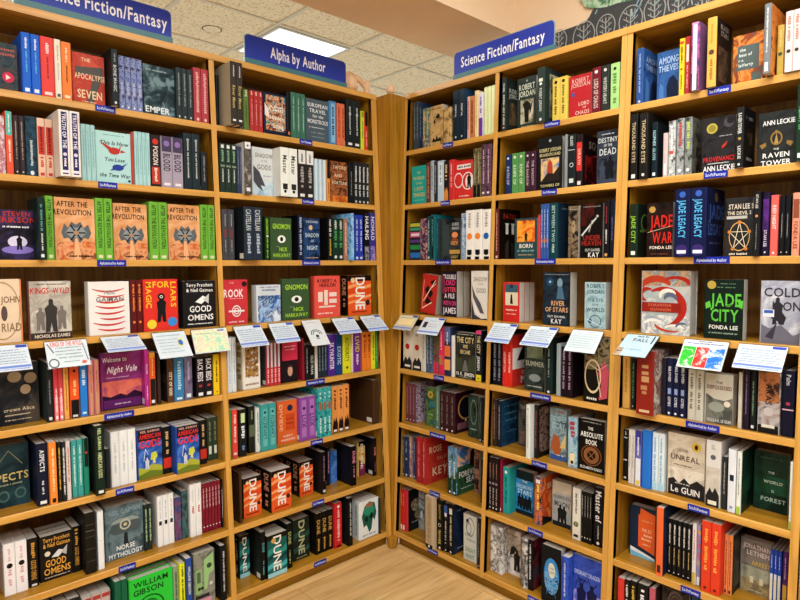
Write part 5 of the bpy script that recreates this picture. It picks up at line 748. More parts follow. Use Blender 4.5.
('L2', 8, 'S', [(-0.4186, 0.0, 0), (-0.386, 0.0, 0), (-0.3534, 0.0, 0)], 0.0321, 0.135, 0.1926, 0.049, 0, 0, '#161310', '#161310', '#1a1714', 't~DUNE~#c89a4a~.4~.9~.62;d~#c89a4a~.08~.36~.4;b~#d8d4cc~.99~1', '', 'black spine with gold title'),
('L2', 8, 'S', [(-0.3204, 0.0, 1)], 0.0418, 0.135, 0.2112, 0.036, 0, 0, '#cc2a2c', '#cc2a2c', '#cc2a2c', 'd~#f0c0b8~.15~.85~.4;e~#f0d8d0~.92~.2;q~#3a1010~.02~.06', '', 'bright red spine'),
('L2', 8, 'S', [(-0.2593, 0.0, 0)], 0.0263, 0.155, 0.2264, 0.013, 0, 0, '#151617', '#151617', '#1c1d1c', 'd~#c8c8c4~.2~.9~.4', '', 'black spine right of the red one'),
('L2', 8, 'F', [(-0.1885, 0.0, 1), (-0.1885, 0.0455, 0), (-0.1885, 0.091, 0)], 0.045, 0.119, 0.1835, 0.021, 0, 0, '#dfe4e2', '#e6e8e4', '#e6e8e4', 'd~#8a9a98~.1~.9~.3', 'g~#1f5a48~.2,.3,.1,.6,.25,.85,.5,.95,.8,.88,.9,.6,.8,.4,.7,.5,.62,.2,.5,.12,.42,.25,.35,.35;e~#2f8a6a~.5~.72~.3~.14;e~#9a6a4a~.5~.86~.22~.06;e~#15241f~.35~.5~.08~.08;e~#15241f~.62~.55~.08~.09;h~#6a7a78~.5~.08~.7~.04', 'white cover with a dark green portrait blot'),
('L2', 8, 'S', [(-0.0691, 0.0, 0)], 0.0072, 0.108, 0.1774, 0.011, 0, 0, '#26303a', '#26303a', '#26303a', '', '', 'thin dark blue spine at the right end'),
('R1', 1, 'S', [(0.0602, 0.0, 0), (0.079, 0.0, 0)], 0.0183, 0.155, 0.2214, 0.006, 0, 0, '#36424c', '#36424c', '#36424c', 'd~#8a98a0~.2~.9~.4', '', 'slate spine with pale lettering'),
('R1', 1, 'S', [(0.0993, 0.0, 0)], 0.0211, 0.135, 0.2098, 0.006, 0, 0, '#1d2c44', '#1d2c44', '#1d2c44', 'd~#6a8ab0~.2~.9~.4', '', 'thin navy spine'),
('R1', 1, 'S', [(0.1224, 0.0, 0), (0.1436, 0.0, 0)], 0.0207, 0.108, 0.1798, 0.006, 0, 0, 'm:#8a9a5a,#3a4a6a,#b8a070@50', 'm:#8a9a5a,#3a4a6a,#b8a070@50', 'm:#8a9a5a,#3a4a6a,#b8a070@50', 'd~#d8d0a0~.3~.9~.4', '', 'mottled green and violet spine'),
('R1', 1, 'F', [(0.1653, 0.0, 1)], 0.032, 0.082, 0.1808, 0.012, 0, 0, 'm:#b8955a,#d0ae74,#8f6f40@22', 'm:#b8955a,#d0ae74,#8f6f40@22', 'm:#b8955a,#d0ae74,#8f6f40@22', '', 'g~#1f1a14~.1,.1,.9,.1,.75,.2,.6,.15,.5,.28,.4,.15,.2,.2;g~#1f1a14~.4,.7,.6,.8,.75,.75,.7,.66,.55,.68;e~#1f1a14~.3~.6~.06~.05;h~#5a4020~.5~.92~.7~.03', 'sand coloured cover with a black twisted tree'),
('R1', 1, 'S', [(0.2541, 0.0, 0)], 0.0461, 0.108, 0.1563, 0.006, 0, 0, 'm:#b8955a,#d0ae74,#7a5f38@30', 'm:#b8955a,#d0ae74,#7a5f38@30', 'm:#b8955a,#d0ae74,#7a5f38@30', '', '', 'thick sand coloured spine'),
('R1', 1, 'S', [(0.3118, 0.0, 1), (0.3471, 0.0, 1)], 0.0348, 0.155, 0.2206, 0.006, 0, 0, '#1c2a36', '#22405c', '#22405c', 't~ORBITAL~#d8dcde~.35~.85~.3;e~#c8ccd0~.08~.15', '', 'thick navy-black spine with white lettering'),
('R1', 1, 'S', [(0.3944, 0.0, 0)], 0.014, 0.108, 0.1793, 0.006, 0, 0, '#d8a898', '#d8a898', '#d8a898', 'd~#a83a4a~.2~.9~.6', '', 'thin pinkish spine'),
('R1', 1, 'S', [(0.4102, 0.0, 0)], 0.0242, 0.108, 0.1779, 0.006, 0, 0, '#c07a4a', '#c07a4a', '#c07a4a', 'd~#7a2a1a~.1~.9~.6', '', 'tan and rust spine'),
('R1', 1, 'S', [(0.4362, 0.0, 0)], 0.0201, 0.135, 0.1956, 0.006, 0, 0, '#e8cf9a', '#e8cf9a', '#e8cf9a', 'd~#c89a5a~.2~.9~.4', '', 'cream-yellow spine'),
('R1', 1, 'S', [(0.458, 0.0, 0)], 0.0248, 0.108, 0.1827, 0.006, 0, 0, '#dcd8e4', '#dcd8e4', '#dcd8e4', 'b~#6a3a98~0~.42;d~#6a3a98~.5~.9~.5', '', 'white spine with purple foot'),
('R1', 1, 'S', [(0.487, 0.0, 0), (0.5061, 0.0, 0), (0.5251, 0.0, 0)], 0.0185, 0.135, 0.1992, 0.006, 0, 0, '#d3dc9e', '#d3dc9e', '#d3dc9e', 'q~#e4e8bc~.02~.98', '', 'pale lime spine'),
('R1', 2, 'F', [(0.0529, 0.0, 1)], 0.032, 0.0962, 0.1781, 0.012, 0, 0, '#27a79b', '#27a79b', '#27a79b', '', 't~THE~#d8c070~.5~.82~.05~.3;t~WORLD~#d8c070~.5~.68~.08~.8;t~OF THE~#d8c070~.5~.54~.05~.4;t~LOST~#d8c070~.5~.4~.09~.7;t~THINGS~#d8c070~.5~.24~.1~.84;h~#8fd0c0~.5~.1~.7~.03', 'teal cover with gold lettering'),
('R1', 2, 'S', [(0.1579, 0.0, 0)], 0.0246, 0.135, 0.1862, 0.006, 0, 0, '#5c3a34', '#5c3a34', '#5c3a34', 'd~#c88a6a~.1~.9~.5', '', 'brown and red spine'),
('R1', 2, 'S', [(0.184, 0.0, 0)], 0.0205, 0.135, 0.1893, 0.006, 0, 0, '#aeb6c0', '#aeb6c0', '#aeb6c0', 'd~#4a5a6a~.3~.9~.5', '', 'grey-blue thin spine'),
('R1', 2, 'S', [(0.206, 0.0, 0)], 0.0193, 0.135, 0.1852, 0.006, 0, 0, '#282e3a', '#282e3a', '#282e3a', 'd~#a8a8a0~.2~.9~.5', '', 'dark slate thin spine'),
('R1', 2, 'S', [(0.2286, 0.0, 0)], 0.0375, 0.108, 0.1825, 0.006, 0, 0, '#b8cad8', '#b8cad8', '#b8cad8', 'q~#e0e6ea~.4~.95;d~#6a7a88~.45~.9~.3', '', 'pale blue spine with white middle'),
('R1', 2, 'S', [(0.2675, 0.0, 0)], 0.0286, 0.108, 0.1781, 0.006, 0, 0, '#241c1a', '#241c1a', '#241c1a', 'g~#d88a3a~.35;d~#d8b890~.5~.9~.6', '', 'black and orange striped spine'),
('R1', 2, 'S', [(0.2985, 0.0, 0)], 0.029, 0.108, 0.1794, 0.006, 0, 0, '#c8302f', '#c8302f', '#c8302f', 'd~#f0b0a8~.3~.9~.4', '', 'red spine beside the red ring cover'),
('R1', 2, 'F', [(0.3284, 0.0, 1)], 0.032, 0.1032, 0.1677, 0.012, 0, 0, '#cf332f', '#cf332f', '#cf332f', '', 'o~#ece0dc~.72~.46~.34~.23~.86;o~#ece0dc~.18~.5~.26~.2~.84;e~#ece0dc~.8~.44~.22~.18;F~#1c1616~.8~.26~.4;b~#ece0dc~.1~.78~.9~.9;h~#2a1a1a~.5~.84~.76~.06;h~#f0d0c8~.5~.08~.7~.04', 'red cover with white rings and a dark silhouette'),
('R1', 2, 'S', [(0.4381, 0.0, 0), (0.4596, 0.0, 0)], 0.0209, 0.135, 0.2085, 0.006, 0, 0, 'm:#5a5a40,#7a6a44,#33342a@50', 'm:#5a5a40,#7a6a44,#33342a@50', 'm:#5a5a40,#7a6a44,#33342a@50', 'd~#c8c0a0~.3~.9~.3;b~#1c1c1a~0~.25', '', 'olive brown mottled spine'),
('R1', 2, 'S', [(0.4834, 0.0, 0), (0.5095, 0.0, 0)], 0.0255, 0.155, 0.2176, 0.006, 0, 0, 'm:#4a3040,#6a4a5a,#2a1c28@50', 'm:#4a3040,#6a4a5a,#2a1c28@50', 'm:#4a3040,#6a4a5a,#2a1c28@50', 'd~#c8a8b8~.25~.9~.4;d~#e8e0e4~.03~.09~.8', '', 'plum brown mottled spine with white script foot'),
('R1', 3, 'F', [(0.0513, 0.0, 1)], 0.032, 0.0711, 0.18, 0.012, 0, 0, '#242030', '#242030', '#242030', '', 'b~#b8b83a~0~.88~1~.97;b~#3a9a7a~0~.78~1~.85;b~#c85a8a~0~.6~1~.74;b~#e8e0e0~.1~.64~.9~.7;b~#5a3a7a~0~.46~1~.54;b~#2a8a4a~0~.28~1~.4;b~#2a70b8~0~.06~1~.2', 'cover of stacked coloured stripes'),
('R1', 3, 'S', [(0.1313, 0.0, 0)], 0.0407, 0.135, 0.1929, 0.006, 0, 0, 'm:#2a1f34,#5a3a5a,#c89a90@60', 'm:#2a1f34,#5a3a5a,#c89a90@60', 'm:#2a1f34,#5a3a5a,#c89a90@60', '', '', 'dark purple floral spine'),
('R1', 3, 'S', [(0.1745, 0.0, 0)], 0.0198, 0.135, 0.2021, 0.006, 0, 0, '#1c4446', '#1c4446', '#1c4446', 'd~#c8e0dc~.2~.9~.4;q~#e0e8e8~.03~.08', '', 'dark teal spine with white lettering'),
('R1', 3, 'S', [(0.212, 0.0, 0)], 0.0222, 0.135, 0.2056, -0.01, 0, 0, '#1c5f66', '#1c5f66', '#1c5f66', 'q~#16201f~.04~.96;d~#6ab0b0~.3~.9~.3', '', 'teal edged spine'),
('R1', 3, 'S', [(0.2351, 0.0, 0)], 0.0094, 0.135, 0.1868, 0.006, 0, 0, '#2a3a3c', '#2a3a3c', '#2a3a3c', 'd~#8a9a90~.2~.9~.4', '', 'dark grey-green spine'),
('R1', 3, 'F', [(0.2454, 0.0, 1)], 0.032, 0.1199, 0.1849, 0.02, 0, 0, 'm:#1c2424,#3a4040,#14181a@16', 'm:#1c2424,#3a4040,#14181a@16', 'm:#1c2424,#3a4040,#14181a@16', '', 'b~#3a4444~.05~.1~.42~.86;e~#e0905a~.72~.6~.16~.07;e~#8a4a2a~.72~.44~.18~.1;t~LUKE~#c8ccd0~.75~.86~.07~.34;t~ARNOLD~#c8ccd0~.75~.76~.06~.38;t~CITY~#d8b070~.7~.4~.08~.36;b~#b8924a~.45~.14~.98~.24;t~LEGIT~#c8a860~.72~.07~.06~.4', 'dark cover with orange glow and gold lettering'),
('R1', 3, 'S', [(0.3809, 0.0, 0)], 0.0236, 0.135, 0.2023, 0.006, 0, 0, 'm:#6a86a8,#a8b8c8,#3a5a80@40', 'm:#6a86a8,#a8b8c8,#3a5a80@40', 'm:#6a86a8,#a8b8c8,#3a5a80@40', 'd~#d8e4ec~.3~.9~.4', '', 'grey-blue spine'),
('R1', 3, 'S', [(0.4075, 0.0, 1), (0.4525, 0.0, 1)], 0.0445, 0.155, 0.2124, 0.006, 0, 0, '#ece8e0', '#ece8e0', '#ece8e0', 'd~#a8a09a~.62~.94~.4;e~#e8863a~.47~.36;g~#ece8e0~0;F~#000~0;e~#17181a~.14~.3;q~#17181a~.1~.2;d~#17181a~.0~.06~.8', '', 'white spine with orange disc and black figure'),
('R1', 3, 'S', [(0.4991, 0.0, 1)], 0.0435, 0.135, 0.2102, 0.006, 0, 0, '#ece8e0', '#ece8e0', '#ece8e0', 'd~#a8a09a~.62~.94~.4;e~#1f5aa8~.47~.36;e~#17181a~.14~.3;q~#17181a~.1~.2;d~#17181a~.0~.06~.8', '', 'white spine with a blue disc and black figure'),
('R1', 4, 'F', [(0.101, 0.0, 1)], 0.05, 0.1026, 0.184, 0.04, 7, 0, '#bd2e26', '#bd2e26', '#bd2e26', '', 'g~#171314~.5,.82,.8,.9,.95,.78,.7,.7;g~#171314~.2,.6,.35,.72,.75,.55,.6,.4,.3,.5;g~#171314~.25,.28,.4,.44,.7,.3,.5,.2;l~#f2d0b0~.15~.3~.85~.88~.05;l~#f2d0b0~.1~.1~.7~.3~.06;l~#f2d0b0~.5~.62~.9~.8~.04;l~#f0d8c0~.1~.15~.1~.85~.02', 'leaning red cover with black brush shapes'),
('R1', 4, 'F', [(0.2592, 0.0, 1), (0.2592, 0.0455, 0)], 0.045, 0.0919, 0.2062, 0.024, 0, 0, '#1f1a24', '#1f1a24', '#1f1a24', '', 't~TROUBLE~#e8dce0~.5~.88~.1~.9;t~LORD~#d8407a~.5~.75~.11~.8;t~BUTTER~#e0506a~.5~.6~.1~.9;t~A FILE~#e8e0e4~.5~.46~.1~.7;t~WITH ON~#e04a80~.5~.3~.1~.9;t~JAMES~#e8e4ea~.5~.14~.13~.9;b~m:#8a2a4a,#2a2230@40~0~.5~.2~.9', 'colourful cover filled with pink and white lettering'),
('R1', 4, 'F', [(0.4443, 0.0, 1)], 0.05, 0.091, 0.2086, 0.01, 0, 0, '#ddd6cc', '#ddd6cc', '#ddd6cc', '', 't~SHADOW~#8a8478~.55~.83~.09~.85;t~OF THE~#8a8478~.55~.73~.035~.3;t~GODS~#8a8478~.6~.6~.09~.6;g~#54525a~0,.72,.25,.5,.55,.35,.8,.12,.55,.14,.3,.3,.1,.45;g~#3c3a42~.0,.4,.2,.1,.6,.02,.95,.03,1,.0,0,0;g~#ece8e4~.1,.38,.3,.12,.7,.06,.4,.16', 'cream cover with grey dragon'),
('R1', 5, 'S', [(0.0193, 0.0, 1), (0.0838, 0.0, 1)], 0.0641, 0.135, 0.2109, 0.018, 0, 0, '#dcd4c4', '#dcd4c4', '#dcd4c4', 'd~#b8a898~.72~.9~.4;e~#b02a24~.52~.24;g~#2a2c2c~.3;q~#e8e4dc~.05~.1', '', 'cream spine with red emblem and dark skyline'),
('R1', 5, 'S', [(0.1513, 0.0, 0)], 0.0202, 0.135, 0.2025, 0.018, 0, 0, '#d8d8d0', '#d8d8d0', '#d8d8d0', 'd~#5a7a68~.3~.9~.4', '', 'thin whitish spine'),
('R1', 5, 'S', [(0.174, 0.0, 0), (0.1968, 0.0, 0)], 0.0223, 0.155, 0.2122, 0.018, 0, 0, 'm:#3a4a66,#5a7088,#222c3c@50', 'm:#3a4a66,#5a7088,#222c3c@50', 'm:#3a4a66,#5a7088,#222c3c@50', 'd~#b8c0c8~.2~.8~.4', '', 'slate blue mottled spine'),
('R1', 5, 'S', [(0.2215, 0.0, 0), (0.239, 0.0, 0)], 0.017, 0.155, 0.2153, 0.018, 0, 0, 'm:#8a2a44,#4a6a3a,#6a2038@50', 'm:#8a2a44,#4a6a3a,#6a2038@50', 'm:#8a2a44,#4a6a3a,#6a2038@50', 'b~#d8305c~0~.26', '', 'dark rose and green spine'),
('R1', 5, 'S', [(0.2585, 0.0, 0)], 0.0293, 0.155, 0.222, 0.018, 0, 0, '#da2f5c', '#da2f5c', '#da2f5c', 'b~m:#8a9a3a,#da2f5c@80~.22~.4;d~#f0c0c8~.5~.9~.4', '', 'hot pink spine with green marks'),
('R1', 5, 'S', [(0.291, 0.0, 1)], 0.0396, 0.155, 0.222, 0.018, 0, 0, '#2a3450', '#2a3450', '#2a3450', 'b~#5a6a9a~.7~1;b~#e0703a~.4~.62;b~#e8a050~.12~.34;d~#e8dcd0~.64~.9~.3', '', 'navy spine with orange sky band'),
('R1', 5, 'S', [(0.3338, 0.0, 0)], 0.0165, 0.135, 0.1859, 0.018, 0, 0, '#e0dcd4', '#e0dcd4', '#e0dcd4', '', '', 'thin white spine left of the dark city cover'),
('R1', 5, 'F', [(0.3513, 0.0, 1)], 0.032, 0.1163, 0.2043, 0.024, 0, 0, 'm:#22241f,#33342c,#171814@14', 'm:#22241f,#33342c,#171814@14', 'm:#22241f,#33342c,#171814@14', '', 'h~#c8c8c0~.5~.96~.8~.02;t~THE CITY~#dcc88c~.5~.84~.12~.88;t~WE~#dcc88c~.5~.7~.08~.24;t~BECAME~#dcc88c~.5~.58~.08~.5;g~#3f4434~0,.16,0,.5,.08,.52,.16,.4,.3,.46,.4,.3,.6,.3,.7,.46,.8,.44,.88,.54,1,.5,1,.16;g~#6a6e68~.35,.16,.45,.4,.55,.4,.65,.16;t~N. K. JEMISIN~#e8e8e4~.5~.1~.075~.9;h~#a8a8a0~.5~.03~.7~.02', 'dark skyline cover with gold capitals'),
('R1', 5, 'S', [(0.475, 0.0, 1)], 0.0333, 0.155, 0.2199, 0.018, 0, 0, '#1e2024', '#17181c', '#17181c', 'b~#d8407a~.93~1;t~THE CITY~#dcc88c~.55~.9~.6;t~JEMISIN~#d8dcd8~.22~.5~.5;b~#e6d62c~0~.13;e~#2a2a1a~.06~.12', '', 'black spine with gold lettering, yellow foot and pink head'),
('R1', 6, 'S', [(0.0193, 0.0, 0), (0.042, 0.0, 0), (0.0648, 0.0, 0)], 0.0223, 0.135, 0.1897, 0.047, 0, 0, '#6c3a44', 'm:#5a3a54,#c8b8c8,#3a2438@60', 'm:#5a3a54,#c8b8c8,#3a2438@60', 'd~#b08a90~.2~.92~.3;e~#e0d4d4~.06~.2', '', 'maroon spine with pale foot mark'),
('R1', 6, 'F', [(0.1411, 0.0, 1)], 0.032, 0.0632, 0.1858, 0.061, 0, 0, 'm:#2f5a34,#6a8a44,#1c3a2a,#3a7a8a@25', 'm:#2f5a34,#6a8a44,#1c3a2a,#3a7a8a@25', 'm:#2f5a34,#6a8a44,#1c3a2a,#3a7a8a@25', '', 'e~#c8a838~.5~.82~.3;e~#5a5a20~.5~.82~.12;h~#a8c890~.5~.3~.6~.03', 'green landscape cover with yellow ball'),
('R1', 6, 'S', [(0.2259, 0.0, 0)], 0.0215, 0.135, 0.2037, 0.042, 0, 0, '#5a7a62', '#5a7a62', '#5a7a62', 'd~#c8d8c0~.2~.9~.3;e~#e0e8e0~.05~.25', '', 'grey-green spine'),
('R1', 6, 'S', [(0.2492, 0.0, 0), (0.2806, 0.0, 0), (0.312, 0.0, 0)], 0.0309, 0.135, 0.186, 0.044, 0, 0, '#3a2024', '#2a141e', '#2a141e', 'd~#8a7a70~.2~.9~.3;e~#e0d4d4~.06~.2', 'o~#b88a4a~.55~.6~.42~.3~.86;e~#181820~.55~.6~.35~.24;b~m:#5a3a5a,#8a5a4a@20~.1~.08~.9~.24;e~#e8d0a0~.55~.28~.05~.03', 'dark maroon spine with pale foot mark'),
('R1', 6, 'F', [(0.4057, 0.0, 1)], 0.032, 0.06, 0.1914, 0.062, 0, 0, 'm:#1f2c28,#33443a,#141c1c@20', 'm:#1f2c28,#33443a,#141c1c@20', 'm:#1f2c28,#33443a,#141c1c@20', '', 'o~#6a8070~.5~.6~.34~.3~.86;h~#9ab0a0~.5~.2~.7~.04', 'dark green cover with pale arch'),
('R1', 6, 'S', [(0.4889, 0.0, 0)], 0.016, 0.135, 0.1941, 0.036, 0, 0, '#222c2a', '#222c2a', '#222c2a', 'd~#7a8a80~.2~.9~.3;e~#e0e0e0~.04~.3', '', 'dark green-black spine'),
('R1', 6, 'S', [(0.5075, 0.0, 0)], 0.0118, 0.135, 0.197, 0.034, 0, 0, '#1b2022', '#1b2022', '#1b2022', 'e~#e0e0e0~.04~.3', '', 'thin black spine at the right end'),
('R1', 7, 'S', [(0.0193, 0.0, 0)], 0.0144, 0.135, 0.198, 0.033, 0, 0, '#3a4046', '#3a4046', '#3a4046', 'd~#b8b8b8~.2~.9~.4;e~#e8e0e0~.05~.3', '', 'grey thin spine'),
('R1', 7, 'S', [(0.0346, 0.0, 0)], 0.024, 0.135, 0.1984, 0.036, 0, 0, '#27345a', '#27345a', '#27345a', 'e~#d8b8b8~.45~.3;d~#a8b0c8~.6~.9~.4;e~#e8e0e0~.05~.3', '', 'navy spine with pale disc'),
('R1', 7, 'S', [(0.0595, 0.0, 0)], 0.0229, 0.135, 0.2012, 0.041, 0, 0, 'm:#a8784a,#6a5a8a,#c8a070@50', 'm:#a8784a,#6a5a8a,#c8a070@50', 'm:#a8784a,#6a5a8a,#c8a070@50', 'e~#e8e0e0~.05~.3;d~#e8e0c8~.5~.9~.3', '', 'orange and violet spine'),
('R1', 7, 'S', [(0.0833, 0.0, 0)], 0.0182, 0.135, 0.2018, 0.045, 0, 0, '#343c6a', '#343c6a', '#343c6a', 'e~#e8e0e0~.05~.3;d~#a8b8d8~.4~.9~.4', '', 'indigo thin spine'),
('R1', 7, 'S', [(0.1269, 0.0, 0)], 0.0338, 0.155, 0.2205, 0.024, 0, 0, '#a82a2e', '#a82a2e', '#a82a2e', 'd~#d87a70~.15~.9~.4', '', 'dark red spine with faint lettering'),
('R1', 7, 'S', [(0.1653, 0.0, 0)], 0.0262, 0.16, 0.2236, 0.023, 0, 1, '#a82a2e', 'm:#b8382e,#a82a24@30', 'm:#b8382e,#a82a24@30', 'd~#e09a88~.15~.9~.4', 't~ROSE~#ecc8a0~.4~.72~.13~.55;t~FALSE~#d88a70~.7~.5~.08~.45;t~KEY~#ecc8a0~.6~.24~.17~.7;l~#ecc8a0~.8~.4~.8~.1~.02', 'dark red spine with red front cover showing'),
('R1', 7, 'S', [(0.3253, 0.0, 0), (0.3524, 0.0, 0)], 0.0266, 0.155, 0.2172, 0.028, 0, 0, 'm:#3a6aa0,#7aa0b8,#2a4a34@35', 'm:#20402a,#2f5a3a,#16281c@14', 'm:#20402a,#2f5a3a,#16281c@14', 'd~#e0e8e8~.2~.7~.4;b~#203a24~0~.35;e~#e8e8e8~.05~.25', 'b~m:#3a70b0,#e8b890,#e8a070@14~0~.6~1~1;g~#241c18~.55,.55,.6,.85,.8,.95,1,1,1,.5;t~FOREVER~#ece8e0~.5~.42~.12~.85;t~SEA~#ece8e0~.6~.27~.12~.4;h~#c8d0c8~.5~.12~.7~.03', 'blue-topped green spine with white lettering'),
('R1', 7, 'F', [(0.4019, 0.0, 0)], 0.032, 0.0314, 0.1979, 0.12, 0, 0, 'm:#7a4a40,#a87a64,#3a2420@25', 'm:#7a4a40,#a87a64,#3a2420@25', 'm:#7a4a40,#a87a64,#3a2420@25', '', 'g~#2a1c1c~.3,.1,.6,.4,.9,.1', 'narrow dusty pink cover set back at the divider'),
('R1', 7, 'S', [(0.4988, 0.0, 0)], 0.0111, 0.135, 0.1954, 0.048, 0, 0, '#382420', '#382420', '#382420', '', '', 'thin dark brown spine at the divider'),
('R1', 8, 'S', [(0.0193, 0.0, 0), (0.0348, 0.0, 0)], 0.015, 0.135, 0.2066, 0.032, 0, 0, '#cc2c2c', '#cc2c2c', '#cc2c2c', 'b~#ece4e0~.02~.14;d~#f0b8b0~.6~.9~.4', '', 'thin bright red spine with white foot label'),
('R1', 8, 'S', [(0.0508, 0.0, 0)], 0.0165, 0.12, 0.2055, 0.035, 0, 0, '#c8383a', '#15181a', '#15181a', '', 'e~m:#8a5a4a,#3a6a5a,#c8a080@60~.5~.6~.34~.16;e~m:#5a6a4a,#a87a5a@60~.6~.36~.24~.12;h~#a8b0b0~.5~.2~.6~.03', 'thin red-edged spine with black floral cover'),
('R1', 8, 'F', [(0.0707, 0.0, 0)], 0.032, 0.0416, 0.1911, 0.105, 0, 0, 'm:#8a8c88,#b0b4b4,#5a6468@20', 'm:#8a8c88,#b0b4b4,#5a6468@20', 'm:#8a8c88,#b0b4b4,#5a6468@20', '', 'e~#ccd8e0~.5~.4~.2~.1;h~#6a3a2a~.4~.8~.5~.03', 'narrow grey cover set back'),
('R1', 8, 'S', [(0.2257, 0.0, 1)], 0.0494, 0.16, 0.2432, -0.005, 0, 1, '#c0a888', '#c0a888', '#c0a888', 'b~#151414~0~.07;q~#b09674~.08~.98;e~#e8e0d8~.035~.12;d~#9a8464~.2~.9~.4', '', 'tan spine with black foot'),
('R1', 8, 'S', [(0.2759, 0.0, 1)], 0.0398, 0.16, 0.2307, 0.018, 0, 1, '#15140f', '#15140f', '#15140f', 'o~0;t~SHADOW~#b09a5a~.62~.92~.34;e~#c8c0a8~.5~.24;e~#15140f~.5~.16;d~#b09a5a~.12~.4~.5;e~#e8e4dc~.04~.16', '', 'thick black spine with gold emblem'),
('R1', 8, 'S', [(0.317, 0.0, 0)], 0.0243, 0.155, 0.2272, 0.022, 0, 0, '#15171c', '#15171c', '#15171c', 'b~#3a5a98~.75~.95;q~#e0e0e0~.72~.8;d~#c8c0b0~.15~.65~.5;e~#e8e4dc~.04~.2', '', 'black spine with blue and white head'),
('R1', 8, 'S', [(0.3438, 0.0, 0)], 0.0302, 0.155, 0.2288, 0.023, 0, 0, '#15171c', 'm:#15181f,#22304a@12', 'm:#15181f,#22304a@12', 'q~#e0d8c8~.8~.92;d~#c8b890~.15~.76~.5;e~#e8e4dc~.04~.2', 'h~#8a94a4~.5~.86~.7~.05;e~#2a5ab0~.7~.68~.25~.14;e~#7aa0d8~.8~.68~.08~.08;g~#5a5a4a~.5,.35,.9,.45,.7,.3;h~#a8b0b8~.5~.1~.7~.03', 'black spine with silver lettering, blue-black cover'),
('R1', 8, 'F', [(0.4204, 0.0, 1)], 0.032, 0.0753, 0.2067, 0.038, 0, 0, '#cfcfc4', '#cfcfc4', '#cfcfc4', '', 'o~#6f7474~.5~.74~.34~.2~.88;o~#6f7474~.4~.7~.2~.13~.8;e~#2a3440~.28~.86~.12;t~KINGS~#6f8478~.4~.56~.06~.6;t~WORLDS~#6f8478~.55~.46~.06~.7;t~GREAT~#5f8a6c~.5~.24~.09~.8;t~HUNT~#5f8a6c~.5~.1~.09~.7', 'pale cover with grey rings and green lettering'),
('R1', 8, 'S', [(0.5186, 0.0, 0)], 0.0159, 0.155, 0.2194, 0.016, 0, 0, '#17181a', '#17181a', '#17181a', 'e~#e8e4dc~.05~.25;d~#a8a8a0~.2~.9~.3', '', 'thin black spine at the divider'),
('R2', 1, 'S', [(0.5933, 0.0, 0)], 0.0202, 0.135, 0.2083, -0.01, 0, 0, '#262c2a', '#1f2523', '#1f2523', 'd~#b8bcb0~.1~.9~.6;e~#d8d8d0~.05~.2', 't~ROBERT~#a8aca0~.5~.78~.08~.85;t~JORDAN~#a8aca0~.5~.68~.08~.85;b~m:#5a4a34,#2a241c@30~.15~.12~.9~.55', 'black-green spine, leftmost'),
('R2', 1, 'F', [(0.6244, 0.0, 1)], 0.032, 0.0935, 0.2105, 0.05, 0, 0, '#2e3c37', '#2e3c37', '#2e3c37', '', 't~ROBERT~#d9dccb~.5~.82~.105~.85;t~JORDAN~#d9dccb~.5~.69~.105~.9;e~#9aa090~.5~.93~.05;b~m:#ddd6bc,#b8ae90,#6a6450@20~.16~.12~.86~.58;g~#1f211c~.4,.14,.36,.4,.28,.5,.5,.56,.72,.48,.62,.36,.6,.14;g~#1f211c~.62,.4,.84,.54,.7,.3;t~THE CONAN~#b0b4a0~.5~.06~.04~.6', 'dark green-grey cover with white lettering and cream picture'),
('R2', 1, 'S', [(0.7689, 0.0, 1)], 0.0323, 0.16, 0.2067, -0.02, 0, 1, '#2d3b36', '#26322e', '#26322e', 'q~#dcdccc~.74~.8;e~#e8e8dc~.7~.2;t~ROBERT JORDAN~#c8ccc0~.2~.62~.4;e~#d8d8d0~.05~.2', 'b~m:#b8ae90,#4a4a3a@30~.2~.1~.8~.9', 'thick dark green hardback spine, sticking out'),
('R2', 1, 'S', [(0.8191, 0.0, 1), (0.8515, 0.0, 1)], 0.0319, 0.108, 0.1596, 0.006, 0, 0, '#dcbf52', '#dcbf52', '#dcbf52', 'e~#2a241a~.9~.24;d~#6a5a2a~.12~.84~.4', '', 'mustard yellow spine with small dark helmet mark'),
('R2', 1, 'F', [(0.8872, 0.0, 1)], 0.032, 0.0914, 0.1517, 0.012, 0, 0, '#b2252c', '#b2252c', '#b2252c', '', 't~ROBERT~#d8a89c~.5~.87~.1~.8;t~JORDAN~#d8a89c~.5~.76~.1~.9;b~#2a5a98~.1~.5~.22~.6;t~LORD~#e0b8a8~.68~.3~.09~.5;t~OF~#e0b8a8~.7~.2~.05~.15;t~CHAOS~#e0b8a8~.6~.09~.09~.65', 'crimson cover with pale lettering and small blue square'),
('R2', 1, 'S', [(0.9847, 0.0, 1)], 0.0332, 0.108, 0.1606, 0.006, 0, 0, '#6e1824', '#6e1824', '#6e1824', 'e~#e0d8d4~.9~.22;t~LORD OF CHAOS~#d8c0b8~.1~.74~.6', '', 'dark wine spine with white helmet mark'),
('R2', 1, 'S', [(1.0212, 0.0, 1)], 0.0296, 0.108, 0.1595, 0.006, 0, 0, '#2b2f2c', '#2b2f2c', '#2b2f2c', 'e~#e0dcd4~.9~.22;t~WINTERS HEART~#c0c4b8~.15~.74~.5', '', 'charcoal spine with white helmet mark'),
('R2', 1, 'S', [(1.0554, 0.0, 1)], 0.0337, 0.108, 0.1585, 0.006, 0, 0, '#a6d280', '#a6d280', '#a6d280', 'e~#1f2a1a~.88~.2;d~#5a8a4a~.1~.78~.5', '', 'light green spine at the divider'),
('R2', 2, 'S', [(0.6091, 0.0, 0)], 0.0286, 0.108, 0.159, 0.006, 0, 0, '#1f3158', '#1f3158', '#1f3158', 'e~#d8d8e8~.9~.22;t~PATH OF~#b8c0d8~.12~.8~.5', '', 'navy spine with pale lettering'),
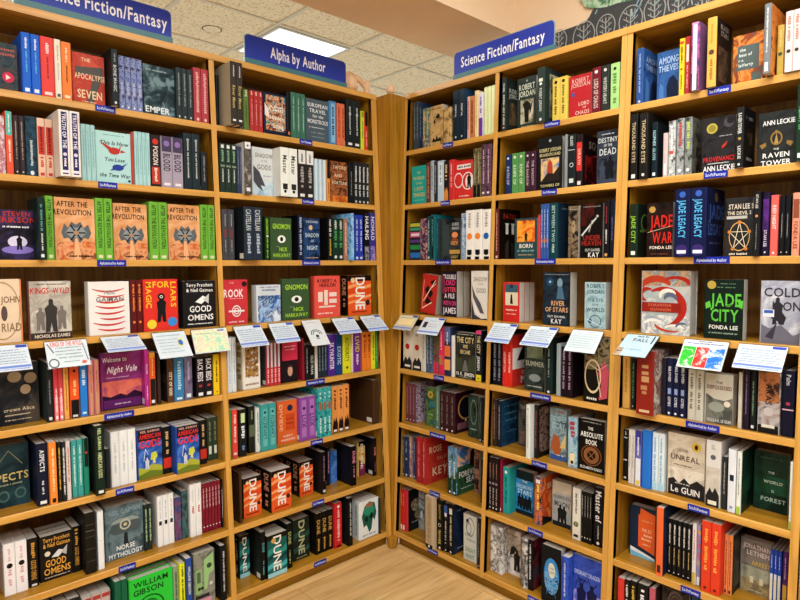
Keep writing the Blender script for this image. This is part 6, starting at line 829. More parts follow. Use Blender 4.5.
('R2', 2, 'S', [(0.6409, 0.0, 0), (0.6718, 0.0, 0)], 0.0305, 0.108, 0.1599, 0.006, 0, 0, '#55904e', '#55904e', '#55904e', 'e~#e0e8d8~.9~.22;t~KNIFE OF~#d0e0c0~.12~.8~.5', '', 'mid green spine with pale lettering'),
('R2', 2, 'S', [(0.7054, 0.0, 0), (0.7305, 0.0, 0)], 0.0245, 0.108, 0.1577, 0.006, 0, 0, '#3f2230', '#3f2230', '#3f2230', 'e~#d8d0d0~.9~.22;t~THE SHADOW~#c8b0b8~.12~.8~.5', '', 'dark plum spine with pale lettering'),
('R2', 2, 'F', [(0.7589, 0.0, 1)], 0.03, 0.1101, 0.2009, 0.012, 0, 1, '#1a1b1b', '#1a1b1b', '#1a1b1b', '', 'e~#b0b0a8~.5~.93~.05;t~ROBERT JORDAN~#c9bf8a~.5~.76~.065~.9;t~BRANDON SAND~#c9bf8a~.5~.67~.055~.86;b~m:#3a6aa8,#e8c070,#2a4a80@12~.12~.16~.88~.6;g~#a8402a~.38,.18,.4,.5,.5,.58,.6,.5,.64,.18;g~#2a2420~.12,.16,.4,.32,.66,.3,.88,.42,.88,.16;t~TOWERS OF~#c9bf8a~.5~.08~.05~.8', 'black cover with gold lettering and a red tower picture'),
('R2', 2, 'S', [(0.8821, 0.0, 0)], 0.0114, 0.135, 0.1975, 0.006, 0, 0, '#8a8f92', '#8a8f92', '#8a8f92', '', '', 'thin grey spine'),
('R2', 2, 'S', [(0.8964, 0.0, 1)], 0.0323, 0.135, 0.1943, 0.006, 0, 0, '#1d2426', '#1d2426', '#1d2426', 't~GILDED~#c8ccc8~.78~.97~.4;o~0;e~#d0d4d0~.42~.3;e~#1d2426~.42~.22;b~#d0d4d0~.7~.71;q~#d0d4d0~.08~.16', '', 'black spine with white ring and marks'),
('R2', 2, 'S', [(0.9316, 0.0, 1)], 0.0255, 0.135, 0.1892, 0.006, 0, 0, '#231a1c', '#1a1214', '#1a1214', 'b~#d2342e~.3~.85;t~WRATH~#f0c0b0~.35~.8~.5;q~#e8e0dc~.03~.1', 'o~#c0302a~.75~.34~.5~.3~.88;b~m:#7a1a18,#1a1012@25~.1~.1~.95~.6;t~SQ~#8a7a6a~.5~.82~.14~.6', 'black and red spine with a large front cover'),
('R2', 2, 'F', [(1.0093, 0.0, 1)], 0.032, 0.0837, 0.1874, 0.012, 0, 0, 'm:#20242c,#343a46,#191b22@16', 'm:#20242c,#343a46,#191b22@16', 'm:#20242c,#343a46,#191b22@16', '', 'h~#b0b4bc~.5~.93~.6~.03;t~DESTINY~#c4c8ca~.5~.82~.09~.92;t~OF THE~#c4c8ca~.5~.72~.05~.4;t~DEAD~#c4c8ca~.5~.6~.12~.8;F~#15161c~.4~.08~.4;F~#15161c~.62~.08~.44;F~#3a4254~.25~.05~.36;b~#3a4254~0~0~1~.08', 'slate cover with white capitals and dark riders'),
('R2', 3, 'S', [(0.5665, 0.0, 0)], 0.0193, 0.15, 0.209, 0.006, 0, 0, '#5c2624', '#17120f', '#17120f', 'd~#d8a890~.15~.92~.45;q~#e0c8b8~.02~.07', 't~FATES~#a83a30~.5~.86~.1~.86;b~#d8dcd4~.3~.5~.42~.72;b~#d8dcd4~.58~.5~.7~.72;g~#d8dcd4~.26,.72,.46,.72,.42,.68,.3,.68;g~#d8dcd4~.54,.72,.74,.72,.7,.68,.58,.68;g~#3a3430~.28,0,.28,.3,.44,.4,.44,0;g~#3a3430~.56,0,.56,.34,.72,.3,.72,0', 'dark red-brown spine with black pillar cover'),
('R2', 3, 'F', [(0.6612, 0.0, 1)], 0.032, 0.1071, 0.1614, 0.012, 0, 0, '#26474c', '#26474c', '#26474c', '', 'b~m:#e05a1c,#f2a83a,#b8301a@16~.08~.42~.9~.95;F~#2a1410~.5~.42~.26;t~BORN~#e8e4d8~.5~.32~.1~.6;h~#8ab0b0~.5~.2~.8~.05;h~#c8a880~.5~.1~.7~.03', 'teal-bordered cover with a flame orange picture'),
('R2', 3, 'S', [(0.7756, 0.0, 0)], 0.0106, 0.108, 0.1704, 0.006, 0, 0, '#c8404a', '#c8404a', '#c8404a', '', '', 'thin coral spine'),
('R2', 3, 'S', [(0.7882, 0.0, 0), (0.8009, 0.0, 0), (0.8135, 0.0, 0)], 0.0121, 0.135, 0.2105, 0.006, 0, 0, '#34569a', '#34569a', '#34569a', 'd~#d0d8e8~.2~.9~.4;b~#c87a4a~.3~.36', '', 'thin blue spine with white lettering'),
('R2', 3, 'S', [(0.8286, 0.0, 1)], 0.034, 0.135, 0.2118, 0.006, 0, 0, '#174046', '#1a2c3c', '#1a2c3c', 't~BETWEEN TWO~#a8c0bc~.3~.95~.45;d~#a8c0bc~.1~.26~.4', 't~C~#b8a080~.7~.8~.1~.3;h~#6a7a8a~.5~.9~.6~.03', 'dark teal thick spine with pale lettering'),
('R2', 3, 'F', [(0.9044, 0.0, 1)], 0.032, 0.0437, 0.1948, 0.012, 0, 0, 'm:#17181a,#5a4a38,#8a7458,#1c1c1e@30', 'm:#17181a,#5a4a38,#8a7458,#1c1c1e@30', 'm:#17181a,#5a4a38,#8a7458,#1c1c1e@30', '', 'h~#b8b0a0~.5~.93~.8~.03;e~#a08a6a~.5~.6~.2~.12;e~#2a241e~.45~.62~.05~.03;h~#8a8070~.5~.1~.8~.05', 'black cover with pale carved figure'),
('R2', 3, 'F', [(0.955, 0.0, 1)], 0.032, 0.0899, 0.1961, 0.012, 0, 0, '#14100f', '#14100f', '#14100f', '', 'b~m:#5a1a14,#14100f@20~0~.6~.6~1;l~#c8ccc8~.02~.42~.7~.74~.07;l~#a8a090~.36~.48~.52~.7~.05;e~#b8b0a0~.75~.77~.06;t~UNDER~#9a2a20~.5~.38~.09~.8;t~HEAVEN~#9a2a20~.48~.28~.09~.9;t~GUY GAVRIEL~#c8c8c4~.55~.15~.05~.7;t~KAY~#e4e4e0~.6~.06~.09~.5;h~#8a8a84~.5~.95~.8~.02', 'black cover with sword and red lettering'),
('R2', 3, 'S', [(1.0515, 0.0, 1)], 0.0201, 0.135, 0.2029, 0.006, 0, 0, '#181416', '#181416', '#181416', 'd~#a8384a~.6~.9~.3;d~#d8d8d4~.25~.5~.4;q~#d8a060~.03~.08', '', 'black spine with small white and tan marks'),
('R2', 3, 'S', [(1.0742, 0.0, 1)], 0.0183, 0.135, 0.2051, 0.006, 0, 0, '#171c28', '#171c28', '#171c28', 'd~#5a5a8a~.3~.7~.4', '', 'black-navy spine at the divider'),
('R2', 4, 'F', [(0.6035, 0.0, 1), (0.6035, 0.0355, 0), (0.6035, 0.071, 0)], 0.035, 0.0843, 0.1621, 0.024, 0, 0, '#cb2a24', '#cb2a24', '#cb2a24', '', 'b~#d8ccb0~.12~.42~.9~.95;b~#3a5a6a~.12~.75~.9~.95;e~#2a3440~.5~.9~.12~.05;g~#1c1c20~.42,.46,.46,.7,.54,.7,.6,.46;h~#f0d0c0~.5~.3~.7~.04;h~#f0d0c0~.5~.2~.6~.03', 'red cover with framed snow scene'),
('R2', 4, 'F', [(0.7963, 0.0, 1)], 0.05, 0.1208, 0.205, 0.024, 0, 0, 'm:#171b22,#22303e,#131417@12', 'm:#171b22,#22303e,#131417@12', 'm:#171b22,#22303e,#131417@12', '', 'e~#2a4a6a~.25~.82~.13;e~#a8c8dc~.25~.82~.04;e~#7a9aaa~.62~.8~.1~.09;g~#4a6a84~.5,.5,.55,.74,.7,.74,.8,.5;t~RIVER~#d8a878~.55~.42~.09~.5;t~OF STARS~#d8a878~.5~.3~.085~.85;t~GUY GAVRIEL~#e4e4e0~.5~.17~.04~.7;t~KAY~#ececea~.5~.08~.09~.4;h~#8a9098~.5~.96~.9~.02', 'black cover with a blue star and copper title'),
('R2', 4, 'F', [(0.9756, 0.0, 1)], 0.045, 0.085, 0.1693, 0.024, 0, 0, 'm:#8fb0b8,#a8c4c8,#7a9ca8@12', 'm:#8fb0b8,#a8c4c8,#7a9ca8@12', 'm:#8fb0b8,#a8c4c8,#7a9ca8@12', '', 't~ROBERT~#33505e~.5~.92~.08~.85;t~JORDAN~#33505e~.5~.8~.08~.85;t~THE EYE~#3c6070~.5~.62~.07~.75;t~OF THE~#3c6070~.5~.52~.04~.3;t~WORLD~#33505e~.5~.41~.08~.9;o~#4a6a7a~.5~.16~.3~.14~.85;e~#2a5a7a~.25~.16~.1~.05;l~#dce8ec~.1~.2~.8~.05~.03', 'pale blue-grey cover with dark lettering'),
('R2', 5, 'S', [(0.5665, 0.0, 0), (0.5904, 0.0, 0)], 0.0233, 0.135, 0.1903, 0.018, 0, 0, '#191b22', '#191b22', '#191b22', 'd~#8a92a4~.1~.9~.6', '', 'black-blue spine with grey lettering'),
('R2', 5, 'S', [(0.6171, 0.0, 0), (0.6411, 0.0, 0)], 0.0236, 0.155, 0.2123, 0.018, 0, 0, '#da3026', '#c8302a', '#c8302a', 't~REDEMPTION~#f6d4cc~.1~.85~.5', 'b~#e8e4e0~0~.34~.7~.75;g~#17181a~.2,.5,.5,.8,.75,.7,.6,.5;g~#17181a~.5,.4,.9,.7,.8,.35;t~OUT~#f0ece8~.6~.26~.08~.5;t~MA~#f0ece8~.6~.12~.14~.6', 'bright red spine with white lettering'),
('R2', 5, 'F', [(0.7173, 0.0, 1)], 0.032, 0.0955, 0.2172, 0.03, 0, 0, 'm:#26302e,#3a4540,#161c1c@16', 'm:#26302e,#3a4540,#161c1c@16', 'm:#26302e,#3a4540,#161c1c@16', '', 'b~m:#5a6a58,#8a9a80@14~.1~.6~.9~.95;t~SUMMER~#b0b8a4~.5~.5~.09~.94;e~#8a9494~.5~.24~.3~.07;h~#b8c0b8~.5~.08~.8~.03', 'dark grey-green misty cover'),
('R2', 5, 'S', [(0.8231, 0.0, 1)], 0.0312, 0.155, 0.2202, 0.018, 0, 0, '#1c2b28', '#1c2b28', '#1c2b28', 'd~#8a9a90~.3~.8~.3;e~#e0e4e0~.04~.2', '', 'thick black-green spine, sticking out'),
('R2', 5, 'S', [(0.8715, 0.0, 0)], 0.0174, 0.135, 0.2008, 0.018, 0, 0, '#9aa8aa', '#9aa8aa', '#9aa8aa', '', '', 'pale grey thin spine'),
('R2', 5, 'S', [(0.892, 0.0, 1), (0.917, 0.0, 1)], 0.0245, 0.135, 0.1915, 0.018, 0, 0, '#22161f', '#22161f', '#22161f', 'd~#a890a8~.15~.92~.5', '', 'black-plum spine with violet lettering'),
('R2', 5, 'F', [(0.9903, 0.0, 1)], 0.032, 0.1001, 0.2425, 0.01, 0, 0, '#17140f', '#17140f', '#17140f', '', 'b~m:#17140f,#8a7a5a,#17140f@25~0~.5~1~1;g~#b84a5a~.6,.05,.95,.1,1,.5,.8,.65,.55,.45,.7,.3;o~#d8c49a~.35~.4~.34~.26~.86;l~#d8c49a~.1~.6~.6~.5~.03;l~#d8c49a~.5~.5~.7~.1~.03;l~#e0a8a0~.6~.5~.95~.6~.02;h~#e4e0d8~.3~.06~.5~.05', 'black cover with cream and pink swirls'),
('R2', 6, 'S', [(0.5665, 0.0, 0)], 0.0207, 0.16, 0.2007, 0.03, 0, 1, '#3a2a28', '#3a2a28', '#3a2a28', 'd~#a89080~.15~.9~.3', '', 'dark brown spine'),
('R2', 6, 'S', [(0.5881, 0.0, 0)], 0.0189, 0.135, 0.1967, 0.037, 0, 0, '#1a2434', 'm:#16304c,#1f4a6a,#10243a@14', 'm:#16304c,#1f4a6a,#10243a@14', 'd~#a8a090~.15~.9~.4', 'h~#5a86a8~.5~.86~.7~.04;h~#5a86a8~.5~.7~.7~.05;h~#5a86a8~.5~.55~.6~.05;h~#4a7090~.5~.3~.6~.04', 'navy spine with navy starry cover'),
('R2', 6, 'F', [(0.6339, 0.0, 1)], 0.032, 0.038, 0.1893, 0.12, 0, 0, 'm:#3a3a38,#5a5a54,#242424@25', 'm:#3a3a38,#5a5a54,#242424@25', 'm:#3a3a38,#5a5a54,#242424@25', '', 't~THE~#a8a8a0~.6~.88~.09~.8;b~m:#8a6a5a,#4a4a48@30~.1~.05~.9~.35', 'narrow dark grey cover set back'),
('R2', 6, 'S', [(0.756, 0.0, 0)], 0.0188, 0.155, 0.2143, 0.0, 0, 0, '#d9ded9', '#d9ded9', '#d9ded9', 'e~#5a5a98~.92~.2;d~#a8b4ac~.2~.8~.25', '', 'white spine with small blue mark'),
('R2', 6, 'S', [(0.7778, 0.0, 0)], 0.0169, 0.155, 0.2122, 0.025, 0, 0, '#201c1c', '#1b1a18', '#1b1a18', 'd~#a85a4a~.2~.9~.4', 'b~m:#1b1a18,#8a7060,#1b1a18@45~.05~.1~.95~.95;e~#b08a78~.4~.86~.12~.06', 'black spine with floral front cover'),
('R2', 6, 'F', [(0.8219, 0.0, 1)], 0.032, 0.0766, 0.2061, 0.066, 0, 0, 'm:#5a7480,#8fa6ae,#3f5460@18', 'm:#5a7480,#8fa6ae,#3f5460@18', 'm:#5a7480,#8fa6ae,#3f5460@18', '', 'h~#b04a3a~.5~.93~.7~.04;t~TOUGHER~#a8ccd8~.5~.8~.1~.94;t~STORY~#a8ccd8~.5~.66~.12~.8;g~#a85a34~.0,.2,.2,.5,.55,.45,.7,.2,.5,.05;g~#dcc07a~.6,.25,.95,.55,.95,.25;b~#3a5a98~.0~.0~1~.1;h~#e8e8e8~.6~.1~.5~.03', 'grey-blue cover with orange ship and bold letters'),
('R2', 6, 'S', [(0.9222, 0.0, 1)], 0.0381, 0.135, 0.1898, 0.035, 0, 0, 'm:#7aa8c0,#a8c8d4,#5a84a0@25', 'm:#7aa8c0,#a8c8d4,#5a84a0@25', 'm:#7aa8c0,#a8c8d4,#5a84a0@25', 'd~#a8404a~.55~.92~.7;q~#e8d8a8~.05~.28;e~#2a3a4a~.1~.2', '', 'light blue spine with red lettering and cream tower'),
('R2', 6, 'F', [(0.9626, 0.0, 1)], 0.032, 0.1073, 0.1951, 0.038, 0, 0, '#131110', '#131110', '#131110', '', 'h~#a8a8a0~.5~.95~.7~.02;t~THE~#ecebe6~.46~.83~.055~.2;t~ABSOLUTE~#ecebe6~.5~.71~.095~.86;t~BOOK~#ecebe6~.5~.57~.09~.44;o~#8a5a34~.5~.32~.3~.16~.55;o~#7a4c2c~.5~.32~.4~.2~.9;l~#8a5a34~.3~.2~.7~.44~.03;l~#8a5a34~.3~.44~.7~.2~.03;t~ELIZABETH KNOX~#ecebe6~.5~.07~.05~.86', 'black cover with brown root pattern'),
('R2', 7, 'S', [(0.5665, 0.0, 0), (0.5831, 0.0, 0), (0.5997, 0.0, 0)], 0.0161, 0.155, 0.2277, 0.019, 0, 0, '#241a1c', '#241a1c', '#241a1c', 'b~#8a8080~.5~.54;d~#c8b8b0~.12~.45~.5;d~#a87a6a~.6~.9~.4;e~#e8e0e0~.06~.3', '', 'black spine with pale bands'),
('R2', 7, 'S', [(0.6166, 0.0, 0)], 0.0081, 0.155, 0.2257, 0.031, 0, 0, '#8a1f34', '#8a1f34', '#8a1f34', 'q~#e8e0e0~.03~.08', '', 'crimson spine'),
('R2', 7, 'S', [(0.6256, 0.0, 1)], 0.0317, 0.135, 0.1945, 0.039, 0, 0, '#2a9c98', '#2a9c98', '#2a9c98', 'e~#e4f0ec~.9~.25;d~#1a5a5a~.2~.8~.35', '', 'teal spine with white head mark'),
('R2', 7, 'F', [(0.6582, 0.0, 1)], 0.032, 0.09, 0.1847, 0.081, 0, 0, 'm:#1f6aa8,#3a90c8,#184a78@16', 'm:#1f6aa8,#3a90c8,#184a78@16', 'm:#1f6aa8,#3a90c8,#184a78@16', '', 'b~#17242c~0~.8~1~1;t~THE~#dce8ec~.5~.76~.05~.3;t~DISCORDANT~#c0dce8~.5~.64~.08~.94;t~STARS~#c0dce8~.5~.52~.1~.8;F~#14181f~.2~.14~.32;F~#14181f~.38~.12~.34;F~#14181f~.58~.12~.33;F~#14181f~.78~.12~.34;b~#14242c~0~0~1~.1', 'blue cover with dark standing figures'),
('R2', 7, 'S', [(0.7766, 0.0, 1)], 0.0352, 0.135, 0.1906, 0.044, 0, 0, 'm:#2a4a7a,#d8703a,#17202c@25', 'm:#d85a24,#a83a1c,#e88a4a@14', 'm:#d85a24,#a83a1c,#e88a4a@14', 'd~#f0d860~.3~.85~.4;q~#e8e8e8~.88~.96', 'g~#17181c~.0,0,1,0,1,.12,.5,.08,0,.2;t~SKY~#f0c8a0~.5~.8~.12~.6;l~#f0c8a0~.5~.3~.5~.6~.03', 'blue and orange spine with fiery cover'),
('R2', 7, 'F', [(0.8264, 0.0, 1)], 0.032, 0.0869, 0.1798, 0.094, 0, 0, 'm:#c8c0b0,#a8a8a4,#8fa0a8@12', 'm:#c8c0b0,#a8a8a4,#8fa0a8@12', 'm:#c8c0b0,#a8a8a4,#8fa0a8@12', '', 'b~m:#d0c4b0,#b8b0a0@12~0~.75~1~1;t~RELENTLESS~#5a6068~.5~.66~.065~.94;t~MOON~#4a5058~.5~.5~.12~.8;F~#1c2022~.42~.08~.42;F~#1c2022~.62~.08~.4;b~#22262a~0~0~1~.1', 'pale silver cover with two dark figures'),
('R2', 7, 'S', [(0.9498, 0.0, 1)], 0.0338, 0.135, 0.1966, 0.038, 0, 0, '#dcd8cc', '#dcd8cc', '#dcd8cc', 'd~#5a5a50~.5~.9~.3;e~m:#1c1c1a,#8a9a5a@90~.3~.35;q~#1c1c1a~.05~.1', '', 'cream spine with black leaf marks'),
('R2', 7, 'S', [(0.9871, 0.0, 0), (0.9981, 0.0, 0), (1.0091, 0.0, 0), (1.0201, 0.0, 0)], 0.0105, 0.135, 0.1933, 0.038, 0, 0, '#171717', '#171717', '#171717', 'd~#c8c8c4~.5~.92~.3;e~#e4e0dc~.1~.3', '', 'thin black spine with white foot mark'),
('R2', 7, 'S', [(1.0336, 0.0, 1)], 0.0407, 0.155, 0.2193, 0.043, 0, 0, '#151517', '#151517', '#151517', 't~Master of~#ece8e8~.42~.95~.62;d~#a8a8a8~.12~.36~.2;e~#e4e0dc~.06~.16', '', 'thick black spine with white script'),
('R2', 8, 'S', [(0.5665, 0.0, 0), (0.5982, 0.0, 1)], 0.0311, 0.135, 0.2, 0.044, 0, 0, 'm:#e4e0da,#cfcac4,#5a5654,#e0dcd6@22', 'm:#e4e0da,#cfcac4,#5a5654,#e0dcd6@22', 'm:#e4e0da,#cfcac4,#5a5654,#e0dcd6@22', '', '', 'white spine with black ink splashes'),
('R2', 8, 'F', [(0.6302, 0.0, 1)], 0.032, 0.0669, 0.1905, 0.081, 0, 0, 'm:#b8a48c,#8a7a6a,#cfc4b8@14', 'm:#b8a48c,#8a7a6a,#cfc4b8@14', 'm:#b8a48c,#8a7a6a,#cfc4b8@14', '', 'b~m:#e0dcd8,#c8c4c0,#3a3634@18~0~0~1~.45;h~#6a5a48~.5~.88~.7~.04;F~#1c1a1a~.7~.1~.5;g~#1c1a1a~.1,.4,.5,.5,.7,.62,.4,.66,.2,.6', 'taupe cover with black ink riders'),
('R2', 8, 'S', [(0.7368, 0.0, 1)], 0.0274, 0.135, 0.2056, 0.027, 0, 0, 'm:#d8d4d0,#2a2828,#b8b4b0@30', 'm:#d8d4d0,#2a2828,#b8b4b0@30', 'm:#d8d4d0,#2a2828,#b8b4b0@30', '', '', 'white and black marbled spine'),
('R2', 8, 'S', [(0.7656, 0.0, 0)], 0.0234, 0.135, 0.2057, 0.031, 0, 0, '#17171a', 'm:#17171a,#7a2430,#2a3a4c@20', 'm:#17171a,#7a2430,#2a3a4c@20', 'd~#e0e0e0~.2~.92~.4', '', 'black spine with white lettering, red and navy cover'),
('R2', 8, 'F', [(0.8424, 0.0, 1)], 0.032, 0.0874, 0.2241, 0.01, 0, 0, '#14171c', '#14171c', '#14171c', '', 'o~#3a8ad0~.5~.5~.4~.3~.72;e~#d8dcc8~.5~.55~.22~.17;e~m:#2f7ac0,#7ab4e0,#1c4a84@60~.5~.42~.38~.26;e~#dcdcc8~.52~.58~.18~.13;t~THE~#4a5a60~.52~.62~.03~.2;t~LOST~#4a5a60~.52~.55~.035~.26;l~#3a8ad0~.3~.3~.25~.14~.02;l~#3a8ad0~.6~.26~.75~.12~.02', 'black cover with a tangled blue disc'),
('R2', 8, 'S', [(0.9432, 0.0, 1)], 0.0285, 0.155, 0.2165, -0.01, 0, 0, 'm:#2a4ab0,#3a5ac8,#22388a@20', 'm:#2a4ab0,#3a5ac8,#22388a@20', 'm:#2a4ab0,#3a5ac8,#22388a@20', 'd~#c8d0f0~.3~.9~.3', '', 'blue spine beside the blue figures cover'),
('R2', 8, 'F', [(0.9726, 0.0, 1)], 0.032, 0.1141, 0.2297, 0.02, 0, 0, 'm:#2442a0,#3a52b4,#1a2c70@10', 'm:#2442a0,#3a52b4,#1a2c70@10', 'm:#2442a0,#3a52b4,#1a2c70@10', '', 't~ORDINARY DRAGON~#b8c4e8~.5~.72~.07~.94;b~m:#8a88d0,#4a56b8,#a8a0dc@14~0~0~1~.42;F~#141a44~.3~.06~.5;F~#141a44~.68~.06~.52;l~#141a44~.3~.5~.16~.66~.03;l~#141a44~.3~.5~.44~.64~.03;l~#141a44~.68~.5~.54~.66~.03;l~#141a44~.68~.5~.86~.62~.03', 'blue cover with ghostly figures and pale lettering'),
('R3', 1, 'S', [(1.1494, 0.0, 1)], 0.0247, 0.135, 0.1851, 0.006, 0, 0, '#2b4f8e', 'm:#1f3c70,#2f5694,#182c54@12', 'm:#1f3c70,#2f5694,#182c54@12', 'd~#8fa8d0~.2~.9~.35;e~#c8d0e0~.04~.2', 't~AMONG~#8fa8cc~.5~.82~.1~.8;t~THIEVES~#8fa8cc~.5~.68~.1~.85;g~#142444~.4,0,.45,.4,.6,.5,.75,.4,.8,0;g~#4a74b0~.1,0,.1,.5,.3,.4,.3,0', 'blue spine with blue front cover'),
('R3', 1, 'F', [(1.2007, 0.0, 1)], 0.032, 0.0744, 0.1683, 0.05, 0, 0, 'm:#264880,#34609e,#1c3460@12', 'm:#264880,#34609e,#1c3460@12', 'm:#264880,#34609e,#1c3460@12', '', 't~AMONG~#a8c0e0~.5~.82~.13~.94;t~THIEVES~#a8c0e0~.5~.66~.12~.94;g~#121e38~.45,0,.42,.3,.55,.46,.75,.5,.95,.36,.98,0;g~#4a78b4~.05,0,.1,.42,.28,.3,.3,0', 'blue cover with pale lettering and hooded shape'),
('R3', 1, 'S', [(1.2921, 0.0, 1)], 0.0166, 0.108, 0.1802, 0.006, 0, 0, '#ecca28', '#ecca28', '#ecca28', 'b~#c8482a~.9~.95;e~#8a4a1a~.46~.3;d~#5a4a10~.55~.86~.5;d~#5a4a10~.1~.36~.4', '', 'bright yellow spine'),
('R3', 1, 'S', [(1.3105, 0.0, 1)], 0.0163, 0.108, 0.1816, 0.006, 0, 0, '#b32e34', '#b32e34', '#b32e34', 'q~#e8dcd0~.56~.86;d~#e8b0a8~.1~.5~.4', '', 'red spine with white label'),
('R3', 1, 'S', [(1.338, 0.0, 1)], 0.0254, 0.135, 0.2097, -0.02, 0, 0, 'm:#6a3a80,#b85a8a,#3a2a5a@30', '#8a5a80', '#8a5a80', 'b~#231a30~0~.24;q~#d8c8d8~.0;t~NOOR~#d8c8e8~.28~.5~.5;e~#e8e8e8~.04~.18;b~#d890b0~.97~1', '', 'purple and pink spine, sticking out'),
('R3', 1, 'S', [(1.3863, 0.0, 1)], 0.027, 0.135, 0.2103, -0.02, 0, 0, '#e9aa50', '#2a211f', '#2a211f', 'e~#5a3a30~.5~.36;d~#a86a20~.1~.4~.4;d~#c88a3a~.6~.9~.3', 't~BLACK~#a89a8a~.5~.9~.07~.85;t~STARS~#a89a8a~.5~.8~.07~.85;b~m:#2a211f,#6a5240@30~.1~.1~.9~.6', 'light orange spine with dark front cover, sticking out'),
('R3', 1, 'F', [(1.4409, 0.0, 1)], 0.032, 0.0848, 0.1534, 0.04, 0, 0, 'm:#c86424,#e08f44,#8a3a1a,#3a5a58@14', 'm:#c86424,#e08f44,#8a3a1a,#3a5a58@14', 'm:#c86424,#e08f44,#8a3a1a,#3a5a58@14', '', 'b~#54605e~.12~.3~.86~.78;t~the~#dfe4dc~.3~.7~.06~.2;t~best of~#dfe4dc~.4~.6~.06~.44;t~r.a.~#dfe4dc~.26~.5~.05~.2;t~lafferty~#dfe4dc~.42~.4~.06~.5;b~#54605e~.62~.02~.95~.2;g~#7a2a20~0,0,.1,.16,.2,0', 'orange cover with grey title box'),
('R3', 1, 'S', [(1.5476, 0.0, 1)], 0.0184, 0.16, 0.1964, -0.04, 0, 1, '#76787a', 'm:#c86424,#e08f44,#5a2a1a@14', 'm:#c86424,#e08f44,#5a2a1a@14', 'd~#d8dcd8~.3~.95~.35;q~#e8e8e4~.03~.16', '', 'grey hardback spine with orange cover, sticking out'),
('R3', 1, 'S', [(1.5701, 0.0, 1)], 0.0178, 0.108, 0.1423, 0.006, 0, 0, '#b99c48', '#b99c48', '#b99c48', 'g~#b99c48~0;e~#3a4a34~.42~.4;d~#e0c880~.55~.9~.4', '', 'ochre spine with leaf mark'),
('R3', 1, 'S', [(1.5939, 0.0, 1), (1.6137, 0.0, 1)], 0.0194, 0.108, 0.1692, -0.01, 0, 0, '#e4ccc6', '#e4ccc6', '#e4ccc6', 'd~#c87a70~.5~.92~.6;e~#2f3a38~.34~.36;b~#dcdcdc~0~.22', '', 'pale pink spine with dark leaf mark'),
('R3', 2, 'S', [(1.1381, 0.0, 1)], 0.0258, 0.155, 0.2248, 0.006, 0, 0, '#1c1a18', '#1c1a18', '#1c1a18', 't~THOUSAND EYES~#c9b48c~.24~.9~.55;q~#ece8e0~.03~.09', '', 'black spine with tan lettering, left copy'),
('R3', 2, 'S', [(1.1773, 0.0, 1)], 0.0296, 0.155, 0.2175, -0.01, 0, 0, '#1c1a18', '#1f1d1b', '#1f1d1b', 't~THOUSAND EYES~#c9b48c~.24~.9~.5;e~#ece8e0~.06~.2', '', 'thick black spine with tan lettering, right copy'),
('R3', 2, 'S', [(1.212, 0.0, 1)], 0.02, 0.135, 0.185, 0.006, 0, 0, '#17242a', '#1b2024', '#1b2024', 't~NOPHEK GLOSS~#9cc4cc~.25~.92~.6;q~#e0e8e8~.04~.1', '', 'black spine with pale blue title'),
('R3', 2, 'S', [(1.2507, 0.0, 0)], 0.0158, 0.108, 0.1435, 0.006, 0, 0, '#cfb8b4', '#cfb8b4', '#cfb8b4', 'q~#e8e4e4~.04~.3', '', 'pale pink-grey thin spine'),
('R3', 2, 'S', [(1.268, 0.0, 1)], 0.0228, 0.108, 0.1794, 0.006, 0, 0, 'm:#8a8c8c,#c8ccc8,#4a4c50@50', 'm:#8a8c8c,#c8ccc8,#4a4c50@50', 'm:#8a8c8c,#c8ccc8,#4a4c50@50', 'd~#f0f0ec~.3~.9~.5;e~#e8e8e8~.08~.3;q~#c84a3a~.4~.46', '', 'grey-white mottled spine'),
('R3', 2, 'S', [(1.294, 0.0, 1)], 0.0237, 0.108, 0.1819, 0.006, 0, 0, 'm:#7a7c80,#a8aaa8,#3a3c40@50', 'm:#7a7c80,#a8aaa8,#3a3c40@50', 'm:#7a7c80,#a8aaa8,#3a3c40@50', 'd~#b8382c~.5~.92~.6;e~#e8e8e8~.08~.3', '', 'grey spine with red title'),
('R3', 2, 'S', [(1.3203, 0.0, 1)], 0.0226, 0.108, 0.1816, 0.006, 0, 0, 'm:#6a7070,#8a9088,#2a3032@50', 'm:#2a2c2c,#6a6a60,#17181a@20', 'm:#2a2c2c,#6a6a60,#17181a@20', 'd~#b8c85a~.45~.92~.6;e~#e8e8e8~.08~.3', '', 'grey spine with yellow-green title'),
('R3', 2, 'F', [(1.3698, 0.0, 1)], 0.032, 0.0982, 0.1681, 0.012, 0, 0, 'm:#1c1b1c,#2a282a,#141314@14', 'm:#1c1b1c,#2a282a,#141314@14', 'm:#1c1b1c,#2a282a,#141314@14', '', 'e~#b8a848~.28~.8~.17;e~#8a7e30~.28~.8~.12;e~#4a444a~.8~.87~.16;e~#1c1b1c~.85~.91~.12;h~#a8a8a8~.72~.64~.4~.02;g~#b8342c~.6,.46,.78,.54,.72,.46,.6,.4;t~PROVENANCE~#c42e30~.52~.23~.085~.98;h~#d8d8d8~.5~.15~.7~.02;t~ANN LECKIE~#ecebea~.52~.06~.095~.98', 'black cover with gold seal and planet'),
('R3', 2, 'S', [(1.4788, 0.0, 1)], 0.0216, 0.108, 0.1786, -0.02, 0, 0, '#1c1d1c', '#17181a', '#17181a', 't~RAVEN TOWER~#d8d8d0~.56~.9~.6;e~#a88a4a~.48~.26;t~LECKIE~#d8d8d0~.14~.36~.5;e~#e8e8e8~.05~.2', 'h~#7a7a78~.5~.84~.7~.07;b~m:#17181a,#5a4a30@30~.3~.4~.7~.6;h~#8a8a84~.5~.16~.7~.07', 'black spine with white title, sticking out'),
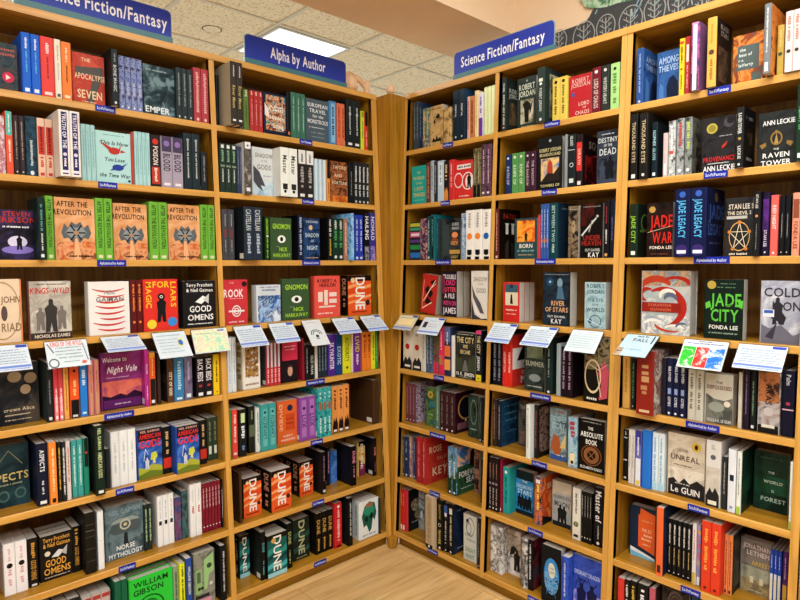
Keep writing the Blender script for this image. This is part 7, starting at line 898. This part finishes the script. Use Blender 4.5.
('R3', 2, 'F', [(1.5278, 0.0, 1)], 0.032, 0.0958, 0.1552, 0.012, 0, 0, 'm:#1d1f1f,#282b2a,#151617@12', 'm:#1d1f1f,#282b2a,#151617@12', 'm:#1d1f1f,#282b2a,#151617@12', '', 't~ANN LECKIE~#e6e5e2~.55~.8~.085~.9;o~#8a6a34~.5~.5~.17~.13~.74;e~#8a6a34~.5~.62~.05~.03;g~#8a6a34~.02,.4,.2,.44,.22,.38,.1,.32;g~#8a6a34~.98,.4,.8,.44,.78,.38,.9,.32;g~#a8884a~.44,.4,.5,.6,.56,.4;t~THE~#dcdcd8~.5~.3~.035~.2;t~RAVEN~#e6e5e2~.5~.19~.09~.94;t~TOWER~#e6e5e2~.5~.05~.09~.94', 'black cover with bronze winged emblem'),
('R3', 2, 'S', [(1.6342, 0.0, 1)], 0.02, 0.155, 0.2139, -0.02, 0, 0, '#16301f', '#16301f', '#16301f', 't~HEART OF~#4ad06a~.3~.8~.6;q~#e8e8e8~.04~.1', '', 'black spine with bright green lettering at right edge'),
('R3', 3, 'S', [(1.1469, 0.0, 1)], 0.0282, 0.108, 0.1835, 0.006, 0, 0, '#1d2a1f', '#19201a', '#19201a', 't~JADE CITY~#94c83c~.27~.78~.62;q~#e8e8e0~.05~.12', 'o~#6a8a40~.5~.66~.3~.16~.8;h~#6a8a40~.5~.5~.7~.06', 'black spine with lime title'),
('R3', 3, 'F', [(1.2032, 0.0, 1)], 0.032, 0.0877, 0.1818, 0.012, 0, 0, 'm:#17110f,#2a1a16,#120d0c@14', 'm:#17110f,#2a1a16,#120d0c@14', 'm:#17110f,#2a1a16,#120d0c@14', '', 'e~#b8924a~.18~.88~.13;t~JADE~#cc2a22~.55~.66~.22~.9;t~WAR~#cc2a22~.6~.36~.2~.8;l~#c8b8a0~.0~.46~.9~.56~.02;t~FONDA LEE~#e8dcd4~.55~.18~.055~.9;h~#8a4a3a~.5~.06~.7~.02', 'black cover with tall red title and gold seal'),
('R3', 3, 'S', [(1.3064, 0.0, 1), (1.3555, 0.0, 1)], 0.0486, 0.155, 0.2161, -0.015, 0, 0, '#161c42', '#1a2040', '#1a2040', 't~JADE LEGACY~#5ab8ec~.28~.84~.5;e~#3a62b8~.92~.22;e~#3a2a6a~.1~.42;q~#e8e8f0~.05~.1', 't~JADE~#3a5a9a~.55~.66~.2~.9;t~LEGACY~#3a5a9a~.55~.4~.16~.94;e~#6a5a34~.5~.88~.1;h~#4a5a8a~.5~.2~.7~.04', 'thick navy spine with glowing blue title'),
('R3', 3, 'F', [(1.448, 0.0, 1)], 0.032, 0.0774, 0.1781, 0.012, 0, 0, 'm:#1c1c1f,#2c2b2c,#121214@10', 'm:#1c1c1f,#2c2b2c,#121214@10', 'm:#1c1c1f,#2c2b2c,#121214@10', '', 't~STAN LEE S~#d8ccb8~.56~.85~.085~.94;t~THE DEVIL S~#d8ccb8~.5~.74~.06~.9;b~#b8b4ac~.02~.64~.8~.69;o~#d0a468~.52~.34~.4~.25~.93;l~#e8d8b8~.52~.58~.3~.14~.025;l~#e8d8b8~.52~.58~.76~.14~.025;l~#e8d8b8~.14~.42~.9~.42~.025;l~#e8d8b8~.14~.42~.76~.14~.025;l~#e8d8b8~.9~.42~.3~.14~.025;e~#c87a2a~.52~.58~.08;e~#c87a2a~.14~.42~.07;e~#c87a2a~.9~.42~.07;e~#c87a2a~.28~.13~.07;e~#c87a2a~.78~.13~.07;h~#d8ccb8~.5~.04~.7~.04', 'black cover with star inside an orange circle'),
('R3', 3, 'S', [(1.5338, 0.0, 1)], 0.0173, 0.135, 0.1902, -0.01, 0, 0, '#1b1b1d', '#1b1b1d', '#1b1b1d', 't~STAN LEE~#d8d4cc~.72~.97~.5;e~#d08a4a~.62~.3;d~#8a8a88~.1~.5~.2', '', 'black spine with white head lettering and orange mark'),
('R3', 3, 'S', [(1.552, 0.0, 1)], 0.0199, 0.135, 0.1858, 0.006, 0, 0, '#1d1430', '#1d1430', '#1d1430', 'b~m:#5a2a7a,#2a1a44@40~.4~.9;t~STAN LEE~#dcd0e0~.14~.42~.5;e~#e8e8e8~.06~.16', '', 'black and purple spine with white foot lettering'),
('R3', 3, 'S', [(1.5737, 0.0, 1)], 0.0202, 0.108, 0.1773, 0.006, 0, 0, '#dc6058', '#dc6058', '#dc6058', 't~RED NIGHT~#f6dcd4~.35~.92~.6;e~#f0e0dc~.05~.2', '', 'salmon red spine with pale lettering'),
('R3', 3, 'S', [(1.5967, 0.0, 1), (1.6107, 0.0, 1)], 0.0136, 0.108, 0.1737, 0.006, 0, 0, '#141416', '#141416', '#141416', 'd~#a8a8a4~.3~.7~.2;e~#e8e8e8~.06~.16', '', 'black spine with small white marks'),
('R3', 3, 'S', [(1.6285, 0.0, 1)], 0.0193, 0.108, 0.1789, 0.006, 0, 0, '#e59478', '#e59478', '#e59478', 't~FONDA LEE~#8a3424~.1~.55~.7;b~#8a4a34~.6~.9', '', 'peach spine with dark brown lettering'),
('R3', 3, 'S', [(1.6494, 0.0, 0)], 0.0098, 0.108, 0.1771, 0.006, 0, 0, '#2a1c1a', '#2a1c1a', '#2a1c1a', '', '', 'black spine at the right edge'),
('R3', 4, 'F', [(1.1893, 0.0, 1)], 0.06, 0.1625, 0.2126, 0.024, 0, 1, 'm:#b4b6ae,#9aa4a8,#c8c4b8@12', 'm:#b4b6ae,#9aa4a8,#c8c4b8@12', 'm:#b4b6ae,#9aa4a8,#c8c4b8@12', '', 'b~m:#b8b0a0,#6a7a88,#c8924a,#8a9298@20~0~.76~1~1;b~m:#e4ddd0,#8a94a0,#dcdcd4,#a8b0b0@18~0~0~1~.3;a~#a8281c~.42~.42~.44~-75~120~.16~.9;a~#b03a24~.3~.72~.3~20~175~.2~.7;a~#a8281c~.7~.8~.26~-10~150~.14~.5;a~#a8281c~.12~.62~.16~60~260~.12~.8;a~#b84028~.62~.18~.34~190~300~.09~.5;a~#e4ddd0~.55~.6~.16~20~200~.1~.8;a~#5a6478~.6~.55~.12~0~180~.1~.9;a~#e8e4dc~.25~.14~.18~20~170~.1~.6;a~#e8e4dc~.7~.08~.2~20~170~.08~.5;a~#5a6478~.85~.12~.12~40~180~.06~.8;b~#8f2418~0~.35~.82~.5;t~SAMANTHA~#c86a50~.38~.46~.045~.5;t~SHANNON~#c86a50~.4~.39~.045~.5', 'large cover with red dragon over pale waves'),
('R3', 4, 'F', [(1.3936, 0.0, 1)], 0.04, 0.1139, 0.1862, 0.024, 0, 0, '#14211b', '#14211b', '#14211b', '', 'e~#b89a44~.16~.91~.12;h~#6a8a6a~.6~.93~.4~.02;h~#6a8a6a~.55~.87~.5~.02;t~JADE~#5dbb3f~.54~.66~.21~.8;t~CITY~#5dbb3f~.52~.4~.2~.72;g~#5dbb3f~0,.6,.12,.64,.16,.54,.02,.5;g~#5dbb3f~.86,.64,1,.66,.98,.52,.9,.54;l~#14211b~.2~.5~.8~.6~.02;t~FONDA LEE~#ecebe4~.5~.2~.065~.76;h~#8a9a8a~.5~.1~.8~.03', 'black-green cover with tall green title'),
('R3', 4, 'F', [(1.5528, 0.0, 1)], 0.03, 0.107, 0.1848, 0.024, 0, 0, 'm:#b8bac4,#9a9cac,#d0d0d4@10', 'm:#b8bac4,#9a9cac,#d0d0d4@10', 'm:#b8bac4,#9a9cac,#d0d0d4@10', '', 't~COLD~#39363f~.5~.82~.14~.9;t~IRON~#39363f~.62~.6~.14~.7;F~#2d2a30~.4~.3~.44;g~#2d2a30~.25,.5,.45,.56,.62,.42,.56,.3,.4,.36,.24,.4;g~#6a6874~0,0,.0,.3,.2,.24,.5,.3,.8,.14,1,.2,1,0;g~#3a3844~.1,.1,.4,.34,.3,.06;b~#d8dce0~.03~.42~.32~.54;b~#3a5ab0~.06~.48~.29~.53;h~#6a6874~.5~.05~.7~.03', 'grey-lilac cover with armoured man on rocks'),
('R3', 5, 'S', [(1.1366, 0.0, 1)], 0.027, 0.135, 0.1929, 0.018, 0, 0, '#e2ac58', '#e2ac58', '#e2ac58', 'd~#a8742a~.3~.9~.3', '', 'honey orange spine at the divider'),
('R3', 5, 'S', [(1.1677, 0.0, 0)], 0.0155, 0.108, 0.1775, 0.018, 0, 0, '#1c2420', '#1c2420', '#1c2420', 'd~#5a9a6a~.2~.9~.5;e~#d8d8d8~.06~.2', '', 'black-green thin spine'),
('R3', 5, 'S', [(1.2084, 0.0, 1)], 0.0587, 0.16, 0.2154, -0.03, 0, 1, '#8a271d', 'm:#c8c8c0,#7a3a30,#9aa4a8@20', 'm:#c8c8c0,#7a3a30,#9aa4a8@20', 'e~#b8986a~.9~.3;e~#7a2018~.9~.2;g~#8a271d~0;q~#8a271d~0;d~#c89a6a~.72~.78~.5;d~#c89a6a~.5~.68~.6;d~#b8845a~.3~.46~.5;q~#d8b890~.04~.08', '', 'very thick dark red spine with gold lettering, sticking out'),
('R3', 5, 'S', [(1.2733, 0.0, 1)], 0.0136, 0.135, 0.1909, 0.018, 0, 0, '#26222c', '#26222c', '#26222c', '', '', 'thin dark spine beside the thick red one'),
('R3', 5, 'S', [(1.2891, 0.0, 1), (1.3103, 0.0, 1), (1.3315, 0.0, 1)], 0.0207, 0.135, 0.1923, 0.018, 0, 0, '#1a1f3c', '#1a1f3c', '#1a1f3c', 'q~#8fa0d0~.38~.48;t~BELOVED~#e4e4ee~.5~.95~.5;t~CITIES~#e4e4ee~.14~.36~.5;e~#e8e8f0~.05~.24', '', 'navy spine with white lettering and pale block'),
('R3', 5, 'S', [(1.3578, 0.0, 1), (1.3817, 0.0, 1)], 0.0234, 0.108, 0.164, 0.018, 0, 0, '#cdcabc', '#cdcabc', '#cdcabc', 'd~#6a6a62~.2~.92~.5', '', 'cream spine with grey lettering'),
('R3', 5, 'F', [(1.4067, 0.0, 1)], 0.035, 0.0827, 0.1582, 0.024, 0, 0, '#c9c5b6', '#c9c5b6', '#c9c5b6', '', 't~THE~#6a2a24~.5~.83~.05~.24;t~DISPOSSESSED~#6a2a24~.5~.73~.075~.92;b~m:#4a4c48,#7a7a70,#2a2c2a@8~0~0~1~.58;g~#c9c5b6~0,.6,.3,.5,.7,.48,1,.55,1,.6;e~#9aa094~.4~.34~.3~.1;e~#e0d8c4~.8~.42~.12;t~URSULA K. LE GUIN~#dcdcd4~.5~.07~.06~.9', 'cream cover with dark landscape photograph'),
('R3', 5, 'S', [(1.5059, 0.0, 1)], 0.0106, 0.108, 0.1717, 0.018, 0, 0, '#cdc6b4', '#cdc6b4', '#cdc6b4', '', '', 'thin cream spine'),
('R3', 5, 'S', [(1.5195, 0.0, 1)], 0.0176, 0.108, 0.1848, 0.018, 0, 0, '#231a2a', '#231a2a', '#231a2a', 'd~#8a7a98~.25~.9~.3', '', 'black-plum spine'),
('R3', 5, 'S', [(1.5389, 0.0, 1)], 0.016, 0.135, 0.1871, 0.018, 0, 0, '#191f1c', '#191f1c', '#191f1c', 'd~#7a9a80~.25~.8~.4;q~#d8d8d8~.04~.09', '', 'black-green spine'),
('R3', 5, 'S', [(1.5588, 0.0, 1)], 0.0584, 0.135, 0.1874, 0.018, 0, 0, 'm:#8a6a5c,#b8b4b4,#6a6468@18', 'm:#8a6a5c,#b8b4b4,#6a6468@18', 'm:#8a6a5c,#b8b4b4,#6a6468@18', 'b~m:#7a4a34,#c07a4a,#3a2420@20~.5~1;b~#1a181a~0~.13;e~#c8c0c0~.35~.24;q~#e0dccc~.09~.14;t~ARAS~#1d1a1c~.45~.8~.3', '', 'very wide grey and brown spine with white horse'),
('R3', 5, 'S', [(1.6209, 0.0, 1)], 0.0325, 0.16, 0.1937, 0.018, 0, 1, '#16172a', '#16172a', '#16172a', 'b~#d8a8b8~.4~.42;t~Palm~#d8d8d8~.78~.94~.4;e~#9a3a4a~.5~.2', '', 'thick black-blue spine with pink band'),
('R3', 6, 'S', [(1.1354, 0.0, 1)], 0.0183, 0.108, 0.1821, 0.047, 0, 0, '#1b1b1b', '#1b1b1b', '#1b1b1b', 'b~#d8d8d8~.4~.42;b~#c8c8c8~.84~.86;d~#c8c8c8~.88~.97~.5;q~#d8d8d8~.04~.08', '', 'black spine with white bands'),
('R3', 6, 'S', [(1.1614, 0.0, 0), (1.1729, 0.0, 0)], 0.011, 0.135, 0.1903, 0.034, 0, 0, '#ded8d0', '#ded8d0', '#ded8d0', 'd~#8a8a84~.3~.9~.4', '', 'cream spine beside the black one'),
('R3', 6, 'S', [(1.1877, 0.0, 1)], 0.0221, 0.135, 0.1932, 0.029, 0, 0, '#6a6ab8', '#6a6ab8', '#6a6ab8', 'b~#e4e8ee~0~.5;b~#3a3c90~.75~1;q~#e8c84a~.02~.1;d~#e8e8f8~.55~.9~.4', '', 'violet and white gradient spine'),
('R3', 6, 'S', [(1.2147, 0.0, 1)], 0.0289, 0.135, 0.2022, 0.023, 0, 0, '#2a72ce', '#2a72ce', '#2a72ce', '', '', 'plain bright blue spine'),
('R3', 6, 'S', [(1.2445, 0.0, 1), (1.2651, 0.0, 1)], 0.0201, 0.135, 0.1972, 0.034, 0, 0, '#dbe6ea', '#dbe6ea', '#dbe6ea', 'd~#7ab0d0~.15~.92~.5;b~#a8d4e4~0~.14', '', 'white spine with pale blue lettering'),
('R3', 6, 'F', [(1.2922, 0.0, 1)], 0.032, 0.1191, 0.2073, 0.044, 0, 0, 'm:#b8aa94,#d0c4b0,#9a8e7c@9', 'm:#b8aa94,#d0c4b0,#9a8e7c@9', 'm:#b8aa94,#d0c4b0,#9a8e7c@9', '', 'e~#cba63a~.76~.83~.13;e~#2a2418~.76~.83~.05~.04;t~THE~#6a5a4c~.46~.74~.03~.16;t~UNREAL~#5c4c42~.46~.62~.085~.8;b~m:#c8bcaa,#e0d8c8,#a89c8c@10~0~.2~1~.45;h~#5a4a40~.4~.5~.5~.02;g~#262426~0,0,0,.24,.15,.28,.3,.2,.45,.3,.6,.22,.8,.3,1,.24,1,0;t~Le GUIN~#eceae4~.48~.1~.1~.8;h~#c8c4c0~.4~.2~.4~.03', 'cloudy beige cover with gold seal'),
('R3', 6, 'S', [(1.4189, 0.0, 1)], 0.0448, 0.16, 0.2113, 0.026, 0, 1, '#d8d4ce', '#d8d4ce', '#d8d4ce', 'b~m:#b8b0a4,#d0c8bc@14~.25~.6;g~#262426~.3;b~#262426~0~.16;e~#5a6068~.75~.2;d~#b8b4ac~.84~.94~.3;q~#e8e4c8~.03~.09', '', 'wide white spine with black foot'),
('R3', 6, 'S', [(1.467, 0.0, 1)], 0.0145, 0.108, 0.1669, 0.028, 0, 0, '#2c2e30', '#2c2e30', '#2c2e30', 'd~#a8a8a4~.3~.9~.4', '', 'dark grey spine'),
('R3', 6, 'S', [(1.4858, 0.0, 1)], 0.0228, 0.135, 0.1961, 0.022, 0, 0, '#dfe4ea', '#dfe4ea', '#dfe4ea', 'q~#1c2a3a~.5~.6;e~#8a90c0~.08~.25', '', 'pale blue-white spine'),
('R3', 6, 'S', [(1.5104, 0.0, 1)], 0.0133, 0.135, 0.1946, 0.022, 0, 0, '#e4e8e0', 'm:#14281f,#1d3a2c,#0f1c18@10', 'm:#14281f,#1d3a2c,#0f1c18@10', 'b~#a8c83a~0~.12;d~#5a6a5a~.3~.9~.3', 'b~m:#26503a,#16301f@8~0~.3~1~.55', 'white spine with green foot and dark green cover'),
('R3', 6, 'F', [(1.5298, 0.0, 1)], 0.032, 0.0947, 0.1847, 0.116, 0, 0, 'm:#12221c,#1d3a2c,#101a17@7', 'm:#12221c,#1d3a2c,#101a17@7', 'm:#12221c,#1d3a2c,#101a17@7', '', 'b~m:#1d5038,#16301f@7~0~.3~1~.6;h~#3a5a4a~.5~.9~.7~.03;t~THE~#b8c4b0~.5~.66~.035~.24;t~WORLD~#b8c4b0~.56~.5~.05~.6;t~IS~#b8c4b0~.56~.35~.04~.12;t~FOREST~#a8c0b0~.58~.2~.07~.8', 'dark green cover with pale spaced lettering'),
('R3', 6, 'S', [(1.6523, 0.0, 1)], 0.007, 0.135, 0.1982, 0.013, 0, 0, '#e4e8de', '#e4e8de', '#e4e8de', 'b~#a8c83a~0~.12', '', 'thin white spine with green foot at the divider'),
('R3', 7, 'F', [(1.1552, 0.0, 1)], 0.032, 0.0915, 0.1828, 0.079, 0, 0, '#1c2c44', '#1c2c44', '#1c2c44', '', 'g~#e5642e~.4,.98,1,.9,1,.5,.35,.7;g~#e8622c~.32,.85,1,.7,1,.12,.32,.22;h~#f0b890~.66~.74~.4~.03;t~THE ZZ~#f4c8a4~.66~.56~.06~.4;h~#f4c8a4~.66~.46~.44~.05;h~#f4c8a4~.66~.38~.4~.05;h~#f4c8a4~.66~.28~.3~.04;g~#7abcd8~0,0,0,.14,.5,.1,1,.04,1,0;g~#e8ecea~0,.1,0,.18,.5,.12,1,.06,1,.02,.5,.07', 'navy cover with tilted orange label and pale surf'),
('R3', 7, 'S', [(1.2833, 0.0, 1)], 0.0221, 0.155, 0.2321, 0.0, 0, 0, '#ea6a3a', '#17243c', '#17243c', 'q~#3a2a24~.05~.16', '', 'orange spine with black foot mark'),
('R3', 7, 'S', [(1.3063, 0.0, 1), (1.3217, 0.0, 1), (1.3371, 0.0, 1), (1.3525, 0.0, 1), (1.3679, 0.0, 1)], 0.0149, 0.135, 0.1897, 0.037, 0, 0, '#17171a', '#17171a', '#17171a', 'd~#e0dcd4~.55~.92~.5;d~#c8b070~.2~.5~.35;e~#d8d8d8~.06~.2', '', 'black spine with silver and gold lettering'),
('R3', 7, 'S', [(1.388, 0.0, 1)], 0.0126, 0.135, 0.202, 0.029, 0, 0, '#e2dcdc', '#e2dcdc', '#e2dcdc', 'd~#b83a44~.4~.9~.4;b~#c8b040~0~.2', '', 'thin white spine with red marks'),
('R3', 7, 'S', [(1.4015, 0.0, 1)], 0.0107, 0.135, 0.1999, 0.034, 0, 0, 'm:#c85a6a,#6a8ac8,#e0a040@50', 'm:#c85a6a,#6a8ac8,#e0a040@50', 'm:#c85a6a,#6a8ac8,#e0a040@50', 'b~#e8e4e0~0~.14', '', 'thin multicoloured spine'),
('R3', 7, 'S', [(1.4218, 0.0, 1), (1.4503, 0.0, 1)], 0.0279, 0.155, 0.2268, 0.012, 0, 0, '#dc4028', '#dc4028', '#dc4028', 'd~#f4a04a~.3~.9~.5;e~#6a1c14~.06~.2', '', 'red-orange spine with yellow-orange flame at foot'),
('R3', 7, 'S', [(1.4791, 0.0, 1), (1.4913, 0.0, 1)], 0.0117, 0.135, 0.1913, 0.043, 0, 0, '#e28450', '#26221f', '#26221f', 'd~#8a3a1c~.15~.9~.5;q~#3a2018~.03~.08', 'b~m:#26221f,#5a5448@20~.1~.1~.9~.9', 'light orange spine with brown lettering'),
('R3', 7, 'F', [(1.5049, 0.0, 1)], 0.032, 0.0881, 0.1709, 0.109, 0, 0, 'm:#6f6868,#857c74,#55504e@9', 'm:#6f6868,#857c74,#55504e@9', 'm:#6f6868,#857c74,#55504e@9', '', 't~JONATHAN~#dccccc~.5~.88~.085~.9;t~LETHEM~#dccccc~.55~.76~.085~.75;t~ARREST~#cdb04a~.66~.58~.08~.62;b~m:#8a8a78,#a8a890,#6a7064@10~.0~.26~1~.5;b~m:#7a6a50,#a89468,#5a5244@12~0~0~1~.26;b~#d8cfae~.3~.2~.42~.32;b~#d8cfae~.62~.2~.74~.32;h~#c8b890~.5~.06~.5~.03', 'grey-violet cover with faded landscape'),
('R3', 7, 'S', [(1.5937, 0.0, 0), (1.6041, 0.0, 0), (1.6145, 0.0, 0)], 0.0099, 0.108, 0.1692, 0.087, 0, 0, '#2a4ab0', '#2a4ab0', '#2a4ab0', 'b~#e0dcc0~0~.5;b~#dfe2e8~.46~.56;d~#d8e0f0~.66~.9~.3', '', 'blue-topped cream spine with dark branch marks'),
('R3', 7, 'S', [(1.6254, 0.0, 1)], 0.0142, 0.108, 0.1695, 0.094, 0, 0, '#5a2a78', '#5a2a78', '#5a2a78', 'b~#e0b03a~.05~.4;d~#d8c8e0~.5~.9~.3', '', 'purple spine with yellow foot'),
('R3', 8, 'S', [(1.1538, 0.0, 0)], 0.0228, 0.135, 0.2086, 0.01, 0, 0, '#d23a34', '#d23a34', '#d23a34', '', '', 'red spine at the divider'),
('R3', 8, 'S', [(1.179, 0.0, 0)], 0.0182, 0.155, 0.2125, 0.01, 0, 0, '#1d1b1c', '#1d1b1c', '#1d1b1c', 'd~#e8e4dc~.4~.92~.6', '', 'black spine with white lettering'),
('R3', 8, 'S', [(1.1995, 0.0, 0)], 0.0212, 0.155, 0.2161, 0.01, 0, 0, '#1d1b17', '#1d1b17', '#1d1b17', 'd~#d8b84a~.4~.92~.6', '', 'black spine with yellow lettering'),
('R3', 8, 'S', [(1.2249, 0.0, 0)], 0.0362, 0.155, 0.2175, 0.01, 0, 0, '#1b1b1d', '#1b1b1d', '#1b1b1d', 'd~#ececec~.4~.92~.5', '', 'wide black spine with white lettering'),
('R3', 8, 'S', [(1.2651, 0.0, 0)], 0.0202, 0.16, 0.2173, 0.01, 0, 1, '#b85a68', '#3a2a28', '#3a2a28', '', '', 'dusty rose hardback spine'),
('R3', 8, 'F', [(1.2991, 0.0, 1)], 0.032, 0.0875, 0.237, 0.03, 0, 0, 'm:#1a1614,#3a302c,#120f0e@30', 'm:#1a1614,#3a302c,#120f0e@30', 'm:#1a1614,#3a302c,#120f0e@30', '', 'o~#5a4c44~.5~.8~.3~.16~.8;o~#5a4c44~.5~.8~.18~.1~.8', 'black ornamented cover seen only at its top'),
('R3', 8, 'S', [(1.3984, 0.0, 0), (1.4199, 0.0, 0)], 0.021, 0.155, 0.2432, 0.02, 0, 0, '#2a3a4a', '#2a3a4a', '#2a3a4a', '', '', 'dark blue spine seen only at its top'),
]
for b in BOOKS: book(*b)
o = REST.build("small_books"); tag(o, "remaining thin books among the rows on all the oak shelves", "books"); o["kind"] = "stuff"
